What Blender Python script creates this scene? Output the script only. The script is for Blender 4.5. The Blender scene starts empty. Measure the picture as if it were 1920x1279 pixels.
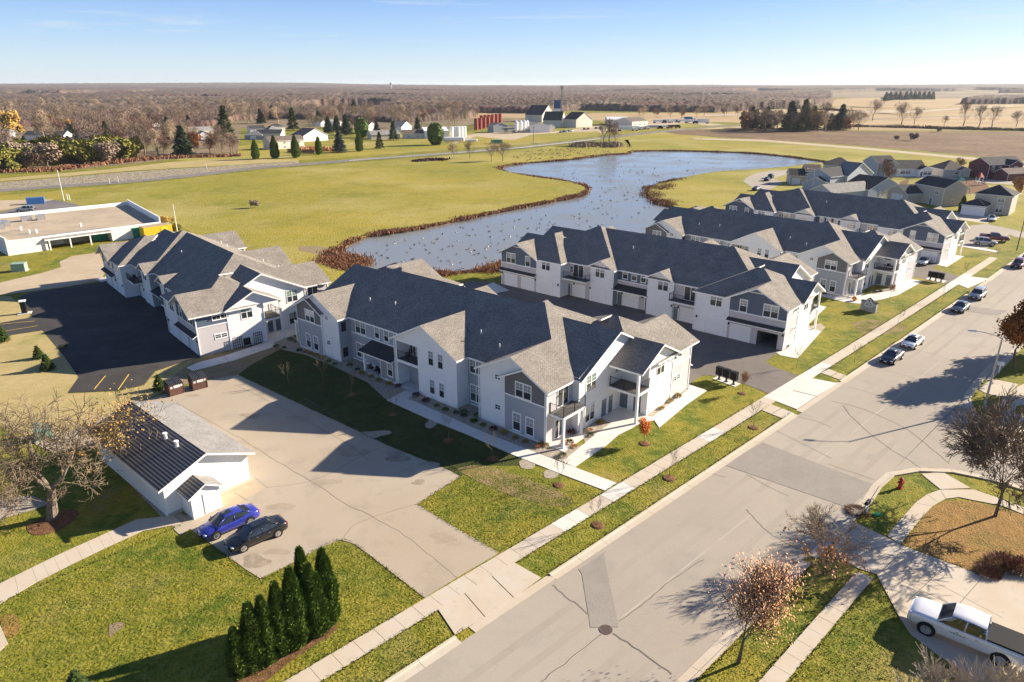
import bpy, bmesh, math, random
import numpy as np
from mathutils import Vector, Matrix, geometry
R = random.Random(7)
sc = bpy.context.scene
COL = sc.collection
# ------------------------------------------------------------------ camera, sky, sun
CAM_H = 34.0; FPX = 1293.0; HOR = 161.0; CX, CY = 960.0, 639.5
TH = math.atan((CY - HOR) / FPX)
cam = bpy.data.cameras.new('camera'); cam_o = bpy.data.objects.new('camera', cam); COL.objects.link(cam_o)
cam_o.location = (0, 0, CAM_H); cam_o.rotation_euler = (math.pi/2 - TH, 0, 0)
cam.sensor_width = 36; cam.lens = FPX / 1920 * 36; cam.clip_start = 1; cam.clip_end = 30000
sc.camera = cam_o
SUN_AZ, SUN_EL = math.radians(22.5), math.radians(22.7)
w = bpy.data.worlds.new('World'); sc.world = w; w.use_nodes = True
wn, wl = w.node_tree.nodes, w.node_tree.links
bg = wn['Background']; sky = wn.new('ShaderNodeTexSky'); sky.sky_type = 'NISHITA'; sky.sun_disc = False
sky.sun_elevation = SUN_EL; sky.sun_rotation = math.pi/2 - SUN_AZ
sky.altitude = 300; sky.air_density = 1.0; sky.dust_density = 0.6; sky.ozone_density = 2.5
# thin streaks of cirrus mixed over the sky
tc = wn.new('ShaderNodeTexCoord'); sx = wn.new('ShaderNodeSeparateXYZ'); wl.new(tc.outputs['Generated'], sx.inputs[0])
mp = wn.new('ShaderNodeMapping'); mp.inputs['Scale'].default_value = (2.2, 2.2, 34); wl.new(tc.outputs['Generated'], mp.inputs[0])
cn = wn.new('ShaderNodeTexNoise'); cn.inputs['Scale'].default_value = 2.3; cn.inputs['Detail'].default_value = 8; cn.inputs['Roughness'].default_value = .62
wl.new(mp.outputs[0], cn.inputs['Vector'])
cr = wn.new('ShaderNodeMapRange'); cr.inputs[1].default_value = .57; cr.inputs[2].default_value = .76; cr.inputs[4].default_value = .6
wl.new(cn.outputs[0], cr.inputs[0])
# late-autumn sky: pale at the horizon, clear blue above
zr = wn.new('ShaderNodeValToRGB'); wl.new(sx.outputs[2], zr.inputs[0]); e = zr.color_ramp.elements
e[0].position = 0; e[0].color = (.70,.83,.93,1); e[1].position = 1; e[1].color = (.035,.085,.27,1)
for p_, c_ in ((.025,(.60,.77,.93)),(.06,(.40,.62,.95)),(.11,(.21,.42,.90)),(.30,(.085,.19,.48))):
    q_ = e.new(p_); q_.color = (*c_, 1)
vs_ = wn.new('ShaderNodeVectorMath'); vs_.operation = 'SCALE'; vs_.inputs['Scale'].default_value = 4.0; wl.new(zr.outputs[0], vs_.inputs[0])
ms = wn.new('ShaderNodeMixRGB'); ms.inputs[0].default_value = .8; wl.new(sky.outputs[0], ms.inputs[1]); wl.new(vs_.outputs[0], ms.inputs[2])
mxs = wn.new('ShaderNodeMixRGB'); mxs.inputs[2].default_value = (3.4,3.55,3.7,1)
wl.new(cr.outputs[0], mxs.inputs[0]); wl.new(ms.outputs[0], mxs.inputs[1]); wl.new(mxs.outputs[0], bg.inputs[0])
bg.inputs[1].default_value = 0.092
sl = bpy.data.lights.new('sun', 'SUN'); sl.energy = 5.0; sl.angle = math.radians(.53); sl.color = (1.0, .885, .72)
so = bpy.data.objects.new('sun', sl); COL.objects.link(so)
sd = Vector((math.cos(SUN_EL)*math.cos(SUN_AZ), math.cos(SUN_EL)*math.sin(SUN_AZ), math.sin(SUN_EL)))
so.rotation_euler = sd.to_track_quat('Z', 'Y').to_euler(); so.location = (60, 30, 80)
sc.view_settings.view_transform = 'Standard'; sc.view_settings.look = 'None'; sc.view_settings.exposure = 1.40
sc.view_settings.gamma = 1; sc.view_settings.use_curve_mapping = False
sc.render.engine = 'CYCLES'
sc.cycles.max_bounces = 6; sc.cycles.diffuse_bounces = 3; sc.cycles.volume_bounces = 0

# ------------------------------------------------------------------ helpers
def G(x, y, z=0.0):
    """point of the ground (or of height z) that the survey of the photograph puts at x, y"""
    u, v = (x - CX) / FPX, (y - CY) / FPX
    d = (u, math.cos(TH) - v*math.sin(TH), -math.sin(TH) - v*math.cos(TH))
    t = (z - CAM_H) / d[2]
    return Vector((d[0]*t, d[1]*t, z))
def GL(pts, z=0.0): return [G(p[0], p[1], z) for p in pts]

class MB:
    def __init__(s): s.v = []; s.f = []; s.m = []
    def face(s, pts, mi=0):
        n = len(s.v); s.v += [tuple(p) for p in pts]; s.f.append(tuple(range(n, n+len(pts)))); s.m.append(mi)
    def box(s, x0, x1, y0, y1, z0, z1, mi=0):
        n = len(s.v)
        s.v += [(x0,y0,z0),(x1,y0,z0),(x1,y1,z0),(x0,y1,z0),(x0,y0,z1),(x1,y0,z1),(x1,y1,z1),(x0,y1,z1)]
        for q in ((0,3,2,1),(4,5,6,7),(0,1,5,4),(1,2,6,5),(2,3,7,6),(3,0,4,7)):
            s.f.append(tuple(n+i for i in q)); s.m.append(mi)
    def prism(s, poly, z0, z1, mi=0, side=None):
        """poly: 2D points ccw; z0,z1 numbers"""
        n = len(s.v); k = len(poly)
        s.v += [(p[0], p[1], z0) for p in poly] + [(p[0], p[1], z1) for p in poly]
        s.f.append(tuple(range(n+k-1, n-1, -1))); s.m.append(mi)
        s.f.append(tuple(range(n+k, n+2*k))); s.m.append(mi)
        for i in range(k):
            j = (i+1) % k; s.f.append((n+i, n+j, n+k+j, n+k+i)); s.m.append(mi if side is None else side)
    def tube(s, a, b, r0, r1, n=6, mi=0, cap=True):
        a, b = Vector(a), Vector(b); d = (b-a)
        if d.length < 1e-6: return
        d.normalize(); x = d.orthogonal().normalized(); y = d.cross(x); k = len(s.v)
        for p, r in ((a, r0), (b, r1)):
            for i in range(n):
                t = 2*math.pi*i/n; s.v.append(tuple(p + (x*math.cos(t) + y*math.sin(t))*r))
        for i in range(n):
            j = (i+1) % n; s.f.append((k+i, k+j, k+n+j, k+n+i)); s.m.append(mi)
        if cap:
            s.f.append(tuple(range(k+n, k+2*n))); s.m.append(mi)
            s.f.append(tuple(range(k+n-1, k-1, -1))); s.m.append(mi)
    def ball(s, c, rx, ry, rz, nu=8, nv=5, mi=0):
        k = len(s.v); s.v.append((c[0], c[1], c[2]-rz))
        for j in range(1, nv):
            a = -math.pi/2 + math.pi*j/nv
            for i in range(nu):
                t = 2*math.pi*i/nu
                s.v.append((c[0]+rx*math.cos(a)*math.cos(t), c[1]+ry*math.cos(a)*math.sin(t), c[2]+rz*math.sin(a)))
        s.v.append((c[0], c[1], c[2]+rz)); e = len(s.v)-1
        for i in range(nu):
            j2 = (i+1) % nu
            s.f.append((k, k+1+j2, k+1+i)); s.m.append(mi)
            for j in range(nv-2):
                q = k+1+j*nu; s.f.append((q+i, q+j2, q+nu+j2, q+nu+i)); s.m.append(mi)
            q = k+1+(nv-2)*nu; s.f.append((q+i, q+j2, e)); s.m.append(mi)
    def build(s, name, mats, parent=None, smooth=False, mesh_only=False):
        me = bpy.data.meshes.new(name); me.from_pydata(s.v, [], s.f)
        if not isinstance(mats, (list, tuple)): mats = [mats]
        for m in mats: me.materials.append(m)
        if len(mats) > 1: me.polygons.foreach_set('material_index', s.m)
        if smooth: me.polygons.foreach_set('use_smooth', [True]*len(me.polygons))
        me.update()
        if mesh_only: return me
        return link(name, me, parent)
def build_split(mb, name, mats, parent):
    """one object per connected piece"""
    key = {}; rep = []
    for v in mb.v:
        k = tuple(round(c, 3) for c in v); rep.append(key.setdefault(k, len(key)))
    par = list(range(len(key)))
    def fd(a):
        while par[a] != a: par[a] = par[par[a]]; a = par[a]
        return a
    for f in mb.f:
        r = fd(rep[f[0]])
        for i in f[1:]: par[fd(rep[i])] = r
    groups = {}
    for i, f in enumerate(mb.f): groups.setdefault(fd(rep[f[0]]), []).append(i)
    out = []
    for g in groups.values():
        nb = MB(); mp = {}
        for i in g:
            idx = []
            for j in mb.f[i]:
                q = rep[j]
                if q not in mp: mp[q] = len(nb.v); nb.v.append(mb.v[j])
                idx.append(mp[q])
            nb.f.append(tuple(idx)); nb.m.append(mb.m[i])
        out.append(nb.build(name, mats, parent))
    return out
def link(name, data, parent=None, loc=None, rz=None):
    o = bpy.data.objects.new(name, data); COL.objects.link(o)
    if parent: o.parent = parent
    if loc is not None: o.location = loc
    if rz is not None: o.rotation_euler = (0, 0, rz)
    return o
def tag(o, label=None, cat=None, group=None, kind=None):
    if label: o['label'] = label
    if cat: o['category'] = cat
    if group: o['group'] = group
    if kind: o['kind'] = kind
    return o
def empty(name, loc, rz=0, label=None, cat=None, group=None):
    o = bpy.data.objects.new(name, None); COL.objects.link(o); o.location = loc; o.rotation_euler = (0, 0, rz); o.empty_display_size = .3
    return tag(o, label, cat, group)
def copy_tree(o, parent=None):
    c = o.copy(); COL.objects.link(c); c.parent = parent
    for ch in list(o.children): copy_tree(ch, c)
    return c
def place(o, loc, rz=None, s=None, label=None, group=None, cat=None):
    o.location = loc
    if rz is not None: o.rotation_euler[2] = rz
    if s is not None: o.scale = (s, s, s) if not isinstance(s, (tuple, list)) else s
    return tag(o, label, cat, group)
def clean(poly):
    out = []
    for p in poly:
        if not out or (Vector(p[:2])-Vector(out[-1][:2])).length > 1e-4: out.append(p)
    return out
def ccw(p):
    a = sum(p[i][0]*p[(i+1) % len(p)][1]-p[(i+1) % len(p)][0]*p[i][1] for i in range(len(p)))
    return p if a > 0 else p[::-1]
def sheet(name, pts, z, mat, parent=None, thick=0, kind='structure', holes=()):
    """flat polygon (world xy) at height z, with optional skirt of given thickness and holes"""
    loops = [[Vector((p[0], p[1], 0)) for p in ccw(list(pts))]] + [[Vector((p[0], p[1], 0)) for p in h] for h in holes]
    tris = geometry.tessellate_polygon(loops); flat = [p for l in loops for p in l]
    mb = MB(); mb.v = [(p.x, p.y, z) for p in flat]
    for t in tris:
        a, b, c = (flat[i] for i in t)
        if (b-a).cross(c-a).z < 0: t = t[::-1]
        mb.f.append(tuple(t)); mb.m.append(0)
    if thick:
        l = loops[0]; n = len(mb.v); k = len(l); mb.v += [(p.x, p.y, z-thick) for p in l]
        for i in range(k):
            j = (i+1) % k; mb.f.append((n+i, n+j, j, i)); mb.m.append(0)
    o = mb.build(name, mat, parent)
    if parent is None and kind: o['kind'] = kind
    return o
def offset_line(pts, d):
    out = []
    for i, p in enumerate(pts):
        a = pts[max(i-1, 0)]; b = pts[min(i+1, len(pts)-1)]
        t = Vector((b[0]-a[0], b[1]-a[1])).normalized(); n = Vector((t.y, -t.x))
        out.append(Vector((p[0]+n.x*d, p[1]+n.y*d, 0)))
    return out
def resample(pts, step):
    out = [Vector((pts[0][0], pts[0][1], 0))]; acc = 0
    for a, b in zip(pts, pts[1:]):
        a = Vector((a[0], a[1], 0)); b = Vector((b[0], b[1], 0)); L = (b-a).length; t = step-acc
        while t <= L:
            out.append(a.lerp(b, t/L)); t += step
        acc = (acc + L) % step if L >= step-acc else acc + L
        acc = L - (t-step)
    return out
def smooth_line(pts, n=4):
    """Catmull-Rom through the points"""
    P = [Vector((p[0], p[1], 0)) for p in pts]; out = []
    for i in range(len(P)-1):
        p0 = P[max(i-1, 0)]; p1 = P[i]; p2 = P[i+1]; p3 = P[min(i+2, len(P)-1)]
        for k in range(n):
            t = k/n; out.append(.5*((2*p1)+(p2-p0)*t+(2*p0-5*p1+4*p2-p3)*t*t+(3*p1-p0-3*p2+p3)*t**3))
    out.append(P[-1]); return out
def strip(a, b): return list(a) + list(reversed(list(b)))

# ------------------------------------------------------------------ materials
def mat(name, col, rough=.8, spec=.3, metal=0, var=.0, vscale=3, bump=0, bscale=40, bdist=.02, col2=None, coat=0, trans=0, detail=4, coord='Object', stretch=None, rnd=0):
    m = bpy.data.materials.new(name); m.use_nodes = True; n, l = m.node_tree.nodes, m.node_tree.links
    b = n['Principled BSDF']; b.inputs['Roughness'].default_value = rough; b.inputs['Metallic'].default_value = metal
    b.inputs['Specular IOR Level'].default_value = spec
    if coat: b.inputs['Coat Weight'].default_value = coat; b.inputs['Coat Roughness'].default_value = .05
    b.inputs['Base Color'].default_value = (*col, 1)
    t = n.new('ShaderNodeTexCoord'); src = t.outputs[coord]
    if stretch:
        mp = n.new('ShaderNodeMapping'); mp.inputs['Scale'].default_value = stretch; l.new(src, mp.inputs[0]); src = mp.outputs[0]
    last = None
    if var or col2:
        no = n.new('ShaderNodeTexNoise'); no.inputs['Scale'].default_value = vscale; no.inputs['Detail'].default_value = detail; no.inputs['Roughness'].default_value = .65
        l.new(src, no.inputs['Vector'])
        rp = n.new('ShaderNodeValToRGB'); c2 = col2 or tuple(max(0, c*(1-var)) for c in col); c1 = col if col2 else tuple(min(1, c*(1+var)) for c in col)
        rp.color_ramp.elements[0].position = .32; rp.color_ramp.elements[0].color = (*c2, 1)
        rp.color_ramp.elements[1].position = .68; rp.color_ramp.elements[1].color = (*c1, 1)
        l.new(no.outputs[0], rp.inputs[0]); last = rp.outputs[0]
    if rnd:
        oi = n.new('ShaderNodeObjectInfo'); mr = n.new('ShaderNodeMapRange'); mr.inputs[3].default_value = 1-rnd; mr.inputs[4].default_value = 1+rnd
        l.new(oi.outputs['Random'], mr.inputs[0]); mx = n.new('ShaderNodeVectorMath'); mx.operation = 'SCALE'
        if last is not None: l.new(last, mx.inputs[0])
        else: mx.inputs[0].default_value = col
        l.new(mr.outputs[0], mx.inputs['Scale']); last = mx.outputs[0]
    if last is not None: l.new(last, b.inputs['Base Color'])
    if bump:
        nb = n.new('ShaderNodeTexNoise'); nb.inputs['Scale'].default_value = bscale; nb.inputs['Detail'].default_value = 3; l.new(src, nb.inputs['Vector'])
        bp = n.new('ShaderNodeBump'); bp.inputs['Strength'].default_value = bump; bp.inputs['Distance'].default_value = bdist
        l.new(nb.outputs[0], bp.inputs['Height']); l.new(bp.outputs[0], b.inputs['Normal'])
    return m
def N(m): return m.node_tree.nodes, m.node_tree.links, m.node_tree.nodes['Principled BSDF']
def layered(name, base, layers, rough=.95, bump=.5, bscale=9, bdist=.08, stretch=(1,1,1), speck=None):
    """ground material: world-position noise layers [(color, scale, lo, hi, amount)] over a base colour"""
    m = bpy.data.materials.new(name); m.use_nodes = True; n, l, b = N(m)
    b.inputs['Roughness'].default_value = rough; b.inputs['Specular IOR Level'].default_value = .15
    g = n.new('ShaderNodeNewGeometry'); mp = n.new('ShaderNodeMapping'); mp.inputs['Scale'].default_value = stretch; l.new(g.outputs['Position'], mp.inputs[0]); P = mp.outputs[0]
    last = None; lastv = (*base, 1)
    for k, (c, s, lo, hi, amt) in enumerate(layers):
        no = n.new('ShaderNodeTexNoise'); no.inputs['Scale'].default_value = s; no.inputs['Detail'].default_value = 5; no.inputs['Roughness'].default_value = .6
        of = n.new('ShaderNodeVectorMath'); of.inputs[1].default_value = (13.7*k, 7.1*k, 0); l.new(P, of.inputs[0]); l.new(of.outputs[0], no.inputs['Vector'])
        mr = n.new('ShaderNodeMapRange'); mr.inputs[1].default_value = lo; mr.inputs[2].default_value = hi; mr.inputs[4].default_value = amt; l.new(no.outputs[0], mr.inputs[0])
        mx = n.new('ShaderNodeMixRGB'); l.new(mr.outputs[0], mx.inputs[0])
        if last is None: mx.inputs[1].default_value = lastv
        else: l.new(last, mx.inputs[1])
        mx.inputs[2].default_value = (*c, 1); last = mx.outputs[0]
    if last is not None: l.new(last, b.inputs['Base Color'])
    else: b.inputs['Base Color'].default_value = lastv
    if bump:
        nb = n.new('ShaderNodeTexNoise'); nb.inputs['Scale'].default_value = bscale; nb.inputs['Detail'].default_value = 4; l.new(P, nb.inputs['Vector'])
        bp = n.new('ShaderNodeBump'); bp.inputs['Strength'].default_value = bump; bp.inputs['Distance'].default_value = bdist
        l.new(nb.outputs[0], bp.inputs['Height']); l.new(bp.outputs[0], b.inputs['Normal'])
    return m
M = {}
# lawns and fields
M['lawn'] = layered('lawn_grass', (.135,.150,.014), [((.245,.205,.024),.10,.38,.58,.95), ((.075,.115,.010),.22,.50,.62,.85), ((.34,.25,.09),.07,.55,.70,.75), ((.30,.26,.05),1.1,.46,.66,.65), ((.045,.075,.008),2.0,.54,.70,.75), ((.27,.22,.09),5,.60,.70,.55)], bump=.9, bscale=5, bdist=.12)
M['meadow'] = layered('meadow_grass', (.32,.255,.038), [((.215,.205,.024),.012,.40,.58,.9), ((.38,.315,.11),.018,.48,.64,.8), ((.16,.155,.02),.05,.52,.70,.6), ((.33,.275,.09),.3,.48,.66,.55), ((.11,.115,.018),.8,.54,.70,.6)], bump=.8, bscale=2, bdist=.25)
M['straw'] = layered('dormant_straw_grass', (.40,.31,.14), [((.30,.25,.09),.12,.45,.65,.8), ((.20,.21,.05),.08,.56,.7,.6), ((.50,.40,.21),.9,.5,.7,.5)], bump=.6, bscale=6, bdist=.06)
M['worn'] = layered('worn_lawn', (.15,.135,.03), [((.27,.19,.09),.5,.42,.60,.9), ((.08,.10,.012),.8,.52,.66,.8), ((.33,.25,.13),2.5,.52,.68,.6)], bump=.9, bscale=5, bdist=.12)
M['turf_shade_tone'] = layered('shade_toned_turf', (.050,.062,.016), [((.075,.085,.018),.3,.45,.65,.7), ((.085,.06,.03),.5,.52,.68,.7), ((.03,.036,.010),1.4,.5,.68,.7), ((.14,.10,.05),4,.60,.70,.5)], bump=1, bscale=5, bdist=.12)  # lawn colour darkened to carry the building's shade
M['brown_lawn'] = layered('leafy_brown_lawn', (.26,.155,.045), [((.13,.12,.02),.3,.5,.66,.75), ((.36,.21,.06),1.2,.45,.65,.7), ((.12,.06,.02),3,.55,.7,.6)], bump=.9, bscale=6, bdist=.1)
M['dirt'] = layered('bare_soil', (.26,.19,.12), [((.20,.17,.06),.5,.45,.62,.8), ((.33,.25,.17),2,.5,.7,.6)], bump=.5)
M['plowed'] = layered('plowed_soil', (.145,.088,.048), [((.23,.15,.085),.03,.4,.62,.8), ((.07,.045,.03),.25,.5,.66,.8), ((.27,.185,.105),.7,.56,.72,.7)], bump=1, bscale=.9, bdist=.4)
M['stubble'] = layered('crop_stubble', (.40,.285,.15), [((.30,.20,.10),.008,.42,.6,.7), ((.50,.38,.22),.03,.5,.7,.6), ((.22,.15,.08),.2,.55,.7,.5)], bump=.5, bscale=1, bdist=.2)
M['riprap'] = layered('dry_bank_stone', (.33,.28,.2), [((.17,.14,.09),.5,.45,.6,.9), ((.42,.37,.28),1.2,.5,.65,.6)], bump=1, bscale=1.2, bdist=.5)
M['leaf_floor'] = layered('woodland_leaf_floor', (.21,.155,.095), [((.15,.15,.04),.02,.5,.62,.8), ((.30,.23,.14),.08,.45,.6,.7), ((.12,.09,.06),.3,.5,.65,.7)], bump=.8, bscale=1, bdist=.4)
M['mulch'] = layered('bark_mulch', (.15,.075,.035), [((.24,.13,.07),2,.45,.65,.8), ((.06,.03,.02),4,.5,.7,.7)], bump=1, bscale=14, bdist=.05)
M['gravel'] = layered('bed_gravel', (.40,.34,.26), [((.24,.20,.15),3.5,.45,.62,.8), ((.55,.48,.39),6,.52,.66,.8), ((.16,.13,.1),9,.56,.7,.6)], bump=1, bscale=16, bdist=.05)
# pavings
M['asphalt_old'] = layered('weathered_asphalt', (.345,.297,.240), [((.40,.35,.285),.05,.4,.62,.7), ((.27,.245,.21),.25,.54,.70,.55), ((.40,.36,.31),6,.5,.68,.35), ((.22,.20,.17),11,.55,.7,.35)], rough=.9, bump=.3, bscale=20, bdist=.01)
M['asphalt_patch'] = layered('asphalt_patch', (.27,.24,.205), [((.31,.275,.235),.4,.4,.6,.7), ((.17,.16,.14),8,.52,.7,.5)], rough=.9, bump=.3, bscale=20, bdist=.01)
M['asphalt_lot'] = layered('parking_asphalt', (.165,.14,.12), [((.21,.18,.155),.12,.4,.65,.8), ((.12,.105,.09),.5,.5,.7,.5), ((.21,.19,.165),9,.5,.68,.5)], rough=.9, bump=.3, bscale=20, bdist=.01)
M['asphalt_new'] = layered('new_black_asphalt', (.052,.048,.046), [((.075,.068,.062),.15,.4,.65,.8), ((.035,.032,.032),.6,.5,.7,.6), ((.085,.08,.075),9,.55,.7,.6)], rough=.85, bump=.3, bscale=20, bdist=.01)
M['lot_old'] = layered('old_lot_paving', (.385,.315,.230), [((.42,.36,.285),.07,.4,.62,.7), ((.29,.245,.19),.3,.52,.70,.6), ((.22,.19,.15),.12,.64,.74,.5), ((.42,.37,.3),7,.5,.68,.35)], rough=.9, bump=.3, bscale=20, bdist=.01)
M['concrete'] = layered('walk_concrete', (.50,.42,.32), [((.53,.47,.39),.3,.4,.62,.7), ((.38,.33,.26),1.5,.56,.7,.4)], rough=.9, bump=.2, bscale=20, bdist=.005)
M['concrete_new'] = layered('new_concrete', (.63,.585,.52), [((.70,.66,.60),.3,.4,.62,.7), ((.56,.52,.46),1.5,.56,.7,.4)], rough=.9, bump=.2, bscale=20, bdist=.005)
M['joint'] = mat('paving_joint', (.13,.11,.085), .95)
M['crack'] = mat('crack_sealer', (.15,.13,.11), .8)
M['yellow'] = mat('yellow_line_paint', (.72,.47,.06), .7, var=.15, vscale=2)
M['white_line'] = mat('white_line_paint', (.72,.70,.66), .7, var=.12, vscale=2)
M['gravel_road'] = layered('gravel_track', (.45,.36,.25), [((.38,.30,.20),.1,.4,.62,.7), ((.52,.43,.32),.5,.5,.7,.6)], bump=.3)
M['highway'] = layered('highway_asphalt', (.16,.145,.14), [((.21,.19,.18),.1,.4,.62,.7)], rough=.9, bump=0)
# building
def siding(name, col, pitch=.16, vert=False, depth=.012, rough=.55):
    m = mat(name, col, rough, var=.04, vscale=.8); n, l, b = N(m)
    t = n.new('ShaderNodeTexCoord'); s = n.new('ShaderNodeSeparateXYZ'); l.new(t.outputs['Object'], s.inputs[0])
    if vert:
        ad = n.new('ShaderNodeMath'); l.new(s.outputs[0], ad.inputs[0]); l.new(s.outputs[1], ad.inputs[1]); src = ad.outputs[0]
    else: src = s.outputs[2]
    d = n.new('ShaderNodeMath'); d.operation = 'DIVIDE'; d.inputs[1].default_value = pitch; l.new(src, d.inputs[0])
    f = n.new('ShaderNodeMath'); f.operation = 'FRACT'; l.new(d.outputs[0], f.inputs[0])
    if vert:
        g = n.new('ShaderNodeMath'); g.operation = 'GREATER_THAN'; g.inputs[1].default_value = .86; l.new(f.outputs[0], g.inputs[0]); h = g.outputs[0]
    else:
        g = n.new('ShaderNodeMath'); g.operation = 'SUBTRACT'; g.inputs[0].default_value = 1; l.new(f.outputs[0], g.inputs[1]); h = g.outputs[0]
    bp = n.new('ShaderNodeBump'); bp.inputs['Strength'].default_value = 1; bp.inputs['Distance'].default_value = depth
    l.new(h, bp.inputs['Height']); l.new(bp.outputs[0], b.inputs['Normal'])
    return m
M['white'] = siding('white_board_siding', (.80,.79,.78), .30, True, .01)
M['trim'] = mat('white_trim', (.84,.83,.81), .5)
M['bluegrey'] = siding('blue_grey_lap_siding', (.36,.375,.41), .15)
M['darkgrey'] = siding('charcoal_board_siding', (.155,.15,.155), .30, True, .01)
M['navy'] = siding('slate_blue_board_siding', (.098,.125,.175), .30, True, .01)
M['lavender'] = siding('pale_grey_lap_siding', (.52,.485,.49), .15)
M['midgrey'] = siding('mid_grey_board_siding', (.27,.265,.27), .30, True, .01)
M['dark_metal'] = mat('black_metal', (.02,.02,.022), .45, metal=.3)
M['deck'] = mat('deck_boards', (.14,.13,.12), .8, var=.15, vscale=2, stretch=(1,14,1))
M['door_blue'] = mat('grey_blue_door', (.13,.16,.19), .5)
M['garage_white'] = mat('garage_door_white', (.78,.775,.77), .5)
M['interior'] = mat('garage_interior', (.16,.15,.145), .9)
M['black_shade'] = mat('insect_screen', (.03,.03,.032), .5)
def shingle(name, c1, c2, c3, bw=.32, bh=.14, bump=.5):
    m = mat(name, c1, .92, spec=.2); n, l, b = N(m)
    t = n.new('ShaderNodeTexCoord'); uv = t.outputs['UV']
    br = n.new('ShaderNodeTexBrick'); br.offset = .5; br.inputs['Scale'].default_value = 1
    br.inputs['Color1'].default_value = (*c1, 1); br.inputs['Color2'].default_value = (*c2, 1); br.inputs['Mortar'].default_value = (*[x*.45 for x in c3], 1)
    br.inputs['Mortar Size'].default_value = .012; br.inputs['Brick Width'].default_value = bw; br.inputs['Row Height'].default_value = bh; br.inputs['Bias'].default_value = -.1
    l.new(uv, br.inputs['Vector'])
    no = n.new('ShaderNodeTexNoise'); no.inputs['Scale'].default_value = .5; no.inputs['Detail'].default_value = 6; l.new(uv, no.inputs['Vector'])
    mr = n.new('ShaderNodeMapRange'); mr.inputs[1].default_value = .35; mr.inputs[2].default_value = .7; mr.inputs[3].default_value = .86; mr.inputs[4].default_value = 1.12; l.new(no.outputs[0], mr.inputs[0])
    n2 = n.new('ShaderNodeTexNoise'); n2.inputs['Scale'].default_value = 5; n2.inputs['Detail'].default_value = 3; l.new(uv, n2.inputs['Vector'])
    m2 = n.new('ShaderNodeMapRange'); m2.inputs[1].default_value = .35; m2.inputs[2].default_value = .65; m2.inputs[3].default_value = .84; m2.inputs[4].default_value = 1.18; l.new(n2.outputs[0], m2.inputs[0])
    mm = n.new('ShaderNodeMath'); mm.operation = 'MULTIPLY'; l.new(mr.outputs[0], mm.inputs[0]); l.new(m2.outputs[0], mm.inputs[1])
    sc_ = n.new('ShaderNodeVectorMath'); sc_.operation = 'SCALE'; l.new(br.outputs[0], sc_.inputs[0]); l.new(mm.outputs[0], sc_.inputs['Scale']); l.new(sc_.outputs[0], b.inputs['Base Color'])
    bp = n.new('ShaderNodeBump'); bp.inputs['Strength'].default_value = bump; bp.inputs['Distance'].default_value = .02; bp.invert = True
    ad = n.new('ShaderNodeMath'); l.new(br.outputs['Fac'], ad.inputs[0]); l.new(n2.outputs[0], ad.inputs[1])
    l.new(ad.outputs[0], bp.inputs['Height']); l.new(bp.outputs[0], b.inputs['Normal'])
    return m
M['shingle'] = shingle('weathered_wood_shingles', (.30,.265,.228), (.225,.20,.175), (.14,.12,.10))
M['shingle_brown'] = shingle('brown_shingles', (.20,.155,.13), (.145,.115,.10), (.1,.09,.08))
M['shingle_dark'] = shingle('charcoal_shingles', (.075,.072,.075), (.05,.05,.052), (.04,.04,.04))
M['shingle_grey'] = shingle('grey_shingles', (.30,.285,.27), (.245,.235,.225), (.12,.12,.12))
def glassmat(name, col, rough=.06):
    m = mat(name, col, rough, spec=.9); return m
M['glass'] = glassmat('dark_window_glass', (.035,.045,.05))
M['glass_blind'] = glassmat('glass_over_pale_blinds', (.30,.32,.32), .12)
M['glass_curtain'] = glassmat('glass_over_green_curtain', (.17,.27,.22), .12)
for k in ('glass','glass_blind','glass_curtain'): N(M[k])[2].inputs['Coat Weight'].default_value = .5
# ------------------------------------------------------------------ windows, doors
MESH = {}
def win_meshes(wd, ht, dbl, style='blind'):
    """window: mesh origin bottom centre, +y outward. Frame, pane, and muntins"""
    k = ('w', round(wd,2), round(ht,2), dbl, style)
    if k in MESH: return MESH[k]
    t = .10; f = MB(); y1 = .05
    f.box(-wd/2, wd/2, 0, y1, -t, t*.6); f.box(-wd/2, wd/2, 0, y1, ht-t, ht+.03)
    f.box(-wd/2, -wd/2+t, 0, y1-.004, t*.6, ht-t); f.box(wd/2-t, wd/2, 0, y1-.004, t*.6, ht-t)
    mid = .06
    if dbl: f.box(-mid, mid, 0, y1-.004, t*.6, ht-t)
    cells = [(-wd/2+t, -mid), (mid, wd/2-t)] if dbl else [(-wd/2+t, wd/2-t)]
    hz = ht*.5; mu = MB(); pn = MB(); up = MB()
    for a, b in cells:
        mu.box(a, b, 0, .034, hz-.03, hz+.03)
        c = (a+b)/2
        if ht > 1.2:
            mu.box(c-.013, c+.013, 0, .03, hz+.03, ht-t); mu.box(a, c-.013, 0, .03, hz+(ht-t-hz)/2-.012, hz+(ht-t-hz)/2+.012); mu.box(c+.013, b, 0, .03, hz+(ht-t-hz)/2-.012, hz+(ht-t-hz)/2+.012)
        elif ht > .5: mu.box(c-.013, c+.013, 0, .03, t*.6, hz-.03)
        pn.box(a, b, 0, .014, t*.6, hz-.03); up.box(a, b, 0, .014, hz+.03, ht-t)
    r = (f.build('window', M['trim'], mesh_only=True), mu.build('muntin', M['trim'], mesh_only=True),
         pn.build('lower_pane', M['glass'], mesh_only=True), up.build('upper_pane', M['glass_curtain' if style == 'curtain' else ('glass' if style == 'dark' else 'glass_blind')], mesh_only=True))
    MESH[k] = r; return r
def put(parent, me, name, p, ang, out=0.0):
    return link(name, me, parent, (p[0]+math.cos(ang+math.pi/2)*out, p[1]+math.sin(ang+math.pi/2)*out, p[2]), ang)
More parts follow.
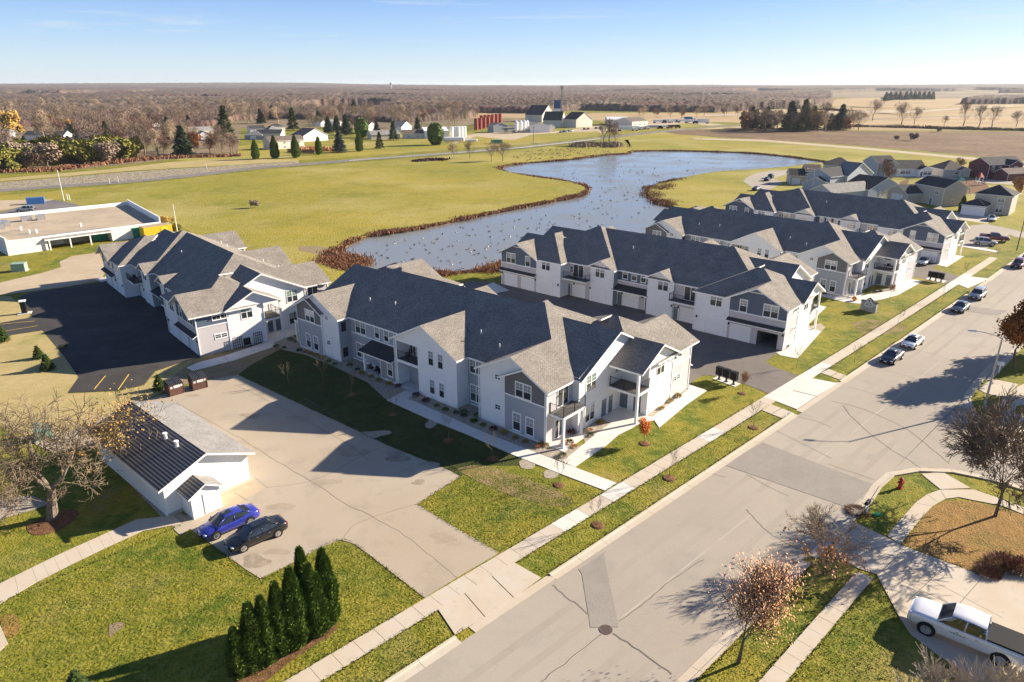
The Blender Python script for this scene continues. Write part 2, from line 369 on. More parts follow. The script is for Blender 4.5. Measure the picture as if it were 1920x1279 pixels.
def add_window(par, p, ang, wd, ht, dbl, style='blind'):
    f, mu, pn, up = win_meshes(wd, ht, dbl, style)
    o = put(par, f, 'window', p, ang, .003)
    link('muntin', mu, o); link('lower_pane', pn, o); link('upper_pane', up, o)
    return o
def add_screen(par, p, ang, wd, ht):
    k = ('s', wd, ht)
    if k not in MESH:
        b = MB(); b.box(-wd/2, wd/2, 0, .04, 0, .05); b.box(-wd/2, wd/2, 0, .04, ht-.05, ht); b.box(-wd/2, -wd/2+.05, 0, .04, .05, ht-.05); b.box(wd/2-.05, wd/2, 0, .04, .05, ht-.05); b.box(-wd/2, wd/2, 0, .04, ht/2-.02, ht/2+.02)
        g = MB(); g.box(-wd/2+.05, wd/2-.05, 0, .02, .05, ht-.05)
        MESH[k] = (b.build('grille', M['dark_metal'], mesh_only=True), g.build('screen_pane', M['black_shade'], mesh_only=True))
    o = put(par, MESH[k][0], 'window', p, ang, .003); link('pane', MESH[k][1], o); return o
def add_garage(par, p, ang, wd=2.75, ht=2.13):
    k = ('g', wd, ht)
    if k not in MESH:
        f = MB(); t = .14
        f.box(-wd/2-t, wd/2+t, 0, .07, ht, ht+t); f.box(-wd/2-t, -wd/2, 0, .067, 0, ht); f.box(wd/2, wd/2+t, 0, .067, 0, ht)
        d = MB(); n = 4
        for i in range(n):
            z0, z1 = ht*i/n+.008, ht*(i+1)/n-.008
            d.box(-wd/2+.005, wd/2-.005, 0, .02, z0, z1)
            for j in range(4):
                a = -wd/2+.08+(wd-.16)*j/4; b = -wd/2+.08+(wd-.16)*(j+1)/4; d.box(a+.05, b-.05, .02, .03, z0+.09, z1-.09)
        MESH[k] = (f.build('garage_surround', M['trim'], mesh_only=True), d.build('door_panel', M['garage_white'], mesh_only=True))
    o = put(par, MESH[k][0], 'garage_door', p, ang, .003); link('door_panel', MESH[k][1], o); return o
def add_door(par, p, ang, wd=.95, ht=2.08, m='door_blue'):
    k = ('d', wd, ht, m)
    if k not in MESH:
        f = MB(); t = .11
        f.box(-wd/2-t, wd/2+t, 0, .06, ht, ht+t); f.box(-wd/2-t, -wd/2, 0, .057, 0, ht); f.box(wd/2, wd/2+t, 0, .057, 0, ht)
        d = MB(); d.box(-wd/2, wd/2, 0, .025, .01, ht)
        for a, b in ((-wd*.36, -wd*.04), (wd*.04, wd*.36)): d.box(a, b, .025, .035, .15, 1.2)
        g = MB()
        for a, b in ((-wd*.36, -wd*.04), (wd*.04, wd*.36)): g.box(a, b, .025, .032, 1.62, 1.92)
        h = MB(); h.tube((wd*.40,.025,1.02), (wd*.40,.08,1.02), .02, .03)
        MESH[k] = (f.build('door', M['trim'], mesh_only=True), d.build('door_leaf', M[m], mesh_only=True), g.build('door_pane', M['glass_blind'], mesh_only=True), h.build('handle', M['dark_metal'], mesh_only=True))
    o = put(par, MESH[k][0], 'door', p, ang, .003); link('door_leaf', MESH[k][1], o); link('door_pane', MESH[k][2], o); link('handle', MESH[k][3], o); return o
def add_slider(par, p, ang, wd=1.8, ht=2.1):
    k = ('sl', wd, ht)
    if k not in MESH:
        f = MB(); t = .1
        f.box(-wd/2-t, wd/2+t, 0, .06, ht, ht+t); f.box(-wd/2-t, -wd/2, 0, .057, 0, ht); f.box(wd/2, wd/2+t, 0, .057, 0, ht); f.box(-.05, .05, 0, .05, .08, ht); f.box(-wd/2, wd/2, 0, .05, 0, .08)
        g = MB(); g.box(-wd/2, -.05, 0, .02, .08, ht); g.box(.05, wd/2, 0, .026, .08, ht)
        MESH[k] = (f.build('patio_door', M['trim'], mesh_only=True), g.build('pane', M['glass'], mesh_only=True))
    o = put(par, MESH[k][0], 'patio_door', p, ang, .003); link('pane', MESH[k][1], o); return o
def add_lamp(par, p, ang):
    k = 'lamp'
    if k not in MESH:
        b = MB(); b.box(-.06, .06, 0, .03, -.05, .2); b.box(-.09, .09, .05, .2, -.12, .12); b.box(-.11, .11, .03, .22, .12, .17); b.box(-.03, .03, .03, .08, .1, .14)
        MESH[k] = b.build('wall_lamp', M['dark_metal'], mesh_only=True)
    return put(par, MESH[k], 'wall_lamp', p, ang, .002)
def railing(mb, a, b, z, h=1.05, step=.13):
    a, b = Vector(a), Vector(b); L = (b-a).length; d = (b-a)/L; r = .03
    mb.tube((a.x,a.y,z+h), (b.x,b.y,z+h), r, r, 4); mb.tube((a.x,a.y,z+.1), (b.x,b.y,z+.1), .02, .02, 4)
    n = max(1, round(L/step))
    for i in range(n+1):
        p = a+d*(L*i/n); mb.tube((p.x,p.y,z+.1), (p.x,p.y,z+h), .009, .009, 3, cap=False)
    for p in (a, b): mb.tube((p.x,p.y,z), (p.x,p.y,z+h+.06), .045, .045, 4)
    if L > 2.6:
        p = (a+b)/2; mb.tube((p.x,p.y,z), (p.x,p.y,z+h+.04), .04, .04, 4)

# ------------------------------------------------------------------ roofs with uv in metres along the slope
def roof_object(name, faces, m, parent, thick=.2, fascia=None):
    """faces: list of 3D polygons (planar tops). Slabs with fascia edges, uv runs along the slope."""
    v = []; f = []; mi = []; uvs = []
    for P in faces:
        P = [Vector(p) for p in P]; n = Vector((0,0,0))
        for i in range(len(P)):
            a, b = P[i], P[(i+1) % len(P)]; n += a.cross(b)
        if n.z < 0: P = P[::-1]; n = -n
        n.normalize(); h = Vector((-n.y, n.x, 0))
        h = h.normalized() if h.length > 1e-4 else Vector((1,0,0)); up = n.cross(h)
        k = len(v); c = len(P)
        v += [tuple(p) for p in P] + [(p.x, p.y, p.z-thick) for p in P]
        f.append(tuple(range(k, k+c))); mi.append(0); uvs += [(p.dot(h), p.dot(up)) for p in P]
        f.append(tuple(range(k+2*c-1, k+c-1, -1))); mi.append(1); uvs += [(0,0)]*c
        for i in range(c):
            j = (i+1) % c; f.append((k+i, k+c+i, k+c+j, k+j)); mi.append(1); uvs += [(0,0)]*4
    me = bpy.data.meshes.new(name); me.from_pydata(v, [], f); me.materials.append(m); me.materials.append(fascia or M['trim'])
    me.polygons.foreach_set('material_index', mi)
    ul = me.uv_layers.new(name='UVMap'); ul.data.foreach_set('uv', [c for u in uvs for c in u]); me.update()
    return link(name, me, parent)

# ------------------------------------------------------------------ the two-storey apartment building
ZE = 6.0; LEN = 43.2
def apartment(o_xy, ang_deg, mir, label, pal, opened=False, name='apartment_building'):
    """local frame: u along the building from the street end, v from garden side to garage side (mirrored by mir)"""
    root = empty(name, (o_xy[0], o_xy[1], 0), math.radians(ang_deg), label, 'apartment building', 'two-storey apartment buildings')
    sgn = -1 if mir > 0 else 1     # object y = sgn * v
    def T(u, v, z): return (u, sgn*v, z)
    parts = {}
    def q(pts, m):
        P = [T(*p) for p in pts]; parts.setdefault(m, MB()).face(P if sgn > 0 else P[::-1])
    def wall(u0, v0, u1, v1, bands):
        for z0, z1, m in bands: q([(u0,v0,z0),(u1,v1,z0),(u1,v1,z1),(u0,v0,z1)], m)
    def FA(ax, out):  # facing angle of a wall opening: outward normal dir in (u,v)
        nx, ny = (out, 0) if ax == 'u' else (0, out*sgn)
        return math.atan2(ny, nx) - math.pi/2
    def win(ax, c, a, z, wd, ht, out, dbl=False, style='blind'):
        p = T(c, a, z) if ax == 'u' else T(a, c, z)
        return add_window(root, p, FA(ax, out), wd, ht, dbl, style)
    W_, BG, DG, NV, LV, MG = 'white', 'bluegrey', pal.get('dg','darkgrey'), 'navy', 'lavender', 'midgrey'
    top = 6.2
    mu = lambda u, far: LEN-u if far else u
    for far in (False, True):
        X = lambda u: mu(u, far)
        def wl(u0, v0, u1, v1, bands):
            if far: wall(X(u1), v1, X(u0), v0, bands)
            else: wall(u0, v0, u1, v1, bands)
        def qq(pts, m):
            P = [(X(p[0]), p[1], p[2]) for p in pts]; q(P[::-1] if far else P, m)
        # garden bay
        wl(0,-.15, 5.55,-.15, [(0,4.1,BG),(4.25,top,DG)]); wl(5.55,-.15, 5.55,0, [(0,top,BG)])
        qq([(0,-.15,top),(5.55,-.15,top),(5.55,-.15,6.15),(2.8,-.15,7.5),(0,-.15,6.15)][:0] or [(0,-.15,top-.01),(5.55,-.15,top-.01),(2.8,-.15,7.55)], DG)
        wl(5.55,0, 9.1,0, [(0,top,W_)])
        qq([(0,0,top),(9.1,0,top),(4.55,0,8.4)], W_)
        wl(9.1,0, 9.1,1.85, [(0,top,BG if far else W_)])
        # street end
        wl(0,4.15, 0,-.15, [(0,top,LV if not far else LV)])
        wl(-.8,4.15, 0,4.15, [(0,top,W_)])
        wl(-.8,12.3, -.8,4.15, [(0,top,W_)]); qq([(-.8,17.6,top),(-.8,4.15,top),(-.8,10.9,9.4)], W_)
        wl(-4.2,12.3, -.8,12.3, [(0,7.2,W_)])
        wl(-4.2,17.6, -4.2,12.3, [(0,top,W_)])
        qq([(-4.45,17.6,5.95),(-4.45,9.8,5.95),(-4.45,13.8,7.9)], W_)
        wl(-4.2,21.95, -4.2,17.6, [(0,4.1,LV),(4.25,top,pal.get('endup',LV))])
        # garage side
        wl(4,21.95, -4.2,21.95, [(2.9,4.1,LV),(4.25,top,NV)] if (opened and not far) else [(0,4.1,LV),(4.25,top,NV)])
        if opened and not far:
            g0, g1, gh = -.45, -3.35, 2.13
            wl(4,21.95, g0,21.95, [(0,2.9,LV)]); wl(g1,21.95, -4.2,21.95, [(0,2.9,LV)]); wl(g0,21.95, g1,21.95, [(gh,2.9,LV)])
            wl(g0,21.95, g0,15.8, [(0,gh,'interior')]); wl(g1,15.8, g1,21.95, [(0,gh,'interior')]); wl(g0,15.8, g1,15.8, [(0,gh,'interior')])
            qq([(g0,21.95,gh),(g0,15.8,gh),(g1,15.8,gh),(g1,21.95,gh)], 'interior'); qq([(g0,21.95,.03),(g0,15.8,.03),(g1,15.8,.03),(g1,21.95,.03)], 'interior')
        qq([(4,21.95,top),(-4.2,21.95,top),(-.1,21.95,8.2)], NV)
        wl(9.1,21.95, 4,21.95, [(0,top,W_)])
        wl(9.1,19.6, 9.1,21.95, [(0,top,W_)])
        wl(13.9,19.6, 9.1,19.6, [(0,top,LV)]); wl(13.9,19.9, 13.9,19.6, [(0,top,W_)])
        wl(18.4,19.9, 13.9,19.9, [(0,top,W_)]); qq([(18.4,19.9,top),(13.9,19.9,top),(16.15,19.9,7.25)], W_)
        wl(18.4,18.6, 18.4,19.9, [(0,top,BG)])
        # garden windows
        g = -.15
        win('v', g, X(3.0), 4.3, 2.15, 1.66, -1, True); win('v', g, X(3.85), .42, 1.12, 2.02, -1); win('v', g, X(2.1), .42, 1.12, 2.02, -1)
        win('v', 0, X(6.6), 5.33, .88, .62, -1, style='dark'); win('v', 0, X(6.6), 1.85, .88, .66, -1, style='dark')
        if far:
            for z in (.6, 4.1): add_screen(root, T(X(9.1), .75, z), FA('u', -1), .72, 1.25)
        # street-end openings
        o_ = -1 if not far else 1
        st = 'curtain' if (R.random() < .6) else 'blind'
        win('u', X(-.8), 6.3, 4.12, 1.85, 1.9, o_, True, st); win('u', X(-.8), 6.3, .6, 1.85, 1.88, o_, True)
        add_slider(root, T(X(0), 2.5, 3.5), FA('u', o_), 1.7); add_slider(root, T(X(0), 1.9, .12), FA('u', o_), 1.2, 2.1)
        add_door(root, T(X(-.8), 8.95, .1), FA('u', o_)); add_door(root, T(X(-.8), 10.25, .1), FA('u', o_), .85)
        add_door(root, T(X(-1.25), 12.3, .1), FA('v', -1), 1.1, m='door_blue'); add_door(root, T(X(-3.0), 12.3, .1), FA('v', -1))
        win('u', X(-4.2), 14.8, 4.15, 1.75, 1.9, o_, True, st); win('u', X(-4.2), 18.5, 4.85, 2.4, 1.2, o_, True); win('u', X(-4.2), 18.8, 2.1, 1.8, .68, o_, True, 'dark')
        win('u', X(-.8), 11.3, 4.6, .7, 1.3, o_, False, 'dark'); win('v', 12.3, X(-2.2), 4.9, 1.2, .6, -1, False, 'dark')
        # garage side openings
        for u in ((2.0,) if (opened and not far) else (2.0, -1.95)): add_garage(root, T(X(u), 21.95, .02), FA('v', 1))
        add_garage(root, T(X(6.0), 21.95, .02), FA('v', 1)); add_garage(root, T(X(11.2), 19.6, .02), FA('v', 1)); add_garage(root, T(X(15.5), 19.9, .02), FA('v', 1))
        win('v', 21.95, X(-1.95), 4.3, 2.15, 1.8, 1, True, 'blind'); win('v', 21.95, X(1.95), 4.3, 1.15, 1.8, 1)
        win('v', 21.95, X(6.0), 4.3, 1.9, 1.85, 1, True); win('v', 19.9, X(15.75), 4.3, 1.9, 1.85, 1, True)
        add_slider(root, T(X(11.2), 19.6, 3.5), FA('v', 1), 2.0); win('v', 19.6, X(8.6 if False else 9.75), 4.1, .75, 1.15, 1, False, 'dark')
        add_door(root, T(X(9.6 if far else 13.35), 19.6, .05), FA('v', 1), .9) if far else add_door(root, T(X(13.4), 19.6, .05), FA('v', 1), .75)
        for u, v in ((3.75,21.95), (-4.0,21.95), (8.75,21.95), (13.0 if not far else 10.4, 19.6), (14.0,19.9)): add_lamp(root, T(X(u), v, 2.2), FA('v', 1))
    # middle of garden side
    wall(9.1,1.85, 12.7,1.85, [(0,top,BG)]); wall(12.7,1.85, 12.7,0, [(0,top,W_)])
    wall(12.7,0, 18.9,0, [(0,top,W_)]); wall(18.9,0, 18.9,1.85, [(0,top,W_)]); wall(18.9,1.85, 22.7,1.85, [(0,top,BG)])
    wall(22.7,1.85, 22.7,0, [(0,top,W_)]); wall(22.7,0, 23.1,0, [(0,top,W_)]); wall(23.1,0, 23.1,1.85, [(0,top,W_)])
    wall(18.9,0, 22.7,0, [(6.0,top,W_)]); q([(12.7,0,top),(23.1,0,top),(17.9,0,8.7)], W_)
    wall(23.1,1.85, 34.1,1.85, [(2.9,top,BG)]); wall(25.9,1.85, 34.1,1.85, [(0,2.9,BG)])
    wall(23.1,-.02, 25.9,-.02, [(0,2.85,MG)]); wall(25.9,-.02, 25.9,1.85, [(0,2.85,W_)])
    win('v', 0, 16.75, 4.15, .95, 1.85, -1); win('v', 0, 15.2, 4.15, .95, 1.85, -1); win('v', 0, 16.7, .65, .95, 1.85, -1); win('v', 0, 15.15, .65, .95, 1.85, -1)
    win('v', 1.85, 11.5, 4.0, 1.9, 1.7, -1, True); win('v', 1.85, 11.5, .55, 1.9, 2.05, -1, True)
    win('v', 1.85, 31.95, 3.97, 2.15, 1.75, -1, True); win('v', 1.85, 32.1, .6, 2.15, 2.0, -1, True)
    win('v', 1.85, 28.6, 4.12, 1.0, 1.55, -1); win('v', 1.85, 26.8, 4.12, 1.0, 1.55, -1); win('v', 1.85, 24.9, 4.12, 1.0, 1.55, -1)
    win('v', -.02, 24.15, .8, 1.05, 1.75, -1); win('v', 1.85, 20.2, 4.2, 1.5, 1.5, -1, False, 'blind'); win('v', 1.85, 20.1, .8, 1.6, 1.6, -1, False)
    add_slider(root, T(27.4, 1.85, .12), FA('v', -1), 1.5, 2.0); add_slider(root, T(21.9, 1.85, 3.5), FA('v', -1), 1.0, 2.0)
    # middle of garage side
    wall(24.8,18.6, 18.4,18.6, [(0,4.1,LV),(4.25,top,NV)])
    for u in (23.4, 21.7, 20.0): win('v', 18.6, u, 4.55, 1.05, 1.6, 1)
    add_garage(root, T(22.1, 18.6, .02), FA('v', 1)); add_door(root, T(24.2, 18.6, .05), FA('v', 1), .85); add_door(root, T(19.0, 18.6, .05), FA('v', 1), .85)
    for u in (23.7, 20.0): add_lamp(root, T(u, 18.6, 2.1), FA('v', 1))
    names = {'white':'wall', 'bluegrey':'wall', 'darkgrey':'gable_siding', 'navy':'gable_siding', 'lavender':'wall', 'midgrey':'wall', 'interior':'garage_interior'}
    for m, mb in parts.items():
        for o in build_split(mb, names[m], M[m], root):
          if m in ('bluegrey','lavender','midgrey','navy','darkgrey'): o['label'] = {'bluegrey':'blue grey lap siding','lavender':'pale grey lap siding','midgrey':'mid grey board siding','navy':'slate blue board siding','darkgrey':'charcoal board siding'}[m]
    # trim: bands, corner boards, base boards
    tb = MB()
    def bx(u0,u1,v0,v1,z0,z1):
        a, b = sorted((sgn*v0, sgn*v1)); tb.box(min(u0,u1), max(u0,u1), a, b, z0, z1)
    for far in (False, True):
        X = lambda u: mu(u, far)
        e = -1 if not far else 1
        bx(X(.06), X(5.49), -.2, -.14, 4.1, 4.25); bx(X(.06), X(5.49), -.2, -.14, 0, .22)
        bx(X(-.05), X(.07), -.21, -.1, 0, top); bx(X(5.48), X(5.6), -.21, -.02, 0, top)
        bx(X(5.6), X(9.0), -.03, .0, 0, .2); bx(X(9.0), X(9.13), -.04, .06, 0, top)
        bx(X(-4.26), X(-4.15), 21.85, 22.0, 0, top); bx(X(-4.14), X(3.9), 21.94, 21.99, 4.1, 4.25); bx(X(-1.5), X(1.5), 21.94, 22.0, 7.3, 7.42)
        bx(X(3.92), X(4.04), 21.94, 22.0, 0, top); bx(X(9.05), X(9.14), 21.88, 21.99, 0, top)
        bx(X(-4.25), X(-4.19), 17.75, 21.8, 4.1, 4.25); bx(X(-4.26), X(-4.19), 17.55, 17.68, 0, top); bx(X(-4.26), X(-4.15), 12.26, 12.38, 0, top)
        bx(X(-.86), X(-.77), 4.11, 4.22, 0, top)
        bx(X(13.86), X(13.96), 19.86, 19.95, 0, top); bx(X(18.34), X(18.44), 19.86, 19.95, 0, top)
    for u in (12.7, 23.05, 22.7, 18.93): bx(u-.06, u+.06, -.04, .03, 0, top)
    bx(12.8, 18.85, -.03, .0, 0, .2); bx(9.2,12.6,1.8,1.86,0,.2); bx(26,34,1.8,1.86,0,.2); bx(23.2,25.85,-.07,-.01,0,.25); bx(25.85,25.95,-.07,.02,0,2.8)
    bx(18.5,24.7,18.59,18.65,4.1,4.25); bx(23.1,34.0,1.79,1.86,3.72,3.86); bx(18.95,22.65,-.05,.1,3.18,3.5); bx(18.95,22.65,-.03,.08,5.85,6.02)
    build_split(tb, 'trim_board', M['trim'], root)
    # decks and railings
    dk = MB(); rl = MB(); ps = MB(); un = MB(); runs = []
    def railing(_, a, b, z, _r=globals()['railing']): m_ = MB(); _r(m_, a, b, z); runs.append(m_)
    def dbox(mb, u0,u1,v0,v1,z0,z1):
        a, b = sorted((sgn*v0, sgn*v1)); mb.box(min(u0,u1), max(u0,u1), a, b, z0, z1)
    for far in (False, True):
        X = lambda u: mu(u, far)
        # corner balcony
        dbox(dk, X(-1.75),X(-.02),.35,4.1,3.42,3.5); dbox(un, X(-1.8),X(-.02),.3,4.12,3.18,3.41)
        A, B_, C_ = (X(-1.7),sgn*.4), (X(-1.7),sgn*4.05), (X(-.05),sgn*.4)
        railing(rl, (*A,0), (*B_,0), 3.5); railing(rl, (*A,0), (*C_,0), 3.5)
        dbox(ps, X(-1.78),X(-1.54),.36,.6,0,3.18); dbox(ps, X(-1.5),X(-1.26),3.9,4.13,0,3.18)
        # entry balcony
        dbox(dk, X(-4.4),X(-.82),9.85,12.28,3.42,3.5); dbox(un, X(-4.48),X(-.82),9.75,12.28,3.18,3.41)
        railing(rl, (X(-4.35),sgn*9.9,0), (X(-.9),sgn*9.9,0), 3.5); railing(rl, (X(-4.35),sgn*9.9,0), (X(-4.35),sgn*12.2,0), 3.5)
        dbox(ps, X(-4.5),X(-4.24),9.72,9.98,0,6.05); dbox(un, X(-4.5),X(-.85),9.7,9.86,5.8,6.0)
        # garage side balcony
        dbox(dk, X(9.12),X(13.88),19.62,21.3,3.42,3.5); dbox(un, X(9.12),X(13.95),19.62,21.36,3.18,3.41)
        railing(rl, (X(9.2),sgn*21.25,0), (X(13.85),sgn*21.25,0), 3.5); railing(rl, (X(13.85),sgn*21.25,0), (X(13.85),sgn*19.95,0), 3.5)
    dbox(dk, 18.92,22.68,.05,1.84,3.42,3.5); railing(rl, (18.95,sgn*.08,0), (22.65,sgn*.08,0), 3.5)
    for u in (29.15,): dbox(ps, u-.12,u+.12,-.1,.14,0,2.75)
    for mb, nm, mm in ((dk,'balcony_deck','deck'),(ps,'post','trim'),(un,'deck_beam','trim')): build_split(mb, nm, M[mm], root)
    for mb in runs: mb.build('railing', M['dark_metal'], root)
    # roof planes
    F = []
    def poly(pts, zf): F.append([T(u, v, zf(u, v)) for u, v in pts])
    Hs = lambda u, v: ZE+.5*(u+.5)
    Mz = lambda u, v: ZE+.5*(v-1.35)
    poly([(-.5,1.35),(8.975,10.825),(9.425,10.825),(10.025,10.225),(33.175,10.225),(33.775,10.825),(34.225,10.825),(43.7,1.35)], Mz)
    poly([(18.9,19.1),(10.025,10.225),(33.175,10.225),(24.3,19.1)], lambda u,v: ZE+.5*(19.1-v))
    poly([(12.2,-.45),(17.9,-.45),(17.9,7.05),(12.2,1.35)], lambda u,v: ZE+.5*(u-12.2)); poly([(23.6,-.45),(17.9,-.45),(17.9,7.05),(23.6,1.35)], lambda u,v: ZE+.5*(23.6-u))
    for far in (False, True):
        X = lambda u: mu(u, far)
        def pf(pts, zf): F.append([T(X(u), v, zf(u, v)) for u, v in pts])
        pf([(-.5,-.65),(2.8,-.65),(2.8,-.45),(4.55,-.45),(4.55,6.4),(8.975,10.825),(-.5,20.3)], Hs)
        pf([(4.55,-.45),(9.6,-.45),(9.6,1.35),(4.55,6.4)], lambda u,v: ZE+.5*(9.6-u))
        pf([(2.8,-.65),(6.1,-.65),(6.1,.1),(2.8,.1)], lambda u,v: ZE+.5*(6.1-u))
        pf([(-.5,20.3),(8.975,10.825),(9.425,10.825),(18.9,20.3)], lambda u,v: ZE+.5*(20.3-v))
        pf([(18.9,20.6),(16.15,20.6),(16.15,17.55),(9.425,10.825),(10.025,10.225),(18.9,19.1)], lambda u,v: ZE+.5*(18.9-u))
        pf([(16.15,20.6),(13.4,20.6),(13.4,20.3),(16.15,17.55)], lambda u,v: ZE+.5*(u-13.4))
        pf([(-1.3,3.9),(-1.3,10.9),(6.5,10.9),(-.5,3.9)], lambda u,v: ZE+.5*(v-3.9)); pf([(-1.3,17.9),(-1.3,10.9),(6.5,10.9),(-.5,17.9)], lambda u,v: ZE+.5*(17.9-v))
        pf([(-5,9.5),(-5,13.8),(-.85,13.8),(-.85,9.5)], lambda u,v: ZE+.5*(v-9.5)); pf([(-5,18.1),(-5,13.8),(-.85,13.8),(-.85,18.1)], lambda u,v: ZE+.5*(18.1-v))
        pf([(-4.7,22.9),(-4.7,13.4),(-.2,13.4),(2.1,15.7),(0,17.8),(0,22.9)], lambda u,v: ZE+.5*(u+4.6))
        pf([(-.2,13.4),(2.1,15.7),(2.9,15.7),(5.2,13.4)], lambda u,v: ZE+.5*(v-9.0))
        pf([(0,17.8),(2.1,15.7),(2.9,15.7),(9.6,22.4),(4.6,22.4)], lambda u,v: ZE+.5*(22.4-v))
        pf([(0,22.9),(4.6,22.9),(4.6,22.4),(0,17.8)], lambda u,v: ZE+.5*(4.6-u))
        pf([(9.6,22.4),(2.9,15.7),(2.9,13.4),(9.6,20.1)], lambda u,v: ZE+.5*(9.6-u))
    roof = roof_object('roof', F, M['shingle'], root)
    # lean-to porch roofs
    P = []
    P.append([T(23.12,-.65,2.98), T(29.6,-.65,2.98), T(29.6,1.82,3.72), T(23.12,1.82,3.72)])
    P.append([T(18.2,20.1,2.85), T(25.0,20.1,2.85), T(25.0,18.62,3.55), T(18.2,18.62,3.55)])
    for far in (False, True): X = lambda u: mu(u, far); P.append([T(X(-4.25),22.65,2.85), T(X(4.0),22.65,2.85), T(X(4.0),21.97,3.22), T(X(-4.25),21.97,3.22)])
    for p_ in P: roof_object('porch_roof', [p_], M['shingle_dark'], root, .14)
    # plumbing vents
    for u, v in ((33,4.5),(28.5,5.0),(9.5,3.6),(7,17.5),(25,14),(13.2,4.6)):
        z = Mz(u,v) if v < 10 else ZE+.5*(19.1-v)
        vb = MB(); p = T(u,v,z-.05); vb.tube(p, (p[0],p[1],z+.45), .07, .07, 7); vb.build('vent_pipe', M['trim'], roof)
    dn = MB()
    for u, v in ((.1,-.28),(9.2,-.14),(22.95,-.14),(34.0,-.14),(43.1,-.28),(9.2,22.07),(34.0,22.07)):
        a = T(u,v,0); dn.box(a[0]-.045,a[0]+.045,a[1]-.04,a[1]+.04,.15,5.9)
    build_split(dn, 'downspout', M['trim'], root)
    return root
PAL = {}
A_PAL = {'dg':'navy', 'endup':'navy'}
bB = apartment((3.514,61.628), 139.3, 1, 'closest grey and white apartment building with its shaded garden side towards the concrete lot', PAL)
# frame helper for the street-end origin of the mirrored buildings
def uvo(gx, gy, ang, mir, u, v):
    a = math.radians(ang); U = (math.cos(a), math.sin(a)); V = (math.sin(a)*mir, -math.cos(a)*mir)
    V = (-V[0], -V[1]) if False else V
    return (gx - U[0]*u - V[0]*v, gy - U[1]*u - V[1]*v)
def place_building(gx, gy, ang, mir, u, v, label, pal, opened=False, s=1.0):
    u *= s; v *= s
    a = math.radians(ang); U = (math.cos(a), math.sin(a)); V = (mir*math.sin(a), -mir*math.cos(a))
    r_ = apartment((gx-U[0]*u-V[0]*v, gy-U[1]*u-V[1]*v), ang, mir, label, pal, opened)
    r_.scale = (s, s, s)
    return r_
bC = place_building(36.883, 88.06, 138.8, -1, -4.1, 21.95, 'white and slate blue apartment building with one dark open garage bay, facing the second driveway', PAL, True)
bA = place_building(-41.6, 85.75, 131.6, -1, -4.2, 21.95, 'separate apartment building at left beside the black parking lot', A_PAL, s=.955)
lt_ = MB()
for v0_ in (13.2, 16.2):
    for k_ in range(5): lt_.box(-4.62,-4.58, v0_+.3*k_-.03, v0_+.3*k_+.03, .1,1.9); lt_.box(-4.6,-4.56, v0_-.1, v0_+1.3, .2+.38*k_,.26+.38*k_)
for o_ in build_split(lt_, 'lattice_panel', M['dark_metal'], bA)[:]: pass
bn_ = MB(); bn_.box(-4.9,-4.4,14.9,15.9,.4,.46); bn_.box(-4.48,-4.42,14.9,15.9,.46,1.3); [bn_.box(x-.03,x+.03,y-.03,y+.03,0,.4) for x in (-4.85,-4.45) for y in (14.95,15.85)]
bn_.build('alcove_bench', M['rim'] if 'rim' in M else M['dark_metal'], bA)
bD = place_building(57.13, 114.1, 133.6, 1, 0, 0, 'apartment building behind the stone entrance sign, charcoal gable and corner balcony by the street', PAL, s=.97)
bE = place_building(86.96, 137.3, 131.6, -1, -4.1, 21.95, 'farthest apartment building, white car parked at its end garage', PAL, s=.97)
# ------------------------------------------------------------------ ground, pond, streets
SO = Vector((-3.8045, 35.8505)); SA = math.radians(44.2)
def S(s, t, z=0.0):
    """street frame: s along the street, t to its right, following its slight bend"""
    t = t + .0165*s - 9e-5*s*s if s < 180 else t + .0165*180 - 9e-5*32400
    return Vector((SO.x + s*math.cos(SA) + t*math.sin(SA), SO.y + s*math.sin(SA) - t*math.cos(SA), z))
def SL(t, s0, s1, step=4.0):
    n = max(1, int(abs(s1-s0)/step)); return [S(s0+(s1-s0)*i/n, t) for i in range(n+1)]
pond_px = [(615.6,487),(619,477.5),(656,452.5),(693.8,440),(787.5,426),(865.6,410),(953,391.6),(1037.5,376),(1090,364),(1100,350),(1062.5,339),(990.6,329),(943.8,319.7),(937,313.4),(975,305.6),(1068.8,297.8),(1131,290),(1178,287),
 (1187.6,283),(1270,282),(1400,286),(1488,294),(1551.5,303),(1620,312),(1700,318),(1830,326),(1826,332),(1700,327),(1600,322),(1539,304.5),(1485,311),(1420,317),(1340,322),(1280,333),(1232,345),(1215,358),(1228,374),(1262,388),(1270,402),(1240,430),(1180,470),(1050,492),(935,503),(820,516),(740,524),(660,508),(625,500)]
pond = [Vector(p) for p in smooth_line(GL(pond_px), 3)]
def inset(poly, d):
    P = ccw(poly); n = len(P); out = []
    for i in range(n):
        a, b = P[i-1], P[(i+1) % n]; t = Vector((b[0]-a[0], b[1]-a[1])).normalized(); out.append(Vector((P[i][0]-t.y*d, P[i][1]+t.x*d, 0)))
    return out
pond = ccw(pond)
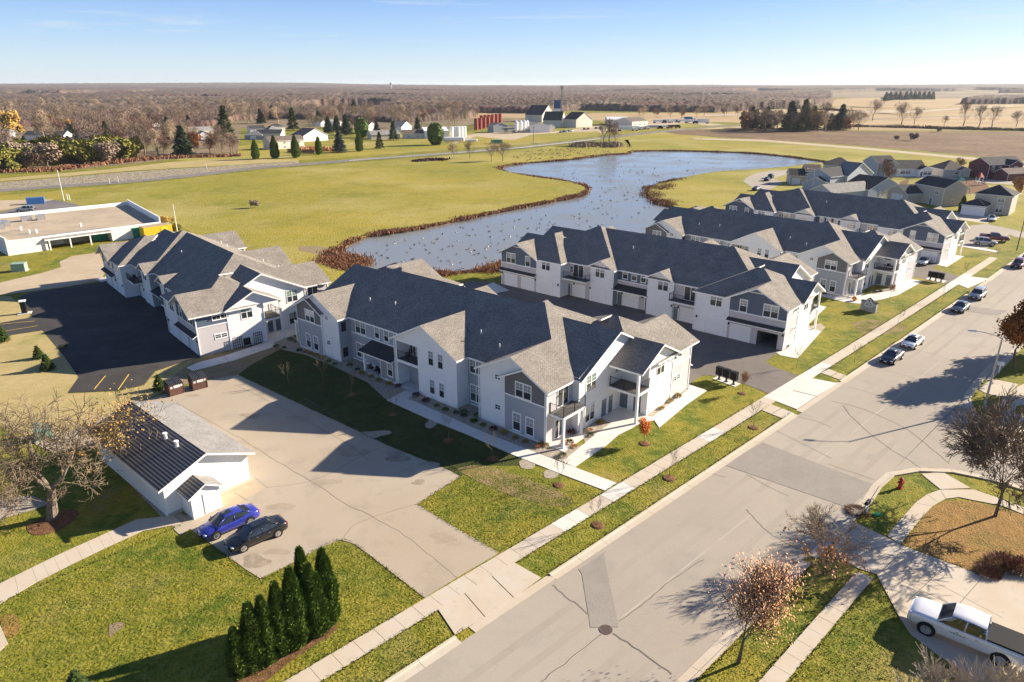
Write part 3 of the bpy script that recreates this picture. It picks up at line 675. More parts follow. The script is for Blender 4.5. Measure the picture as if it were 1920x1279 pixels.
# the plain: one sheet with the pond left open
outer = [(-9000,-60),(9000,-60),(9000,14000),(-9000,14000)]
sheet('ground', outer, 0, M['lawn'], holes=[pond])
bk = MB(); pin = inset(pond, 1.6); k = len(pond)
for i in range(k):
    j = (i+1) % k; bk.face([(pond[i].x,pond[i].y,0),(pond[j].x,pond[j].y,0),(pin[j].x,pin[j].y,-.9),(pin[i].x,pin[i].y,-.9)])
tag(bk.build('pond_bank', M['mulch']), kind='structure')
wm = mat('pond_water', (.20,.205,.20), .10, spec=.5); n_, l_, b_ = N(wm)
g_ = n_.new('ShaderNodeNewGeometry'); mp_ = n_.new('ShaderNodeMapping'); mp_.inputs['Scale'].default_value = (.5,.16,1); l_.new(g_.outputs['Position'], mp_.inputs[0])
nn_ = n_.new('ShaderNodeTexNoise'); nn_.inputs['Scale'].default_value = 2.2; nn_.inputs['Detail'].default_value = 5; l_.new(mp_.outputs[0], nn_.inputs['Vector'])
bp_ = n_.new('ShaderNodeBump'); bp_.inputs['Strength'].default_value = .30; bp_.inputs['Distance'].default_value = .05; l_.new(nn_.outputs[0], bp_.inputs['Height']); l_.new(bp_.outputs[0], b_.inputs['Normal'])
nr_ = n_.new('ShaderNodeTexNoise'); nr_.inputs['Scale'].default_value = .06; l_.new(g_.outputs['Position'], nr_.inputs['Vector'])
mr_ = n_.new('ShaderNodeMapRange'); mr_.inputs[1].default_value = .4; mr_.inputs[2].default_value = .65; mr_.inputs[3].default_value = .10; mr_.inputs[4].default_value = .28; l_.new(nr_.outputs[0], mr_.inputs[0]); l_.new(mr_.outputs[0], b_.inputs['Roughness'])
b_.inputs['IOR'].default_value = 1.33
sheet('pond_water', inset(pond, .5), -.45, wm)
# ground covers, each a few millimetres above the one below
def patch(name, px, z, m, sm=0):
    P = GL(px)
    if sm: P = smooth_line(P + [P[0]], sm)[:-1]
    return sheet(name, P, z, M[m])
ROADPX = [(-260,378),(-60,363),(0,357.5),(120,349),(250,340),(365,328.5),(480,315.5),(570,308.5),(665,300.5),(760,293.5),(841,287.7),(960,278.2),(1000,274),(1060,267.5),(1113,261),(1170,254.5),(1225,248.5),(1290,242.5),(1349,238),(1440,232.5),(1560,227),(1700,221),(1960,214)]
road = smooth_line(GL(ROADPX), 4)
patch('meadow', [(-500,375),(-60,372),(200,350),(480,320),(665,305),(841,292),(960,283),(1113,266),(1178,262),(1187,284),(1131,291),(1068,298.5),(975,306),(936,313),(944,321),(990,330),(1062,340),(1098,350),(1088,366),(1037,377),(953,393),(865,411),(787,427.5),(693,441.5),(655,454),(617,478),(612,490),(625,503),(700,520),(560,560),(470,500),(330,420),(240,385),(130,395),(0,398),(-500,420)], .03, 'meadow')
patch('meadow', [(1113,262),(1240,247),(1340,258),(1600,275),(1860,297),(1990,308),(1990,330),(1826,325),(1700,317),(1551,301.5),(1488,292.5),(1400,284.5),(1270,280.5),(1188,281.5),(1170,262)], .03, 'meadow')
patch('meadow', [(1541,305),(1490,312),(1420,318.5),(1340,323.5),(1281,334.5),(1233,346.5),(1217,358),(1230,373),(1264,387),(1330,400),(1400,410),(1480,400),(1560,360),(1600,330)], .03, 'meadow')
patch('meadow', [(440,312),(480,306),(665,294),(841,281),(1000,268),(1113,256),(1240,243),(1180,236),(1000,245),(760,252),(560,262),(380,280),(330,300)], .03, 'meadow')
patch('plowed_field', [(1235,246),(1340,243),(1560,238),(1600,246),(1700,247),(2100,246),(2100,318),(1990,306),(1860,295),(1600,272),(1340,256.5),(1270,252)], .04, 'plowed')
patch('stubble_field', [(1560,237),(1700,216),(1500,204),(1600,200),(1760,208),(2200,190),(2200,244),(1920,244),(1700,245),(1600,244)], .05, 'stubble')
patch('stubble_field', [(1000,222),(1120,212),(1340,212),(1420,206),(1560,203),(1700,216),(1560,236),(1349,229),(1240,232),(1100,225)], .05, 'stubble')
patch('stubble_field', [(560,212),(700,206),(840,207),(1010,212),(1000,221),(850,222),(700,222)], .05, 'stubble')
patch('stubble_field', [(1500,192),(1600,184),(1960,178),(1960,200),(1700,205),(1560,200)], .05, 'stubble')
patch('stubble_field', [(0,177),(260,172),(420,174),(300,184),(0,186)], .05, 'stubble')
patch('stubble_field', [(1250,243),(1440,234),(1560,238),(1340,242)], .055, 'stubble')
patch('wood_floor', [(-1500,190),(-1500,330),(-300,338),(0,326),(120,320),(250,308),(330,298),(445,290),(450,262),(452,240),(560,240),(640,240),(760,246),(880,236),(1000,226),(1000,205),(600,200),(100,198)], .035, 'leaf_floor')
patch('dry_bank', [(-300,366),(0,342),(110,334),(250,322),(480,308),(560,303),(560,309),(480,314),(365,326),(250,337.5),(120,346.5),(0,355),(-300,378)], .06, 'riprap')
patch('rough_grass', [(-300,350),(0,335),(200,318),(330,303),(440,298),(560,300),(560,303),(480,307),(250,320),(110,332),(0,340),(-300,364)], .05, 'straw')
sheet('highway', strip(offset_line(road, 4.4), offset_line(road, -4.4)), .09, M['highway'])
for d in (-3.9, 3.9): sheet('road_edge_line', strip(offset_line(road, d+.09), offset_line(road, d-.09)), .1, M['white_line'])
for d in (-.12, .12): sheet('road_center_line', strip(offset_line(road, d+.06), offset_line(road, d-.06)), .1, M['yellow'])
fr = smooth_line(GL([(1000,268),(985,262),(940,258),(900,258),(850,262),(700,270)]), 5)
# trail on the dike in front of the ploughed field, farm drives
patch('field_path', [(1300,259),(1430,262),(1600,275),(1860,299),(2000,309),(2000,313),(1860,303.5),(1600,279),(1430,265.5),(1300,261.5)], .06, 'gravel_road')
patch('farm_yard', [(845,272),(880,262),(960,262),(1010,268),(1060,262),(1130,250),(1300,238),(1360,234),(1300,229),(1180,228),(1050,246),(1000,248),(900,250),(860,256)], .06, 'gravel_road')
patch('farm_lawn', [(965,262),(1000,252),(1120,246),(1128,252),(1070,262),(1020,267),(985,266)], .075, 'meadow')
patch('farm_lawn', [(862,266),(893,256),(930,260),(1000,270),(960,273),(905,270)], .075, 'meadow')
patch('farm_lawn', [(1130,246),(1290,231),(1330,236),(1240,243),(1150,253)], .075, 'meadow')
patch('distant_road', [(1700,208),(1790,203),(1900,197),(1900,200),(1790,206),(1700,212)], .08, 'gravel_road'); patch('distant_road', [(1320,215),(1560,209),(1700,207),(1700,211),(1560,213),(1320,218)], .08, 'gravel_road')
# streets near the camera: asphalt, gutters, curbs
sheet('street', strip(SL(.72, -60, 190), SL(12.25, -60, 190)), .008, M['asphalt_old'])
lowc = GL([(1627.8,934),(1654.5,911.7),(1677,893.4),(1694,887.8),(1719,885.8),(1766,884.5),(1850,900),(1920,921),(2050,965),(2300,1060)])
upc = GL([(1872,683),(1850,706),(1829.8,733),(1819,750),(1822,762),(1836,779.8),(1858,799),(1920,827),(2050,885),(2300,1000)])
sheet('side_street', [S(36,12.2), *offset_line(smooth_line(lowc,3), -.6), *reversed(offset_line(smooth_line(upc,3), .6)), S(72,12.2)], .020, M['asphalt_old'])
def curb(line, side, name='curb', sgl=3.0):
    """gutter pan and raised curb following line (back of curb); side +1: street lies to the right"""
    line = [Vector((p[0],p[1],0)) for p in line]; g = MB(); c = MB()
    root = empty(name, (0,0,0)); root['kind'] = 'structure'
    L = resample(line, sgl); offs = [offset_line(L, d*side) for d in (0, .18, .24, .78)]
    hts = [.13, .12, .045, .03]
    gm = MB()
    for i in range(len(L)-1):
        for a in range(3):
            pts = [(*offs[a][i][:2], hts[a]), (*offs[a][i+1][:2], hts[a]), (*offs[a+1][i+1][:2], hts[a+1]), (*offs[a+1][i][:2], hts[a+1])]
            sh = Vector(pts[1])-Vector(pts[0]); ln = sh.length
            if ln < .1: continue
            d = sh/ln*.012
            pts = [Vector(pts[0])+d, Vector(pts[1])-d, Vector(pts[2])-d, Vector(pts[3])+d]
            (c if a < 2 else g).face(pts if side < 0 else pts[::-1], 0)
        pts = [(*offs[0][i][:2], .13), (*offs[0][i+1][:2], .13), (*offs[0][i+1][:2], -.05), (*offs[0][i][:2], -.05)]
        c.face(pts if side > 0 else pts[::-1], 0)
    c.build('curb_stone', M['concrete'], root); g.build('gutter', M['concrete'], root)
    sheet('joint_bed', strip(offset_line(L, .02*side), offset_line(L, .76*side)), .026, M['joint'], root)
    return root
for a, b in ((-60,-15),(-15,1.2),(8.9,48.9),(60.5,117),(127,190)):
    curb(SL(.05, a, b, 3), 1)
for a, b in ((1.2,8.9),(48.9,60.5),(117,127)):   # lowered at the aprons
    sheet('gutter', strip(SL(.05,a,b,3), SL(.74,a,b,3)), .034, M['concrete'])
curb(SL(12.9, -60, 25, 3)[::1], -1); sheet('gutter', strip(SL(12.2,25,33,3), SL(12.9,25,33,3)), .034, M['concrete'])
curb(SL(12.9, 33, 36.5, 3)+smooth_line(lowc[1:], 4), -1)
curb(smooth_line(upc, 4), 1); curb(SL(12.9, 74, 190, 3), -1)
# public walk of separate slabs along the street
def slab_walk(name, sA, sB, t0, t1, step, m='concrete', z=.06, new=()):
    root = empty(name, (0,0,0)); root['kind'] = 'structure'
    sheet('joint_bed', strip(SL(t0, sA, sB), SL(t1, sA, sB)), z-.035, M['joint'], root)
    s = sA; i = 0
    while s < sB-.2:
        e = min(s+step, sB); g = .014
        mb = MB(); P = [S(s+g,t0), S(s+g,t1), S(e-g,t1), S(e-g,t0)]
        mb.prism(ccw([(p.x,p.y) for p in P]), z-.03, z+R.uniform(-.004,.004), 0)
        nw = any(a <= s < b for a, b in new)
        mb.build('slab', M['concrete_new' if nw else m], root); s = e; i += 1
    return root
slab_walk('sidewalk', -30, 150, -4.16, -2.66, 1.56, new=((12.4,15.4),(18.7,21.9),(34,38.5),(49.5,64),(112,130)))
slab_walk('sidewalk', -6, 25.7, 15.62, 16.75, 1.56)
def pave(name, px, m, z=.05, joints=(), w=.02, world=False, thick=.04):
    P = px if world else GL(px)
    root = sheet(name, P, z, M[m], thick=thick)
    for a, b in joints:
        a, b = (a, b) if world else (G(*a), G(*b)); d = (b-a).normalized(); nrm = Vector((d.y,-d.x,0))*w
        mb = MB(); mb.face([(a+nrm).to_tuple()[:2]+(z+.002,), (a-nrm).to_tuple()[:2]+(z+.002,), (b-nrm).to_tuple()[:2]+(z+.002,), (b+nrm).to_tuple()[:2]+(z+.002,)]); mb.f[-1] = tuple(reversed(mb.f[-1]))
        mb.build('joint', M['joint'], root)
    return root
# aprons made of slabs
def slabs(name, quads, m, z=.05):
    root = empty(name, (0,0,0)); root['kind'] = 'structure'
    for q in quads:
        P = GL(q); sheet('joint_bed', P, z-.035, M['joint'], root); c = sum(P, Vector())/len(P); P = [p + (c-p).normalized()*.02 for p in P]
        mb = MB(); mb.prism(ccw([(p.x,p.y) for p in P]), z-.04, z); mb.build('slab', M[m], root)
    return root
slabs('driveway_apron', [[(819.6,1141),(869,1112),(909,1158),(853,1191)],[(870,1111.5),(921,1081),(963,1122),(910,1157.5)],[(922,1080.5),(961,1054),(1015,1084),(964,1121.5)]], 'concrete', .055)
slabs('driveway_apron', [[(1452,752),(1486,733),(1530,744),(1494,768)],[(1487,732.5),(1522,710),(1570,719),(1531,743.5)]], 'concrete_new', .055)
slabs('driveway_apron', [[(1796,533),(1820,519),(1856,523),(1814,541)]], 'concrete_new', .055)
slabs('curb_walk', [[(1426.4,769),(1444,758),(1465,766),(1446,777)],[(1447,777.5),(1466,766.5),(1485.5,774),(1466.7,785)],[(1539,700),(1554,692.5),(1571,699),(1557,706)],[(1558,706.5),(1572,699.5),(1589,705.5),(1575,713)]], 'concrete', .055)
# the old lot round the garage
lot = [(237,760),(258,755),(307,740),(370,718),(445.6,703),(560,757),(650.8,799),(727.5,836),(833,878),(864,893.6),(782.6,946),(837,980),(934.8,1036.5),(926,1043),(860,1082),(796,1121.5),(700,1047),(665,1021),(639,1012.6),(600.7,1027.4),(553,1054),(488,1085),(460,1067.4),(429,1045),(393,1018.5),(356,992),(345,1000),(338,1004),(325,992),(375,960),(405,945),(300,850)]
lt = sheet('driveway', GL(lot), .03, M['lot_old'])
def crackline(px, w, parent, z=.034, m='crack', sm=5, wig=.07):
    P = smooth_line(GL(px), sm); Q = []
    for i, p in enumerate(P):
        Q.append(p + Vector((R.uniform(-wig,wig), R.uniform(-wig,wig), 0))*(0 if i in (0, len(P)-1) else 1))
    a, b = offset_line(Q, w), offset_line(Q, -w); mb = MB()
    for i in range(len(Q)-1): mb.face([(*a[i][:2],z),(*a[i+1][:2],z),(*b[i+1][:2],z),(*b[i][:2],z)])
    o = mb.build('crack', M[m], parent); return o
for px, w in (([(445,818),(520,866),(575,898),(640,940),(700,970)],.035),([(330,755),(445,820)],.03),([(440,722),(500,750),(575,790),(650,832),(690,862)],.03),
              ([(500,915),(560,907),(610,892),(690,850),(727,836)],.03),([(700,970),(740,957),(783,946)],.03),([(700,970),(665,985),(641,1012)],.03),([(700,970),(760,1005),(810,1045),(858,1085)],.025),
              ([(560,740),(610,770),(650,799)],.025),([(478,896),(500,915)],.02)):
    crackline(px, w*.7, lt, .034)
def stain(px, r, col=None, m='lot_stain', z=.033):
    c = G(*px); n = 18; ph = R.uniform(0,6); P = []
    for i in range(n):
        a = i*2*math.pi/n; k = r*(1+.25*math.sin(2*a+ph)+.18*math.sin(3*a+ph*2)+.1*R.uniform(-1,1)); P.append(Vector((c.x+k*math.cos(a)*1.4, c.y+k*math.sin(a)*.8, 0)))
    o = sheet('oil_stain', P, z, M[m], parent=lt); return o
M['lot_stain'] = layered('oil_stained_paving', (.27,.22,.165), [((.34,.28,.205),1.2,.40,.60,1.0), ((.18,.15,.12),2.5,.55,.7,.8)], bump=.2); M['lot_stain2'] = layered('damp_stained_paving', (.325,.265,.195), [((.37,.305,.225),.8,.40,.60,1.0)], bump=.2)
for px, r, m_ in (((480,1053),.9,'lot_stain'),((527,950),.7,'lot_stain2'),((700,815),1.1,'lot_stain2'),((745,858),1.0,'lot_stain'),((660,846),1.3,'lot_stain2'),((560,785),.9,'lot_stain2'),((805,870),.6,'lot_stain2'),((610,905),.8,'lot_stain2'),((785,905),.5,'lot_stain'),((520,1035),.6,'lot_stain2'),((830,1010),.8,'lot_stain2'),((470,780),.8,'lot_stain'),((362,742),.6,'lot_stain2')): stain(px, r, m=m_)
pave('garage_pad', [(405,950),(412,935),(468,896),(497,915),(440,948),(415,962)], 'gravel_road', .045, joints=[((440,925),(462,938))])
# street seams and wheel wear
sheet('street_seam', strip(SL(6.45,-60,190),SL(6.6,-60,190)), .016, layered('seam_asphalt',(.42,.37,.30),[((.36,.31,.25),.4,.4,.6,.8)],bump=0))
for t0_ in (3.1,4.9,8.2,10.0): sheet('wheel_wear', strip(SL(t0_,-60,190),SL(t0_+.55,-60,190)), .012, layered('worn_asphalt',(.325,.28,.228),[((.37,.32,.262),.12,.4,.62,.9),((.345,.297,.240),.6,.45,.6,.8)],rough=.85,bump=.2,bscale=20,bdist=.01))
# street patches, sealed cracks, manhole
st = [o for o in COL.objects if o.name == 'street'][0]
sheet('street_patch', GL([(1085,1068),(1136,1034),(1132,1040),(1160,1176),(1107,1177),(1091,1077)]), .026, M['asphalt_patch'])
sheet('street_patch', GL([(1357,872),(1430,830),(1640,910),(1592,953)]), .026, M['asphalt_patch'])
sheet('street_patch', GL([(1796,572),(1890,583),(1870,592),(1790,581)]), .026, M['asphalt_patch'])
for px, w in (([(1014,1279),(1070,1235),(1130,1188)],.05),([(1150,1188),(1200,1220),(1260,1265)],.05),([(1160,1165),(1210,1130),(1258,1088),(1320,1050)],.045),([(1036,1097),(1070,1125),(1103,1152)],.04),
              ([(1530,1040),(1480,1022),(1432,990),(1400,955)],.035),([(1360,895),(1290,875),(1250,850)],.03),([(1400,890),(1440,912),(1480,930)],.03),
              ([(1560,752),(1620,768),(1700,805),(1750,845),(1780,870)],.04),([(1580,760),(1600,785),(1660,835),(1715,870),(1740,890)],.04),([(1590,725),(1680,750),(1790,768)],.03),([(1552,870),(1640,900)],.03),
              ([(1440,800),(1500,830),(1560,860)],.03),([(1470,775),(1530,790),(1560,802)],.03),([(1640,690),(1700,705),(1760,730)],.03),([(1690,648),(1760,668),(1820,690)],.03)):
    crackline(px, w*.6, st, .034)
mh = MB(); c = G(1136,1181); mh.tube((c.x,c.y,.0),(c.x,c.y,.035),.45,.45,24)
for k in range(-3,4): mh.box(c.x-.3,c.x+.3,c.y+k*.1-.015,c.y+k*.1+.015,.036,.042)
tag(mh.build('manhole_cover', mat('rusty_iron', (.11,.075,.065), .7)), 'round rusty manhole cover in the street at the end of the grey patch', 'manhole cover')
# right side walks and drives
pave('house_driveway', [(1555,1035),(1608,1066),(1643,1077),(1687,1159),(1708,1190),(1760,1230),(1850,1290),(1990,1350),(2100,1230),(1990,1060),(1920,1067),(1887,1071),(1873,1089),(1836,1078),(1688,1022),(1657,1006),(1606,982),(1597,974)], 'concrete', .055,
     joints=[((1597,1010),(1880,1160)),((1560,1035),(1690,1023)),((1645,1080),(1700,1025)),((1700,1130),(1780,1055)),((1680,1085),(1735,1112)),((1775,1160),(1845,1080)),((1735,1112),(1920,1200))])
pave('curved_walk', [(1663,1005),(1691,972),(1716,944),(1738,928),(1763,919),(1826,919),(1873,935),(1960,968),(1960,982),(1879,949),(1826,939),(1798,933),(1773,936),(1748,950),(1722,978),(1688,1021)], 'concrete', .06, joints=[((1691,972),(1722,978)),((1716,944),(1748,950)),((1763,919),(1773,936)),((1738,928),(1758,942))])
pave('curb_ramp', [(1727,889),(1768,886),(1820,916),(1763,918)], 'concrete', .05)
pave('corner_walk', [(1838,782),(1882,782),(1876,760),(1882,747),(1909,725),(1990,690),(1990,745),(1905,762),(1903,775),(1990,812),(1990,830),(1860,800)], 'concrete', .055, joints=[((1876,765),(1905,768)),((1895,735),(1920,745))])
pave('house_driveway', [(1832,729),(1862,711),(1909,721),(1882,746),(1848,738)], 'concrete', .05)
sheet('leaf_strewn_lawn', smooth_line(GL([(1690,1020),(1724,980),(1748,952),(1775,938),(1826,941),(1920,966),(1990,1000),(1985,1060),(1920,1066),(1887,1070),(1872,1087),(1836,1077)]),1), .02, M['brown_lawn'])
# second driveway and garage courts (local frame of the near building)
def UV(ob, u, v): return ob.matrix_basis @ Vector((u, v, 0))
cB, cC, cD, cE, cA = bB, bC, bD, bE, bA
sheet('garage_court', [UV(cB,-4.2,-21.95), G(1300,714.5), G(1316,704), G(1333,704), G(1391.5,719), G(1415,727.5), G(1440.8,739), G(1497,704.8), G(1469,694.6), G(1443,685), G(1438,677), G(1454,664), UV(cC,-4.2,21.95), UV(cC,4,21.95), UV(cC,9,19.3), UV(cC,18,18.3), UV(cC,47.5,21.9), UV(cC,53,24), UV(cB,49,-23), UV(cB,47.4,-21.9), UV(cB,34,-19), UV(cB,9,-19)], .025, M['asphalt_lot'])
sheet('garage_court', [UV(cD,-4.2,-21.95), G(1716,519.5), G(1778,532), G(1795,532.5), G(1818,519), G(1802,519), G(1748,503.5), UV(cE,-4.2,21.95), UV(cE,47.5,21.95), UV(cD,47.4,-21.9)], .025, M['asphalt_lot'])
sheet('parking_lot', GL([(44,553),(60,548),(130,538),(200,527)])+[UV(cA,47,20), UV(cA,34,17.5), UV(cA,9,17.5), UV(cA,-4,20)]+GL([(375,672),(360,673.7),(291,696),(269.7,721.8),(222.8,732.4),(178,734.7),(126.6,737),(147.7,707.7),(119.6,667.9),(79.7,619.8),(14,629),(-60,645),(-60,617),(0,605.7),(61,595),(59.8,590.5),(54,582),(35,560)]), .03, M['asphalt_new'])
for a, b in (((-20,610),(65,602.5)),((-10,624.5),(71,611)),((198,705),(177,730)),((242,702),(222,731))):
    a, b = G(*a), G(*b); d = (b-a).normalized(); nr = Vector((d.y,-d.x,0))*.06
    sheet('parking_line', [a+nr,b+nr,b-nr,a-nr], .036, M['yellow'])
patch('gravel_track', [(-200,565),(-200,525),(0,530),(77,512.5),(114,501.5),(111.6,491),(135.7,480),(186,473.5),(200,505),(190,525),(122,538),(61,546),(0,553)], .02, 'gravel_road')
patch('dormant_lawn', [(-80,555),(20,556),(40,575),(60,596),(0,606),(-80,620)], .015, 'straw'); patch('dormant_lawn', [(-80,640),(14,630),(80,620),(120,668),(148,708),(127,738),(178,736),(223,734),(270,723),(292,697),(420,650),(330,724),(258,756),(236,765),(180,800),(90,835),(-80,760)], .015, 'straw')
patch('bare_ground_strip', [(330,724),(300,726),(362,676),(500,640),(525,655),(470,685),(445,703),(370,718)], .02, 'dirt')  # bare soil colour on the strip beside the old driveway
patch('dirt_patch', [(560,462),(600,462),(640,470),(600,478),(560,470)], .04, 'dirt')
patch('shade_painted_turf', [(447,703),(470,684),(525,655),(570,666),(617,684),(689,718),(725,752),(800,786),(900,826),(960,854),(1010,874),(900,873),(864,893),(833,878),(727,836),(651,799),(560,757)], .01, 'turf_shade_tone')  # garden-side shade painted into this lawn strip as darker turf
patch('worn_soil', [(855,880),(900,872),(980,895),(1070,935),(1050,950),(960,930),(900,905)], .012, 'worn', 3)
patch('worn_soil', [(1595,605),(1640,600),(1700,610),(1680,625),(1620,625)], .012, 'worn', 3)
patch('worn_soil', [(205,1172),(222,1167),(234,1170),(214,1190),(205,1194)], .016, 'dirt', 3)
# private walks round the buildings
WJ = lambda a, b, n: [((a[0][0]+(b[0][0]-a[0][0])*i/n, a[0][1]+(b[0][1]-a[0][1])*i/n), (a[1][0]+(b[1][0]-a[1][0])*i/n, a[1][1]+(b[1][1]-a[1][1])*i/n)) for i in range(1, n)]
def slab_strip(name, rails, n, m, z=.055):
    """slabs between two pixel polylines, n per span"""
    root = empty(name, (0,0,0)); root['kind'] = 'structure'
    A, B_ = GL(rails[0]), GL(rails[1])
    sheet('joint_bed', A + B_[::-1], z-.03, M['joint'], root)
    for i in range(len(A)-1):
        for k in range(n[i]):
            q = [A[i].lerp(A[i+1], k/n[i]), A[i].lerp(A[i+1], (k+1)/n[i]), B_[i].lerp(B_[i+1], (k+1)/n[i]), B_[i].lerp(B_[i+1], k/n[i])]
            c = sum(q, Vector())/4; q = [p+(c-p).normalized()*.016 for p in q]
            mb = MB(); mb.prism(ccw([(p.x,p.y) for p in q]), z-.025, z); mb.build('slab', M[m], root)
    return root
slab_strip('garden_walk', ([(763,747),(830,776),(900,808),(1000,847),(1078,877),(1157,906.5)],[(725,751),(800,785),(875,815),(960,853),(1050,889),(1134,920.6)]), [5,6,8,6,4], 'concrete_new')
slab_strip('garden_walk', ([(761,732),(725,751)],[(786,740),(763,747)]), [2], 'concrete_new', .056)
slab_strip('entry_walk', ([(1054,866),(1095,833),(1117,814),(1145,794)],[(1078,877),(1137,836),(1160,816),(1183,805)]), [6,2,2], 'concrete_new')
pave('entry_terrace', [(1145,794),(1127,784),(1162,760),(1216,781),(1236,786),(1192,798.5),(1183,805)], 'concrete_new', .06)
slab_strip('end_walk', ([(1223,783),(1290,731),(1292,722)],[(1236,803),(1287,760),(1326,733)]), [8,2], 'concrete_new', .064)
pave('corner_patio', [UV(cB,-2.2,.1), UV(cB,-2.0,-4.3), UV(cB,.1,-4.3), UV(cB,.1,.1)], 'concrete_new', .07, world=True)
pave('corner_patio', [UV(cD,-2.2,.1), UV(cD,-2.0,-4.3), UV(cD,.1,-4.3), UV(cD,.1,.1)], 'concrete_new', .07, world=True)
slab_strip('end_walk', ([(1472,658),(1513,615)],[(1494.7,673),(1540,622)]), [7], 'concrete_new'); pave('end_walk', [(1455,661),(1474,657),(1496,673),(1462,666.5)], 'concrete_new', .05)
pave('end_walk', [(1500,612),(1527,571),(1549,576),(1517,607)], 'concrete_new', .058, joints=[((1512,592),(1532,595))])
pave('end_walk', [(1520,545),(1560,553),(1600,561),(1630,551),(1674,543),(1700,523),(1731,527),(1683,554),(1641,565),(1610,570),(1580,566),(1518,549.5)], 'concrete_new', .052, joints=[((1641,549),(1650,564)),((1674,543),(1683,554)),((1690,531),(1706,541)),((1600,561),(1610,570)),((1560,553),(1566,562))])
pave('end_walk', [(1757,497),(1787,478),(1807,481),(1775,501)], 'concrete_new', .052); pave('end_walk', [(1793,461),(1797,458),(1872,471),(1869,474)], 'concrete_new', .052)
pave('parking_bay', [(1800,460),(1803,425),(1850,420),(1930,431),(1990,440),(1990,452),(1905,445),(1893,440),(1870,452),(1846,470)], 'asphalt_old', .03)
pave('end_walk', [(350,690),(372,680),(420,668),(505,640),(520,648),(440,676),(362,696)], 'concrete_new', .052, joints=[((420,668),(430,680)),((470,652),(480,664))])
pave('end_walk', [(478,635),(545,598),(570,600),(560,625),(500,648)], 'concrete_new', .05); pave('garage_pad', [(178,524),(200,519),(216,524),(190,529)], 'concrete_new', .05); pave('garage_pad', [(888,545),(925,530),(955,545),(920,552)], 'concrete_new', .05)
pave('pond_walk', [(494,488),(498,480),(530,490),(560,505),(545,510)], 'gravel_road', .04)
slab_strip('front_walk', ([(-40,1115),(60,1065),(120,1036),(185,1007),(255,975),(325,995-28)],[(-40,1135+22),(70,1092),(133,1060),(197,1029),(267,997),(340,983)]), [3,3,3,4,4], 'concrete', .052)
pave('front_step', [(-60,1180),(0,1172),(15,1207),(0,1222),(-60,1240)], 'concrete', .05)
sheet('leaf_pile', smooth_line(GL([(0,1160),(25,1150),(40,1175),(25,1195),(5,1192)]),2), .03, M['brown_lawn'])
# patios under the recesses
for bb in (cB, cD):
    pave('patio', [UV(bb,19.0,.25), UV(bb,22.6,.25), UV(bb,22.6,-1.8), UV(bb,19.0,-1.8)], 'concrete_new', .055, world=True)
    pave('patio', [UV(bb,26.0,.3), UV(bb,29.4,.3), UV(bb,29.4,-1.8), UV(bb,26.0,-1.8)], 'concrete_new', .055, world=True)
    sheet('gravel_bed', [UV(bb,9.1,.3), UV(bb,12.7,.3), UV(bb,12.7,-1.85), UV(bb,9.1,-1.85)], .04, M['gravel']); sheet('gravel_bed', [UV(bb,29.45,.3), UV(bb,34.1,.3), UV(bb,34.1,-1.85), UV(bb,29.45,-1.85)], .04, M['gravel'])
# gravel beds
patch('gravel_bed', [(500,640),(545,625),(566,648),(612,669),(648,681),(665,674),(746,716),(787,736),(761,732),(725,750),(689,717.5),(617,683),(570.6,665),(530,656)], .035, 'gravel')
patch('gravel_bed', [(763,747),(787,736),(858,769),(876,757),(902,786),(1027,835),(1055,845),(1095,833),(1054,866),(1000,846.5),(900,807.5),(830,775.5)], .035, 'gravel')
patch('gravel_bed', [(1095,815),(1090,805),(1128,786),(1146,794),(1117,814),(1096,832)], .036, 'gravel'); patch('gravel_bed', [(1213,779),(1284,727),(1290,731),(1223,783)], .036, 'gravel')
patch('gravel_bed', [(1463,658),(1505,619),(1512,616),(1472,658)], .036, 'gravel'); patch('gravel_bed', [(1505,616),(1538,606),(1548,614),(1540,622)], .036, 'gravel')
patch('gravel_bed', [(1628,552),(1640,545),(1676,540),(1674,543),(1640,552)], .056, 'gravel')
patch('stone_ring', [(973,866),(985,861),(1003,870),(998,879),(978,878)], .03, 'gravel', 3); patch('stone_ring', [(1019,886),(1030,881),(1048,888),(1040,897),(1022,896)], .03, 'gravel', 3); patch('stone_ring', [(797,795),(808,787),(822,792),(810,803),(799,802)], .03, 'gravel', 3)
patch('gravel_bed', [(235,880),(258,900),(348,968),(372,962),(330,990),(316,984),(240,905)], .035, 'gravel'); patch('gravel_bed', [(55,828),(160,800),(205,775),(220,790),(180,815),(225,830),(100,850)], .035, 'gravel'); patch('gravel_bed', [(-40,935),(60,930),(95,945),(60,958),(-40,985)], .035, 'gravel')
patch('mulch_ring', [(50,985),(95,965),(135,955),(148,965),(120,990),(80,1003),(55,1000)], .03, 'mulch', 3)
patch('mulch_bed', [(440,1279),(480,1262),(540,1225),(600,1190),(628,1165),(632,1180),(600,1205),(545,1240),(490,1285),(440,1300)], .03, 'mulch', 2)
sheet('cul_de_sac', GL([(1393.4,340),(1400,333),(1418.5,325),(1450,320),(1479,319),(1478,326),(1450,335),(1470,342),(1440,358),(1415,355)]), .045, M['asphalt_old'])
patch('neighbour_street', [(1640,330),(1700,324),(1800,334),(1920,340),(2000,348),(2000,356),(1900,347),(1780,340),(1700,333)], .045, 'asphalt_old')
patch('yellow_lawn', [(1540,345),(1640,335),(1900,350),(2000,365),(2000,450),(1920,435),(1850,420),(1800,425),(1730,400),(1600,380)], .04, 'meadow')
patch('old_paving', [(-200,400),(0,398),(60,382),(100,375),(140,382),(165,392),(90,402),(0,412),(-200,430)], .045, 'highway'); patch('neighbour_driveway', [(-200,398),(0,395),(95,380),(100,374),(0,376),(-200,385)], .044, 'gravel_road')
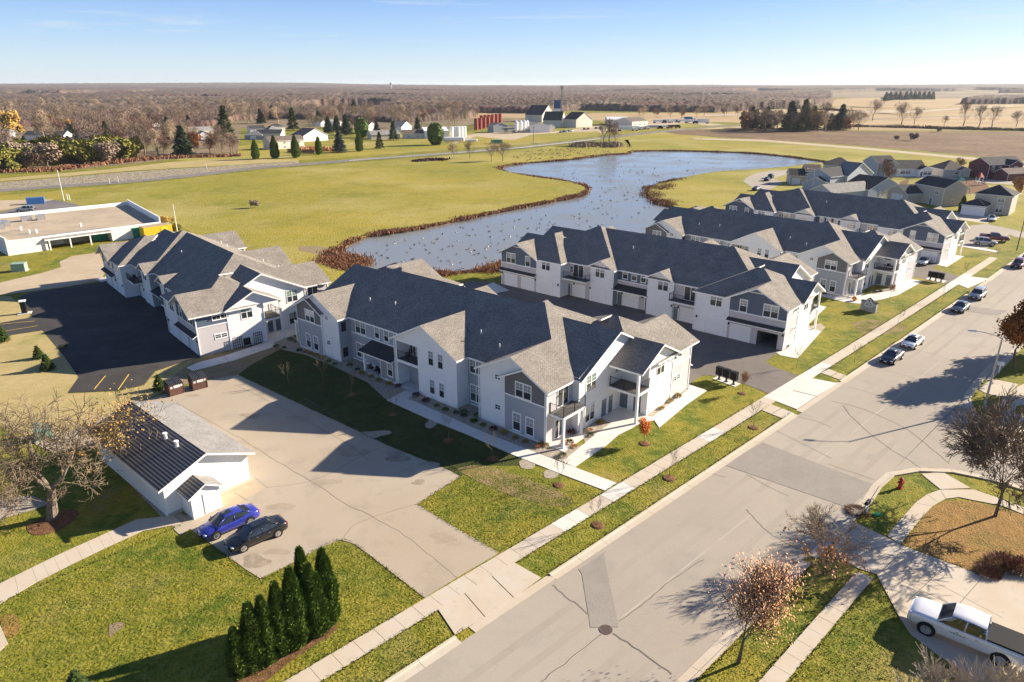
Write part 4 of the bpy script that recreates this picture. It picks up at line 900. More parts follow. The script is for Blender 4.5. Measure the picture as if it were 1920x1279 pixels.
patch('house_driveway', [(1730,403),(1790,410),(1850,420),(1875,408),(1860,400),(1800,398),(1745,395)], .05, 'concrete')
# ------------------------------------------------------------------ vegetation
M['bark'] = mat('grey_brown_bark', (.20,.155,.115), .9, var=.35, vscale=6)
M['bark_dark'] = mat('dark_bark', (.12,.088,.065), .9, var=.3, vscale=6)
M['bark_pale'] = mat('pale_twig_bark', (.21,.155,.10), .9, var=.3, vscale=5)
M['bark_mid'] = mat('mid_brown_bark', (.19,.135,.09), .9, var=.3, vscale=6)
M['twig'] = mat('twigs_grey_brown', (.235,.175,.125), .95, var=.25, vscale=3, rnd=.25)
M['twig_tan'] = mat('twigs_tan', (.40,.30,.20), .95, var=.25, vscale=3, rnd=.25)
M['twig_red'] = mat('twigs_red_brown', (.20,.115,.085), .95, var=.25, vscale=3, rnd=.2)
def leaf(name, c, c2, sc_=1.5, rnd=.15):
    m = mat(name, c, .75, spec=.2, col2=c2, vscale=sc_, rnd=rnd); N(m)[2].inputs['Subsurface Weight'].default_value = 0; return m
M['leaf_orange'] = leaf('copper_leaves', (.62,.36,.20), (.42,.21,.10), 4)
M['leaf_copper'] = leaf('pale_copper_leaves', (.78,.48,.28), (.55,.28,.14), 4)
M['leaf_brown'] = leaf('russet_leaves', (.42,.17,.05), (.24,.09,.03), 3)
M['leaf_gold'] = leaf('golden_leaves', (.50,.31,.07), (.32,.20,.05), 3)
M['leaf_yellow'] = leaf('yellow_green_leaves', (.26,.23,.04), (.11,.11,.025), .4)
M['arbor'] = leaf('arborvitae_foliage', (.15,.22,.035), (.055,.10,.018), 4)
M['conifer'] = leaf('spruce_foliage', (.05,.085,.035), (.022,.042,.02), 2)
M['conifer_green'] = leaf('pine_foliage', (.075,.11,.025), (.03,.055,.015), 2)
M['conifer_blue'] = leaf('blue_spruce_foliage', (.075,.10,.085), (.04,.055,.05), 2)
M['reed'] = leaf('dry_red_brown_reeds', (.30,.15,.08), (.17,.075,.04), .5)
M['shrub_dark'] = leaf('dark_red_shrub', (.09,.035,.04), (.05,.02,.025), 5)
M['shrub_gold'] = leaf('gold_shrub', (.42,.30,.03), (.22,.17,.03), 5)
M['shrub_green'] = leaf('green_shrub', (.09,.12,.03), (.05,.06,.02), 5)
class TreeGen:
    def __init__(s, seed): s.r = random.Random(seed); s.tr = MB(); s.cr = MB(); s.tips = []
    def grow(s, p, d, L, r, lev, maxlev, bend=.25, up=.12, kids=(2,4), spread=.75, nseg=3, sides=5, shrink=.72, side=1):
        rr = s.r; mb = s.tr if lev <= 1 else s.cr; q = p; r0 = r; dd = d
        for i in range(nseg):
            dd = (dd + Vector((rr.gauss(0,bend), rr.gauss(0,bend), rr.gauss(0,bend*.6)+up))*.5).normalized()
            e = q + dd*(L/nseg); r1 = r0*(.86 if i < nseg-1 else .78)
            mb.tube(q, e, r0, r1, sides if lev < 2 else (4 if lev < 3 else 3), cap=False)
            q, r0 = e, r1
            if lev < maxlev and side and i < nseg-1 and lev > 0:
                for _ in range(side):
                    s.child(q, dd, L*.62, r0*.55, lev+1, maxlev, bend, up, kids, spread*1.15, nseg, sides, shrink, side)
        if lev < maxlev:
            for k in range(rr.randint(*kids)): s.child(q, dd, L*shrink*rr.uniform(.8,1.15), r0*.72, lev+1, maxlev, bend, up, kids, spread, nseg, sides, shrink, side)
        else: s.tips.append(q)
    def child(s, p, d, L, r, lev, maxlev, bend, up, kids, spread, nseg, sides, shrink, side):
        rr = s.r; a = rr.uniform(0, 2*math.pi); o = d.orthogonal().normalized(); o2 = d.cross(o)
        nd = (d + (o*math.cos(a)+o2*math.sin(a))*spread*rr.uniform(.6,1.2)).normalized()
        s.grow(p, nd, L, max(r, .008), lev, maxlev, bend, up, kids, spread, max(2, nseg-1) if lev > 2 else nseg, sides, shrink, side)
def leaf_cards(mb, pts, n, rad, size, rr, mi=0, flat=.9):
    for p in pts:
        for _ in range(n):
            c = p + Vector((rr.gauss(0,rad), rr.gauss(0,rad), rr.gauss(0,rad*flat)))
            a = Vector((rr.gauss(0,1), rr.gauss(0,1), rr.gauss(0,1))).normalized()*size*rr.uniform(.6,1.3); b = a.orthogonal().normalized()*size*rr.uniform(.5,1.1)
            mb.face([c-a*.5-b*.5, c+a*.5-b*.5, c+a*.5+b*.5, c-a*.5+b*.5], mi)
def near_tree(seed, H, trunk, lev, r, bark, twig, leafm=None, nleaf=0, lrad=.25, lsize=.14, kids=(2,4), spread=.75, bend=.25, up=.12, shrink=.72, lean=(0,0), side=1, twist=None):
    t = TreeGen(seed); d = Vector((lean[0], lean[1], 1)).normalized()
    t.grow(Vector((0,0,-.1)), d, trunk, r, 0, lev, bend*.4 if twist is None else twist, up, kids, spread, 3, 8, shrink, side)
    zs = max(v[2] for v in t.cr.v); k = H/zs
    for mb in (t.tr, t.cr): mb.v = [(x*k, y*k, z*k) for x, y, z in mb.v]
    out = [t.tr.build('trunk', M[bark], mesh_only=True), t.cr.build('crown', M[twig], mesh_only=True)]
    if leafm:
        lf = MB(); tips = [p*k for p in t.tips]; leaf_cards(lf, tips, nleaf, lrad, lsize, t.r); out.append(lf.build('foliage', M[leafm], mesh_only=True))
    return out
def tree_obj(name, meshes, loc, label, cat='tree', group=None, rz=None, s=1):
    e = empty(name, loc, R.uniform(0,6.28) if rz is None else rz, label, cat, group); e.scale = (s,s,s)
    for me in meshes: link(me.name.split('.')[0], me, e)
    return e
# the big old tree by the garage
tm = near_tree(17, 11.5, 1.1, 6, .17, 'bark', 'bark_pale', None, kids=(2,3), spread=1.0, bend=.36, up=.04, shrink=.84, lean=(.05,-.05), twist=.2)
tree_obj('old_tree', tm, G(98,972), 'large old bare tree with crooked trunk in a mulch ring left of the long garage', rz=3.0)
tm = near_tree(5, 9.0, 1.6, 5, .13, 'bark', 'bark_pale', None, kids=(2,3), spread=.8, bend=.35, up=.08, shrink=.8)
tree_obj('old_tree', tm, G(62,868), 'smaller bare tree growing behind the large old tree at the left edge', rz=2.1)
tm = near_tree(23, 8.8, 1.5, 6, .08, 'bark', 'bark_pale', 'leaf_gold', 1, .5, .13, kids=(2,3), spread=.9, bend=.4, shrink=.84)
tree_obj('oak_tree', tm, G(178,925), 'tree with thin golden brown leaves leaning over the long garage roof', rz=1.0)
# street trees on the right
tm = near_tree(36, 8.0, .8, 5, .05, 'bark_dark', 'bark_mid', 'leaf_copper', 6, .42, .10, kids=(2,4), spread=.66, up=.22, bend=.13, shrink=.82)
tree_obj('street_tree', tm, G(1384,1243), 'round street tree keeping pale copper leaves, at the curb near the bottom of the picture')
tm = near_tree(32, 5.4, .9, 5, .05, 'bark_dark', 'bark_pale', 'leaf_orange', 0, kids=(2,4), spread=.75, up=.16, shrink=.78)
tl = MB(); leaf_cards(tl, [Vector((R.gauss(0,1.1), R.gauss(0,1.1), 1.7+R.uniform(-.6,.6))) for _ in range(60)], 9, .2, .15, R); tm[2] = tl.build('foliage', M['leaf_orange'], mesh_only=True)
tree_obj('street_tree', tm, G(1545,1076), 'bare street tree with copper leaves only on its lowest branches, beside the driveway')
tm = near_tree(44, 8.8, .75, 6, .045, 'bark_dark', 'bark_mid', None, kids=(2,4), spread=.64, up=.05, bend=.05, shrink=.82)
tree_obj('maple_tree', tm, G(1866,968), 'wide bare tree standing in the brown leaf strewn lawn on the right', s=1.28)
tm = near_tree(51, 9.0, 1.6, 5, .10, 'bark_dark', 'bark_dark', 'leaf_brown', 9, .42, .26, kids=(3,4), spread=.6, up=.16)
tree_obj('oak_tree', tm, G(1897,692), 'oak tree full of russet brown leaves behind the street lamp')
tree_obj('oak_tree', tm, G(2010,655), 'second russet oak just past the right edge, its shadow on the street', rz=1.3)
tree_obj('oak_tree', tm, G(2005,728), 'third russet oak past the right edge casting the large street shadow', rz=2.9)
M['bark_silver'] = mat('silver_grey_bark', (.42,.35,.27), .9, var=.3, vscale=6)
tm = near_tree(61, 4.6, .5, 5, .035, 'bark_silver', 'bark_silver', None, kids=(3,4), spread=.55, up=.15, bend=.2, shrink=.85)
tree_obj('bare_shrub', tm, G(1800,1385), 'large pale bare shrub in front of the white pickup truck', 'shrub', rz=.2, s=1.3)
tree_obj('bare_shrub', tm, G(1722,1372), 'pale bare shrub at the bottom edge left of the pickup truck', 'shrub', rz=2.2, s=1.1)
tree_obj('bare_shrub', tm, G(1900,1400), 'pale bare shrub in the bottom right corner', 'shrub', rz=4.1, s=1.3)
# arborvitae row
def arbor(seed, H, Rr, n):
    rr = random.Random(seed); mb = MB()
    for i in range(n):
        t = rr.random()**.8; z = H*(.02+.97*t); prof = Rr*(min(1, (1-t)*1.9)**.8)*(.80+.2*min(1,t*6))
        a = rr.uniform(0, 2*math.pi); lump = 1+.12*math.sin(a*5+seed)+.12*math.sin(z*3.1+a*2)
        rad = prof*lump*rr.uniform(.72,1.08); c = Vector((rad*math.cos(a), rad*math.sin(a), z))
        out = Vector((math.cos(a), math.sin(a), .2)); u = (Vector((0,0,1))+out*rr.uniform(.2,1.1)+Vector((rr.gauss(0,.35),rr.gauss(0,.35),rr.gauss(0,.3)))).normalized()*rr.uniform(.10,.30); s_ = (out.cross(Vector((0,0,1)))+Vector((rr.gauss(0,.6),rr.gauss(0,.6),rr.gauss(0,.3)))).normalized()*rr.uniform(.025,.06)
        mb.face([c-s_, c+s_, c+s_*.6+u, c-s_*.6+u])
    core = MB(); nz = 9
    ring = [[(Rr*.62*(min(1,(1-(k/nz))*2.3)**.75)*math.cos(j*math.pi/5), Rr*.62*(min(1,(1-(k/nz))*2.3)**.75)*math.sin(j*math.pi/5), H*.97*k/nz) for j in range(10)] for k in range(nz+1)]
    for k in range(nz):
        for j in range(10): mb.face([ring[k][j], ring[k][(j+1)%10], ring[k+1][(j+1)%10], ring[k+1][j]])
    tr = MB(); tr.tube((0,0,-.05),(0,0,.5),.09,.08,7)
    return [tr.build('trunk', M['bark'], mesh_only=True), mb.build('foliage', M['arbor'], mesh_only=True)]
AV = [arbor(s, 1.0, .20, 5200) for s in (1,2,3)]
def scaled_arbor(i, H, Rr): return arbor(i, H, Rr, int(3000*H*Rr+2500))
arbs = [((451,1268),3.6,.50),((482,1251),4.9,.60),((505,1241),5.0,.58),((532,1224),5.4,.62),((560,1210),6.0,.66),((592,1190),5.6,.55),((603,1186),4.7,.52),((618,1170),6.0,.64),((577,1162),5.8,.55)]
words = ['shortest and leftmost of the arborvitae row','second arborvitae from the left, joined to the third','third arborvitae from the left','fourth arborvitae from the left, dark and narrow','broadest arborvitae in the middle of the row','arborvitae right of the broadest one','low arborvitae standing in front of the right pair','rightmost tall arborvitae of the row','arborvitae at the back of the row']
for i, (p, H, r) in enumerate(arbs):
    tree_obj('arborvitae', scaled_arbor(20+i, H, r), G(*p), words[i], 'arborvitae', 'arborvitae row on the front lawn', rz=i)
# saplings
sap_m = near_tree(71, 3.4, 1.5, 4, .035, 'bark_pale', 'bark_pale', None, kids=(2,3), spread=.45, up=.3)
M['leaf_bright'] = leaf('bright_orange_leaves', (.80,.30,.06), (.55,.17,.04), 4)
sap_o = near_tree(72, 2.6, .6, 4, .02, 'bark_pale', 'twig', 'leaf_bright', 4, .14, .09, kids=(3,4), spread=.5, up=.25)
sap_p = near_tree(73, 3.0, 1.1, 4, .03, 'bark_pale', 'twig_red', 'leaf_orange', 1, .14, .09, kids=(3,4), spread=.5, up=.25)
ring_m = MB(); ring_m.ball((0,0,0), .62, .62, .12, 12, 4); ring_me = ring_m.build('mulch_mound', M['mulch'], mesh_only=True)
saps = [((542,720),'m','sapling at the far end of the shaded lawn beside the closest building'),((607,718),'m','sapling in the shaded lawn nearest the dumpsters'),((659,740),'m','pale trunked sapling in the shaded lawn below the patio chairs'),((737,777),'m','sapling at the bend of the garden walk'),((841,826),'m','sapling on the shaded lawn beside the small stone ring'),((924,860),'m','sapling by the garden walk below the near corner'),
 ((1047,910),'m','sapling between stone ring and sidewalk'),((1208,832),'o','small tree with bright orange leaves outside the entry'),((1120,985),'m','sapling in the street verge with a few last leaves'),((1254,897),'m','sapling in the verge in front of the orange tree'),((1412,802),'m','sapling in the verge beside the curb walk'),((1391,738),'p','young tree with pink brown leaves beside the mail kiosks'),
 ((1493,690),'m','sapling beside the walk at the open garage'),((1602,680),'m','sapling in the verge in front of the black street car'),((1682,610),'m','sapling in the verge above the white sedan'),((1766,566),'m','sapling in the verge beside the grey sedan'),((1668,560),'p','young tree with reddish twigs in front of the balcony building'),((1868,488),'m','sapling in the verge near the maroon car'),((1810,520),'m','sapling in the verge by the upper apron')]
for p, k, lab in saps:
    e = tree_obj('sapling', {'m':sap_m,'o':sap_o,'p':sap_p}[k], G(*p), lab, 'young tree', 'young trees round the apartment buildings', s=R.uniform(.85,1.1))
    if p[1] > 730: link('mulch_mound', ring_me, e)
# planting-bed shrubs
def shrub_mesh(seed, m, n=260, h=.45, r=.42):
    rr = random.Random(seed); mb = MB()
    for i in range(n):
        a = rr.uniform(0,6.28); t = rr.random(); c = Vector((r*math.sqrt(t)*math.cos(a), r*math.sqrt(t)*math.sin(a), h*rr.uniform(.1,1)*(1-.6*t)))
        u = Vector((c.x*.5, c.y*.5, rr.uniform(.06,.18))); s_ = Vector((rr.gauss(0,1),rr.gauss(0,1),0)).normalized()*.03
        mb.face([c-s_, c+s_, c+s_*.4+u, c-s_*.4+u])
    return mb.build('shrub', M[m], mesh_only=True)
SH = {k: shrub_mesh(i, m) for i, (k, m) in enumerate((('g','shrub_gold'),('d','shrub_dark'),('n','shrub_green'),('o','leaf_orange'),('k','arbor')))}
shrubs = [((561,658),'n'),((573,661),'g'),((583,664),'g'),((594,668),'g'),((605,673),'n'),((616,679),'k'),((628,684),'k'),((656,686),'n'),((670,694),'n'),((679,701),'g'),((696,707),'g'),((711,714),'g'),((729,720),'g'),((746,725),'d'),((780,742),'d'),((799,753),'d'),((819,762),'k'),((835,770),'k'),((855,775),'n'),((870,781),'n'),((889,790),'k'),
 ((870,774),'k'),((895,780),'k'),((888,791),'k'),((906,798),'k'),((925,806),'d'),((945,812),'g'),((966,822),'g'),((985,829),'g'),((1008,839),'o'),((1023,836),'g'),((1054,855),'n'),((1067,831),'n'),((1076,838),'o'),((1105,808),'o'),((1107,817),'n'),((1125,794),'g'),((1240,767),'g'),((1255,753),'g'),((1270,744),'g'),((1474,650),'n'),((1505,617),'n'),((1528,607),'o'),((1626,550),'n'),((1640,548),'d'),((1650,547),'n'),((1546,552),'d'),((1560,550),'d'),((1576,552),'n'),((518,650),'k'),((533,653),'k'),((545,638),'k'),((556,642),'k'),((120,652),'n')]
base_words = {'g':'gold tufted shrub','d':'dark red shrub','n':'dull green shrub','o':'orange leaved shrub','k':'low dark green shrub'}
bed_shrubs = {}
for i, (p, k) in enumerate(shrubs):
    where = 'in the gravel bed left of the garden recess' if p[0] < 740 else 'in the bed between garden walk and wall' if p[0] < 960 else 'in the corner bed by the balcony post' if p[0] < 1130 else 'in the narrow bed by the end walk' if p[0] < 1300 else 'by the second building end' if p[0] < 1530 else 'by the building behind the stone sign'
    o = link('shrub', SH[k], None, G(*p, .04), R.uniform(0,6)); o.scale = [R.uniform(.65,.95)]*3
    tag(o, base_words[k]+' '+where, 'shrub', base_words[k]+'s '+where)
# lawn conifers, evergreens by the lots
def conifer(seed, H, Rr, n, m, droop=.2, core=True, size=.3):
    rr = random.Random(seed); mb = MB()
    for i in range(n):
        t = rr.random()**1.25; z = H*(.06+.94*t); rad = Rr*(1-t)**.85*rr.uniform(.55,1.05)*(1+.15*math.sin(z*9/H*3)); a = rr.uniform(0,6.28)
        c = Vector((rad*math.cos(a), rad*math.sin(a), z)); out = Vector((math.cos(a), math.sin(a), -droop+rr.gauss(0,.2)))*size*rr.uniform(.6,1.3); s_ = Vector((-math.sin(a), math.cos(a), rr.gauss(0,.3)))*size*.45
        mb.face([c-s_-out*.3, c+s_-out*.3, c+out+s_*.2, c+out-s_*.2])
    if core: mb.tube((0,0,H*.08),(0,0,H*.93),Rr*.55,.05,8)
    tr = MB(); tr.tube((0,0,-.1),(0,0,H*.14),.12*H/6,.1*H/6,6)
    return [tr.build('trunk', M['bark_dark'], mesh_only=True), mb.build('foliage', M[m], mesh_only=True)]
small = conifer(3, 2.1, .85, 900, 'conifer_green', .1, True, .2)
for p, s_, lab in (((73,672),.85,'small round evergreen on the straw coloured lawn, the upper of two'),((90,693),1.0,'small pointed evergreen with a long shadow on the straw coloured lawn'),((5,640),1.2,'dark green shrub at the left edge by the parking lines'),((300,730),.9,'dark evergreen shrub left of the first dumpster'),((150,1305),.9,'yellow green shrub top at the bottom edge')):
    tree_obj('evergreen_shrub', small, G(*p), lab, 'evergreen shrub', s=s_)
col = scaled_arbor(77, 4.6, .8)
tree_obj('arborvitae', col, G(1802,398), 'narrow dark arborvitae left of the beige house garage', 'arborvitae')
for p, s_, lab in (((480,299),1.3,'first columnar arborvitae from the left beside the roadside house'),((516,297),1.5,'second columnar arborvitae, in front of the brown roofed house'),((555,296),1.5,'third columnar arborvitae, at the right corner of the brown roofed house'),((598,290),1.25,'fourth columnar arborvitae, beside the orange hedge'),((674,284),1.45,'tall columnar arborvitae alone on the far lawn')):
    tree_obj('arborvitae', col, G(*p), lab, 'arborvitae', 'columnar arborvitae along the far lawn', s=s_*1.55)
con_b = conifer(81, 9, 3.0, 1300, 'conifer_blue', .1, True, .75); con_d = conifer(82, 11, 3.6, 1500, 'conifer', .2, True, .85); con_g = conifer(83, 12, 3.0, 1200, 'conifer_green', 0, False, .9)
def egg(seed, H, Rr, n, m):
    rr = random.Random(seed); mb = MB(); sz = H*.07
    for i in range(n):
        v = Vector((rr.gauss(0,1), rr.gauss(0,1), rr.gauss(0,1))).normalized()*rr.uniform(.8,1.03); c = Vector((v.x*Rr, v.y*Rr, H*.5+v.z*H*.49))
        a = Vector((rr.gauss(0,1), rr.gauss(0,1), rr.gauss(0,1))).normalized()*sz; b = a.cross(v).normalized()*sz
        mb.face([c-a-b, c+a-b, c+a+b, c-a+b])
    mb.ball((0,0,H*.5), Rr*.85, Rr*.85, H*.44, 10, 7)
    return [mb.build('foliage', M[m], mesh_only=True)]
egg_d = egg(4, 9, 3.1, 900, 'arbor')
for me, p, s_, lab in ((con_b,(637,286),1.0,'blue spruce standing by the orange hedge'),(egg_d,(679,258),1.15,'dark rounded evergreen between house and lawn'),(con_d,(650,253),1.05,'dark spruce left of the rounded evergreen'),(con_b,(707,259),.95,'blue spruce left of the bare lawn tree'),(con_g,(712,279),.62,'small dark pine alone on the far lawn'),(con_g,(738,263),.8,'loose green pine on the lawn before the brown roofed shed'),
   (egg_d,(817,272),1.15,'rounded dark evergreen in front of the white tanks'),(con_d,(632,247),.9,'spruce behind the white house'),(con_d,(616,250),.9,'blue green spruce beside the white house'),(con_d,(783,243),.7,'dark spruce right of the tan house'),(con_g,(665,223),1.3,'tall pine standing above the bare woods'),(con_d,(512,226),1.1,'dark spruce behind the dark roofed house'),(con_d,(597,228),.8,'pointed dark spruce rising behind the houses'),(con_g,(550,244),1.15,'yellow green pine behind the brown roofed house'),
   (con_d,(345,292),1.1,'dark spruce in front of the copper tree'),(con_d,(318,262),1.05,'dark spruce left of the copper tree'),(con_g,(425,262),1.45,'tall green pine right of the copper tree'),(con_d,(490,232),1.0,'dark spruce left behind the houses'),(con_d,(1408,243),1.0,'dark spruce left in the field corner grove'),(con_d,(1480,246),1.25,'tall dark spruce in the middle of the grove'),(con_d,(1575,243),1.1,'broad dark spruce right in the grove'),(con_g,(1505,246),1.2,'green pine in the grove'),(con_d,(1436,244),1.0,'second dark spruce of the grove'),(con_d,(1556,243),.7,'small dark spruce by the broad one')):
    tree_obj('conifer', me, G(*p), lab, 'conifer', 'conifers round the farm and houses', s=s_*(1.65 if p[0] > 1300 else 1.25))
# bare trees of the middle distance
def far_bare(seed, H, lev, twig, spread=.6, trunk=.22, up=.1):
    t = TreeGen(seed); t.grow(Vector((0,0,-.2)), Vector((0,0,1)), trunk*12, .24, 0, lev, .12, up, (2,4), spread, 2, 5, .78, 1)
    zs = max(v[2] for v in t.cr.v); k = H/zs; w_ = MB()
    for mb in (t.tr, t.cr):
        n = len(w_.v); w_.v += [(x*k,y*k,z*k) for x,y,z in mb.v]; w_.f += [tuple(i+n for i in f) for f in mb.f]; w_.m += mb.m
    rr = t.r
    zc = H*.62; ps = [p*k for p in t.tips]
    for _ in range(700):      # fine outer twigs filling a rounded crown
        v = Vector((rr.gauss(0,1), rr.gauss(0,1), rr.gauss(0,1))).normalized()*rr.uniform(.45,1)**.6; c = Vector((v.x*H*spread*.62, v.y*H*spread*.62, zc+v.z*H*.38)); e = c + Vector((v.x*.5, v.y*.5, abs(v.z)*.4+.3))*1.1 + Vector((rr.gauss(0,.2),rr.gauss(0,.2),rr.gauss(0,.2))); s_ = Vector((rr.gauss(0,1),rr.gauss(0,1),rr.gauss(0,.4))).normalized()*.055
        w_.face([c-s_, c+s_, e])
    for p in t.tips:      # fine twigs
        p = p*k
        for _ in range(4):
            e = p + Vector((rr.gauss(0,.6), rr.gauss(0,.6), rr.gauss(.35,.5))); s_ = Vector((rr.gauss(0,1),rr.gauss(0,1),rr.gauss(0,.4))).normalized()*.07
            w_.face([p-s_, p+s_, e+s_*.6, e-s_*.6])
    return w_.build('bare_tree', M[twig], mesh_only=True)
FB = [far_bare(101,11,4,'twig'), far_bare(102,12,4,'twig_tan'), far_bare(103,10,4,'twig_red'), far_bare(104,13,4,'twig',.5), far_bare(105,12,4,'twig_tan',.45)]
def leafy(seed, m, H=8, Rr=3.2, n=1100, sz=.42):
    rr = random.Random(seed); mb = MB(); cl = [(Vector((rr.gauss(0,.38)*Rr, rr.gauss(0,.38)*Rr, H*rr.uniform(.3,.85))), rr.uniform(.28,.5)*Rr) for _ in range(11)]
    for i in range(n):
        c, r_ = rr.choice(cl); v = Vector((rr.gauss(0,1),rr.gauss(0,1),rr.gauss(0,1))).normalized(); p = c + v*r_*rr.uniform(.6,1.1)
        if p.z < .2: p.z = rr.uniform(.2,1.5)
        a = Vector((rr.gauss(0,1),rr.gauss(0,1),rr.gauss(0,1))).normalized()*sz*rr.uniform(.5,1.2); b = a.orthogonal().normalized()*sz*rr.uniform(.4,1)
        mb.face([p-a-b, p+a-b, p+a+b, p-a+b])
    mb.tube((0,0,-.1),(0,0,H*.6),.16,.08,5)
    return mb.build('leafy_tree', M[m], mesh_only=True)
LF = {'brown':leafy(1,'leaf_brown',9,3.0), 'gold':leafy(2,'leaf_gold',11,4,1400), 'yellow':leafy(3,'leaf_yellow',6.5,3.4,1300), 'orange':leafy(4,'leaf_orange',9,2.6), 'olive':leafy(5,'leaf_yellow',5,4.2,1300), 'twigs':leafy(6,'twig',6,3.4,1200,.3)}
def ftree(me, p, s_, lab, name='bare_tree', cat='tree', group=None, z=0):
    o = link(name, me, None, G(*p), R.uniform(0,6.28)); o.location.z = z; k = s_*R.uniform(.92,1.08); o.scale = (k,k,k*R.uniform(.92,1.1)); return tag(o, lab, cat, group)
for me, p, s_, lab in ((FB[0],(850,297),.62,'low round brown tree at the far roadside guardrail'),(FB[0],(881,297),.7,'thin bare tree by the guardrail, second from the left'),(FB[1],(922,303),.7,'bare tree near the pond tip, left of a pair'),(FB[1],(943,302),.75,'bare tree near the pond tip, right of a pair'),(LF['twigs'],(478,390),.42,'lone bare bush in the wide meadow'),
   (FB[3],(1131,272),1.0,'bare tree cluster member at the road bend, left'),(FB[3],(1142,272),1.25,'tallest bare tree at the road bend'),(FB[0],(1153,272),1.0,'bare tree at the road bend, right'),
   (FB[0],(1636,226),1.9,'big round bare tree in the field row, leftmost'),(FB[0],(1690,234),1.9,'broad bare tree in the field row, second from the left'),(FB[0],(1714,233),1.4,'slim bare tree next to the broad one'),(FB[0],(1770,236),.8,'small bare tree in the middle of the field row'),(FB[3],(1806,236),1.5,'bare tree right of the middle of the field row'),(FB[3],(1835,238),1.5,'forked bare tree in the field row'),(FB[3],(1860,238),1.5,'leaning bare tree in the field row'),(FB[0],(1905,238),1.4,'rightmost bare tree of the field row'),
   (LF['twigs'],(1712,264),.85,'round bare bush on the edge of the ploughed field'),(LF['twigs'],(1680,263),.5,'small bush left of the round bush in the ploughed field'),(LF['twigs'],(1760,248),.6,'bare bush on the hedge line of the ploughed field'),
   (LF['gold'],(1395,240),.9,'golden tree at the left end of the grove'),(LF['gold'],(1418,241),1.0,'second golden tree of the grove'),(FB[2],(1450,246),1.05,'reddish bare tree in the grove'),(FB[2],(1530,244),1.0,'brown bare tree in the grove between conifers'),(FB[1],(1600,242),1.1,'pale bare tree at the right end of the grove'),(FB[1],(1586,242),1.0,'tan bare tree behind the broad spruce'),(LF['brown'],(1548,243),.7,'rusty tree in the grove'),
   (LF['orange'],(368,288),1.35,'bright copper orange tree among the bare trees by the road'),(LF['gold'],(20,262),1.9,'golden yellow tree at the left edge'),(LF['gold'],(338,230),.8,'yellow tree far behind in the bare woods'),(LF['brown'],(314,226),.7,'dark red tree far behind in the bare woods'),(LF['brown'],(362,222),.8,'rusty brown tree in the woods'),
   (FB[2],(308,295),.9,'reddish bare tree left of the dark spruce'),(FB[2],(395,292),1.05,'pinkish bare tree right of the copper tree'),(FB[0],(418,292),1.0,'bare tree at the right end of the roadside thicket'),(FB[0],(438,288),.9,'last bare tree before the lawn'),
   (FB[1],(440,232),1.7,'pair of tall pale trees, left one'),(FB[1],(465,232),1.75,'pair of tall pale trees, right one'),(FB[2],(1655,335),.7,'purplish bare tree between the grey houses'),(FB[2],(1668,345),.75,'purplish bare tree in front of the white porch house'),(FB[2],(1796,322),.6,'bare tree before the beige hip roofed house'),(FB[2],(1878,330),.6,'bare tree before the maroon house'),(LF['orange'],(1905,372),.8,'orange leaved tree beside the beige house'),(LF['gold'],(312,432),.35,'brown bush at the corner of the flat roofed building'),(LF['olive'],(328,436),.3,'low bush beside the yellow container')):
    ftree(me, p, s_, lab)
rr = random.Random(5)
kinds = [(FB[0],'grey brown bare tree'),(FB[1],'tan bare tree'),(FB[2],'reddish bare tree'),(FB[3],'tall grey bare tree'),(FB[4],'tall tan bare tree')]
nb = 0
def scatter_band(poly, n, sizes, kindw, lab, grp, name='bare_tree', jitter=0):
    global nb
    P = [Vector(p) for p in GL(poly)]; xs = [p.x for p in P]; ys = [p.y for p in P]; got = 0; tries = 0; pts = []
    def inside(x, y):
        c = False
        for i in range(len(P)):
            a, b = P[i-1], P[i]
            if (a.y > y) != (b.y > y) and x < (b.x-a.x)*(y-a.y)/(b.y-a.y)+a.x: c = not c
        return c
    while got < n and tries < n*300:
        tries += 1
        # even density on the picture's depth: sample nearer ground more often
        y = min(ys)*(max(ys)/min(ys))**rr.random(); x = rr.uniform(min(xs), max(xs))
        if not inside(x, y): continue
        dmin = sizes[2]*(y/300)**.6
        if any(abs(q[0]-x) < dmin and abs(q[1]-y) < dmin for q in pts): continue
        pts.append((x, y)); got += 1; nb += 1
        me, w_ = rr.choice(kindw); o = link(name, me, None, (x, y, 0), rr.uniform(0,6.28)); k = rr.uniform(*sizes[:2]); o.scale = (k,k,k*rr.uniform(.85,1.15))
        Dd = y*math.cos(TH)+CAM_H*math.sin(TH); pxx = CX+FPX*x/Dd; pyy = CY+FPX*(-y*math.sin(TH)+CAM_H*math.cos(TH))/Dd
        ys_ = [p[1] for p in poly]; xs_ = [p[0] for p in poly]; fy = (pyy-min(ys_))/(max(ys_)-min(ys_)); fx = (max(0,pxx)-max(0,min(xs_)))/(max(xs_)-max(0,min(xs_)))
        wh = ('back','middle','front')[min(2,int(fy*3))]+' '+('left end','left half','right half','right end')[min(3,max(0,int(fx*4)))]; sz = 'low ' if k < sizes[0]+(sizes[1]-sizes[0])*.5 else 'high '
        tag(o, sz+w_+' at the '+wh+' of the '+lab, 'tree', sz+w_+'s at the '+wh+' of the '+lab)
scatter_band([(-60,300),(-60,326),(60,322),(150,310),(250,302),(262,290),(200,285),(100,290)], 60, (1.05,1.7,4.5), [(LF['yellow'],'yellow green bushy tree'),(LF['olive'],'low olive thicket tree'),(LF['yellow'],'yellow green bushy tree'),(LF['twigs'],'bare bushy tree')], 'left thicket', '', 'leafy_tree')
scatter_band([(-60,205),(-60,300),(100,285),(260,283),(300,262),(340,245),(440,222),(440,200),(200,198)], 95, (1.05,1.45,6.0), kinds, 'left woods', '')
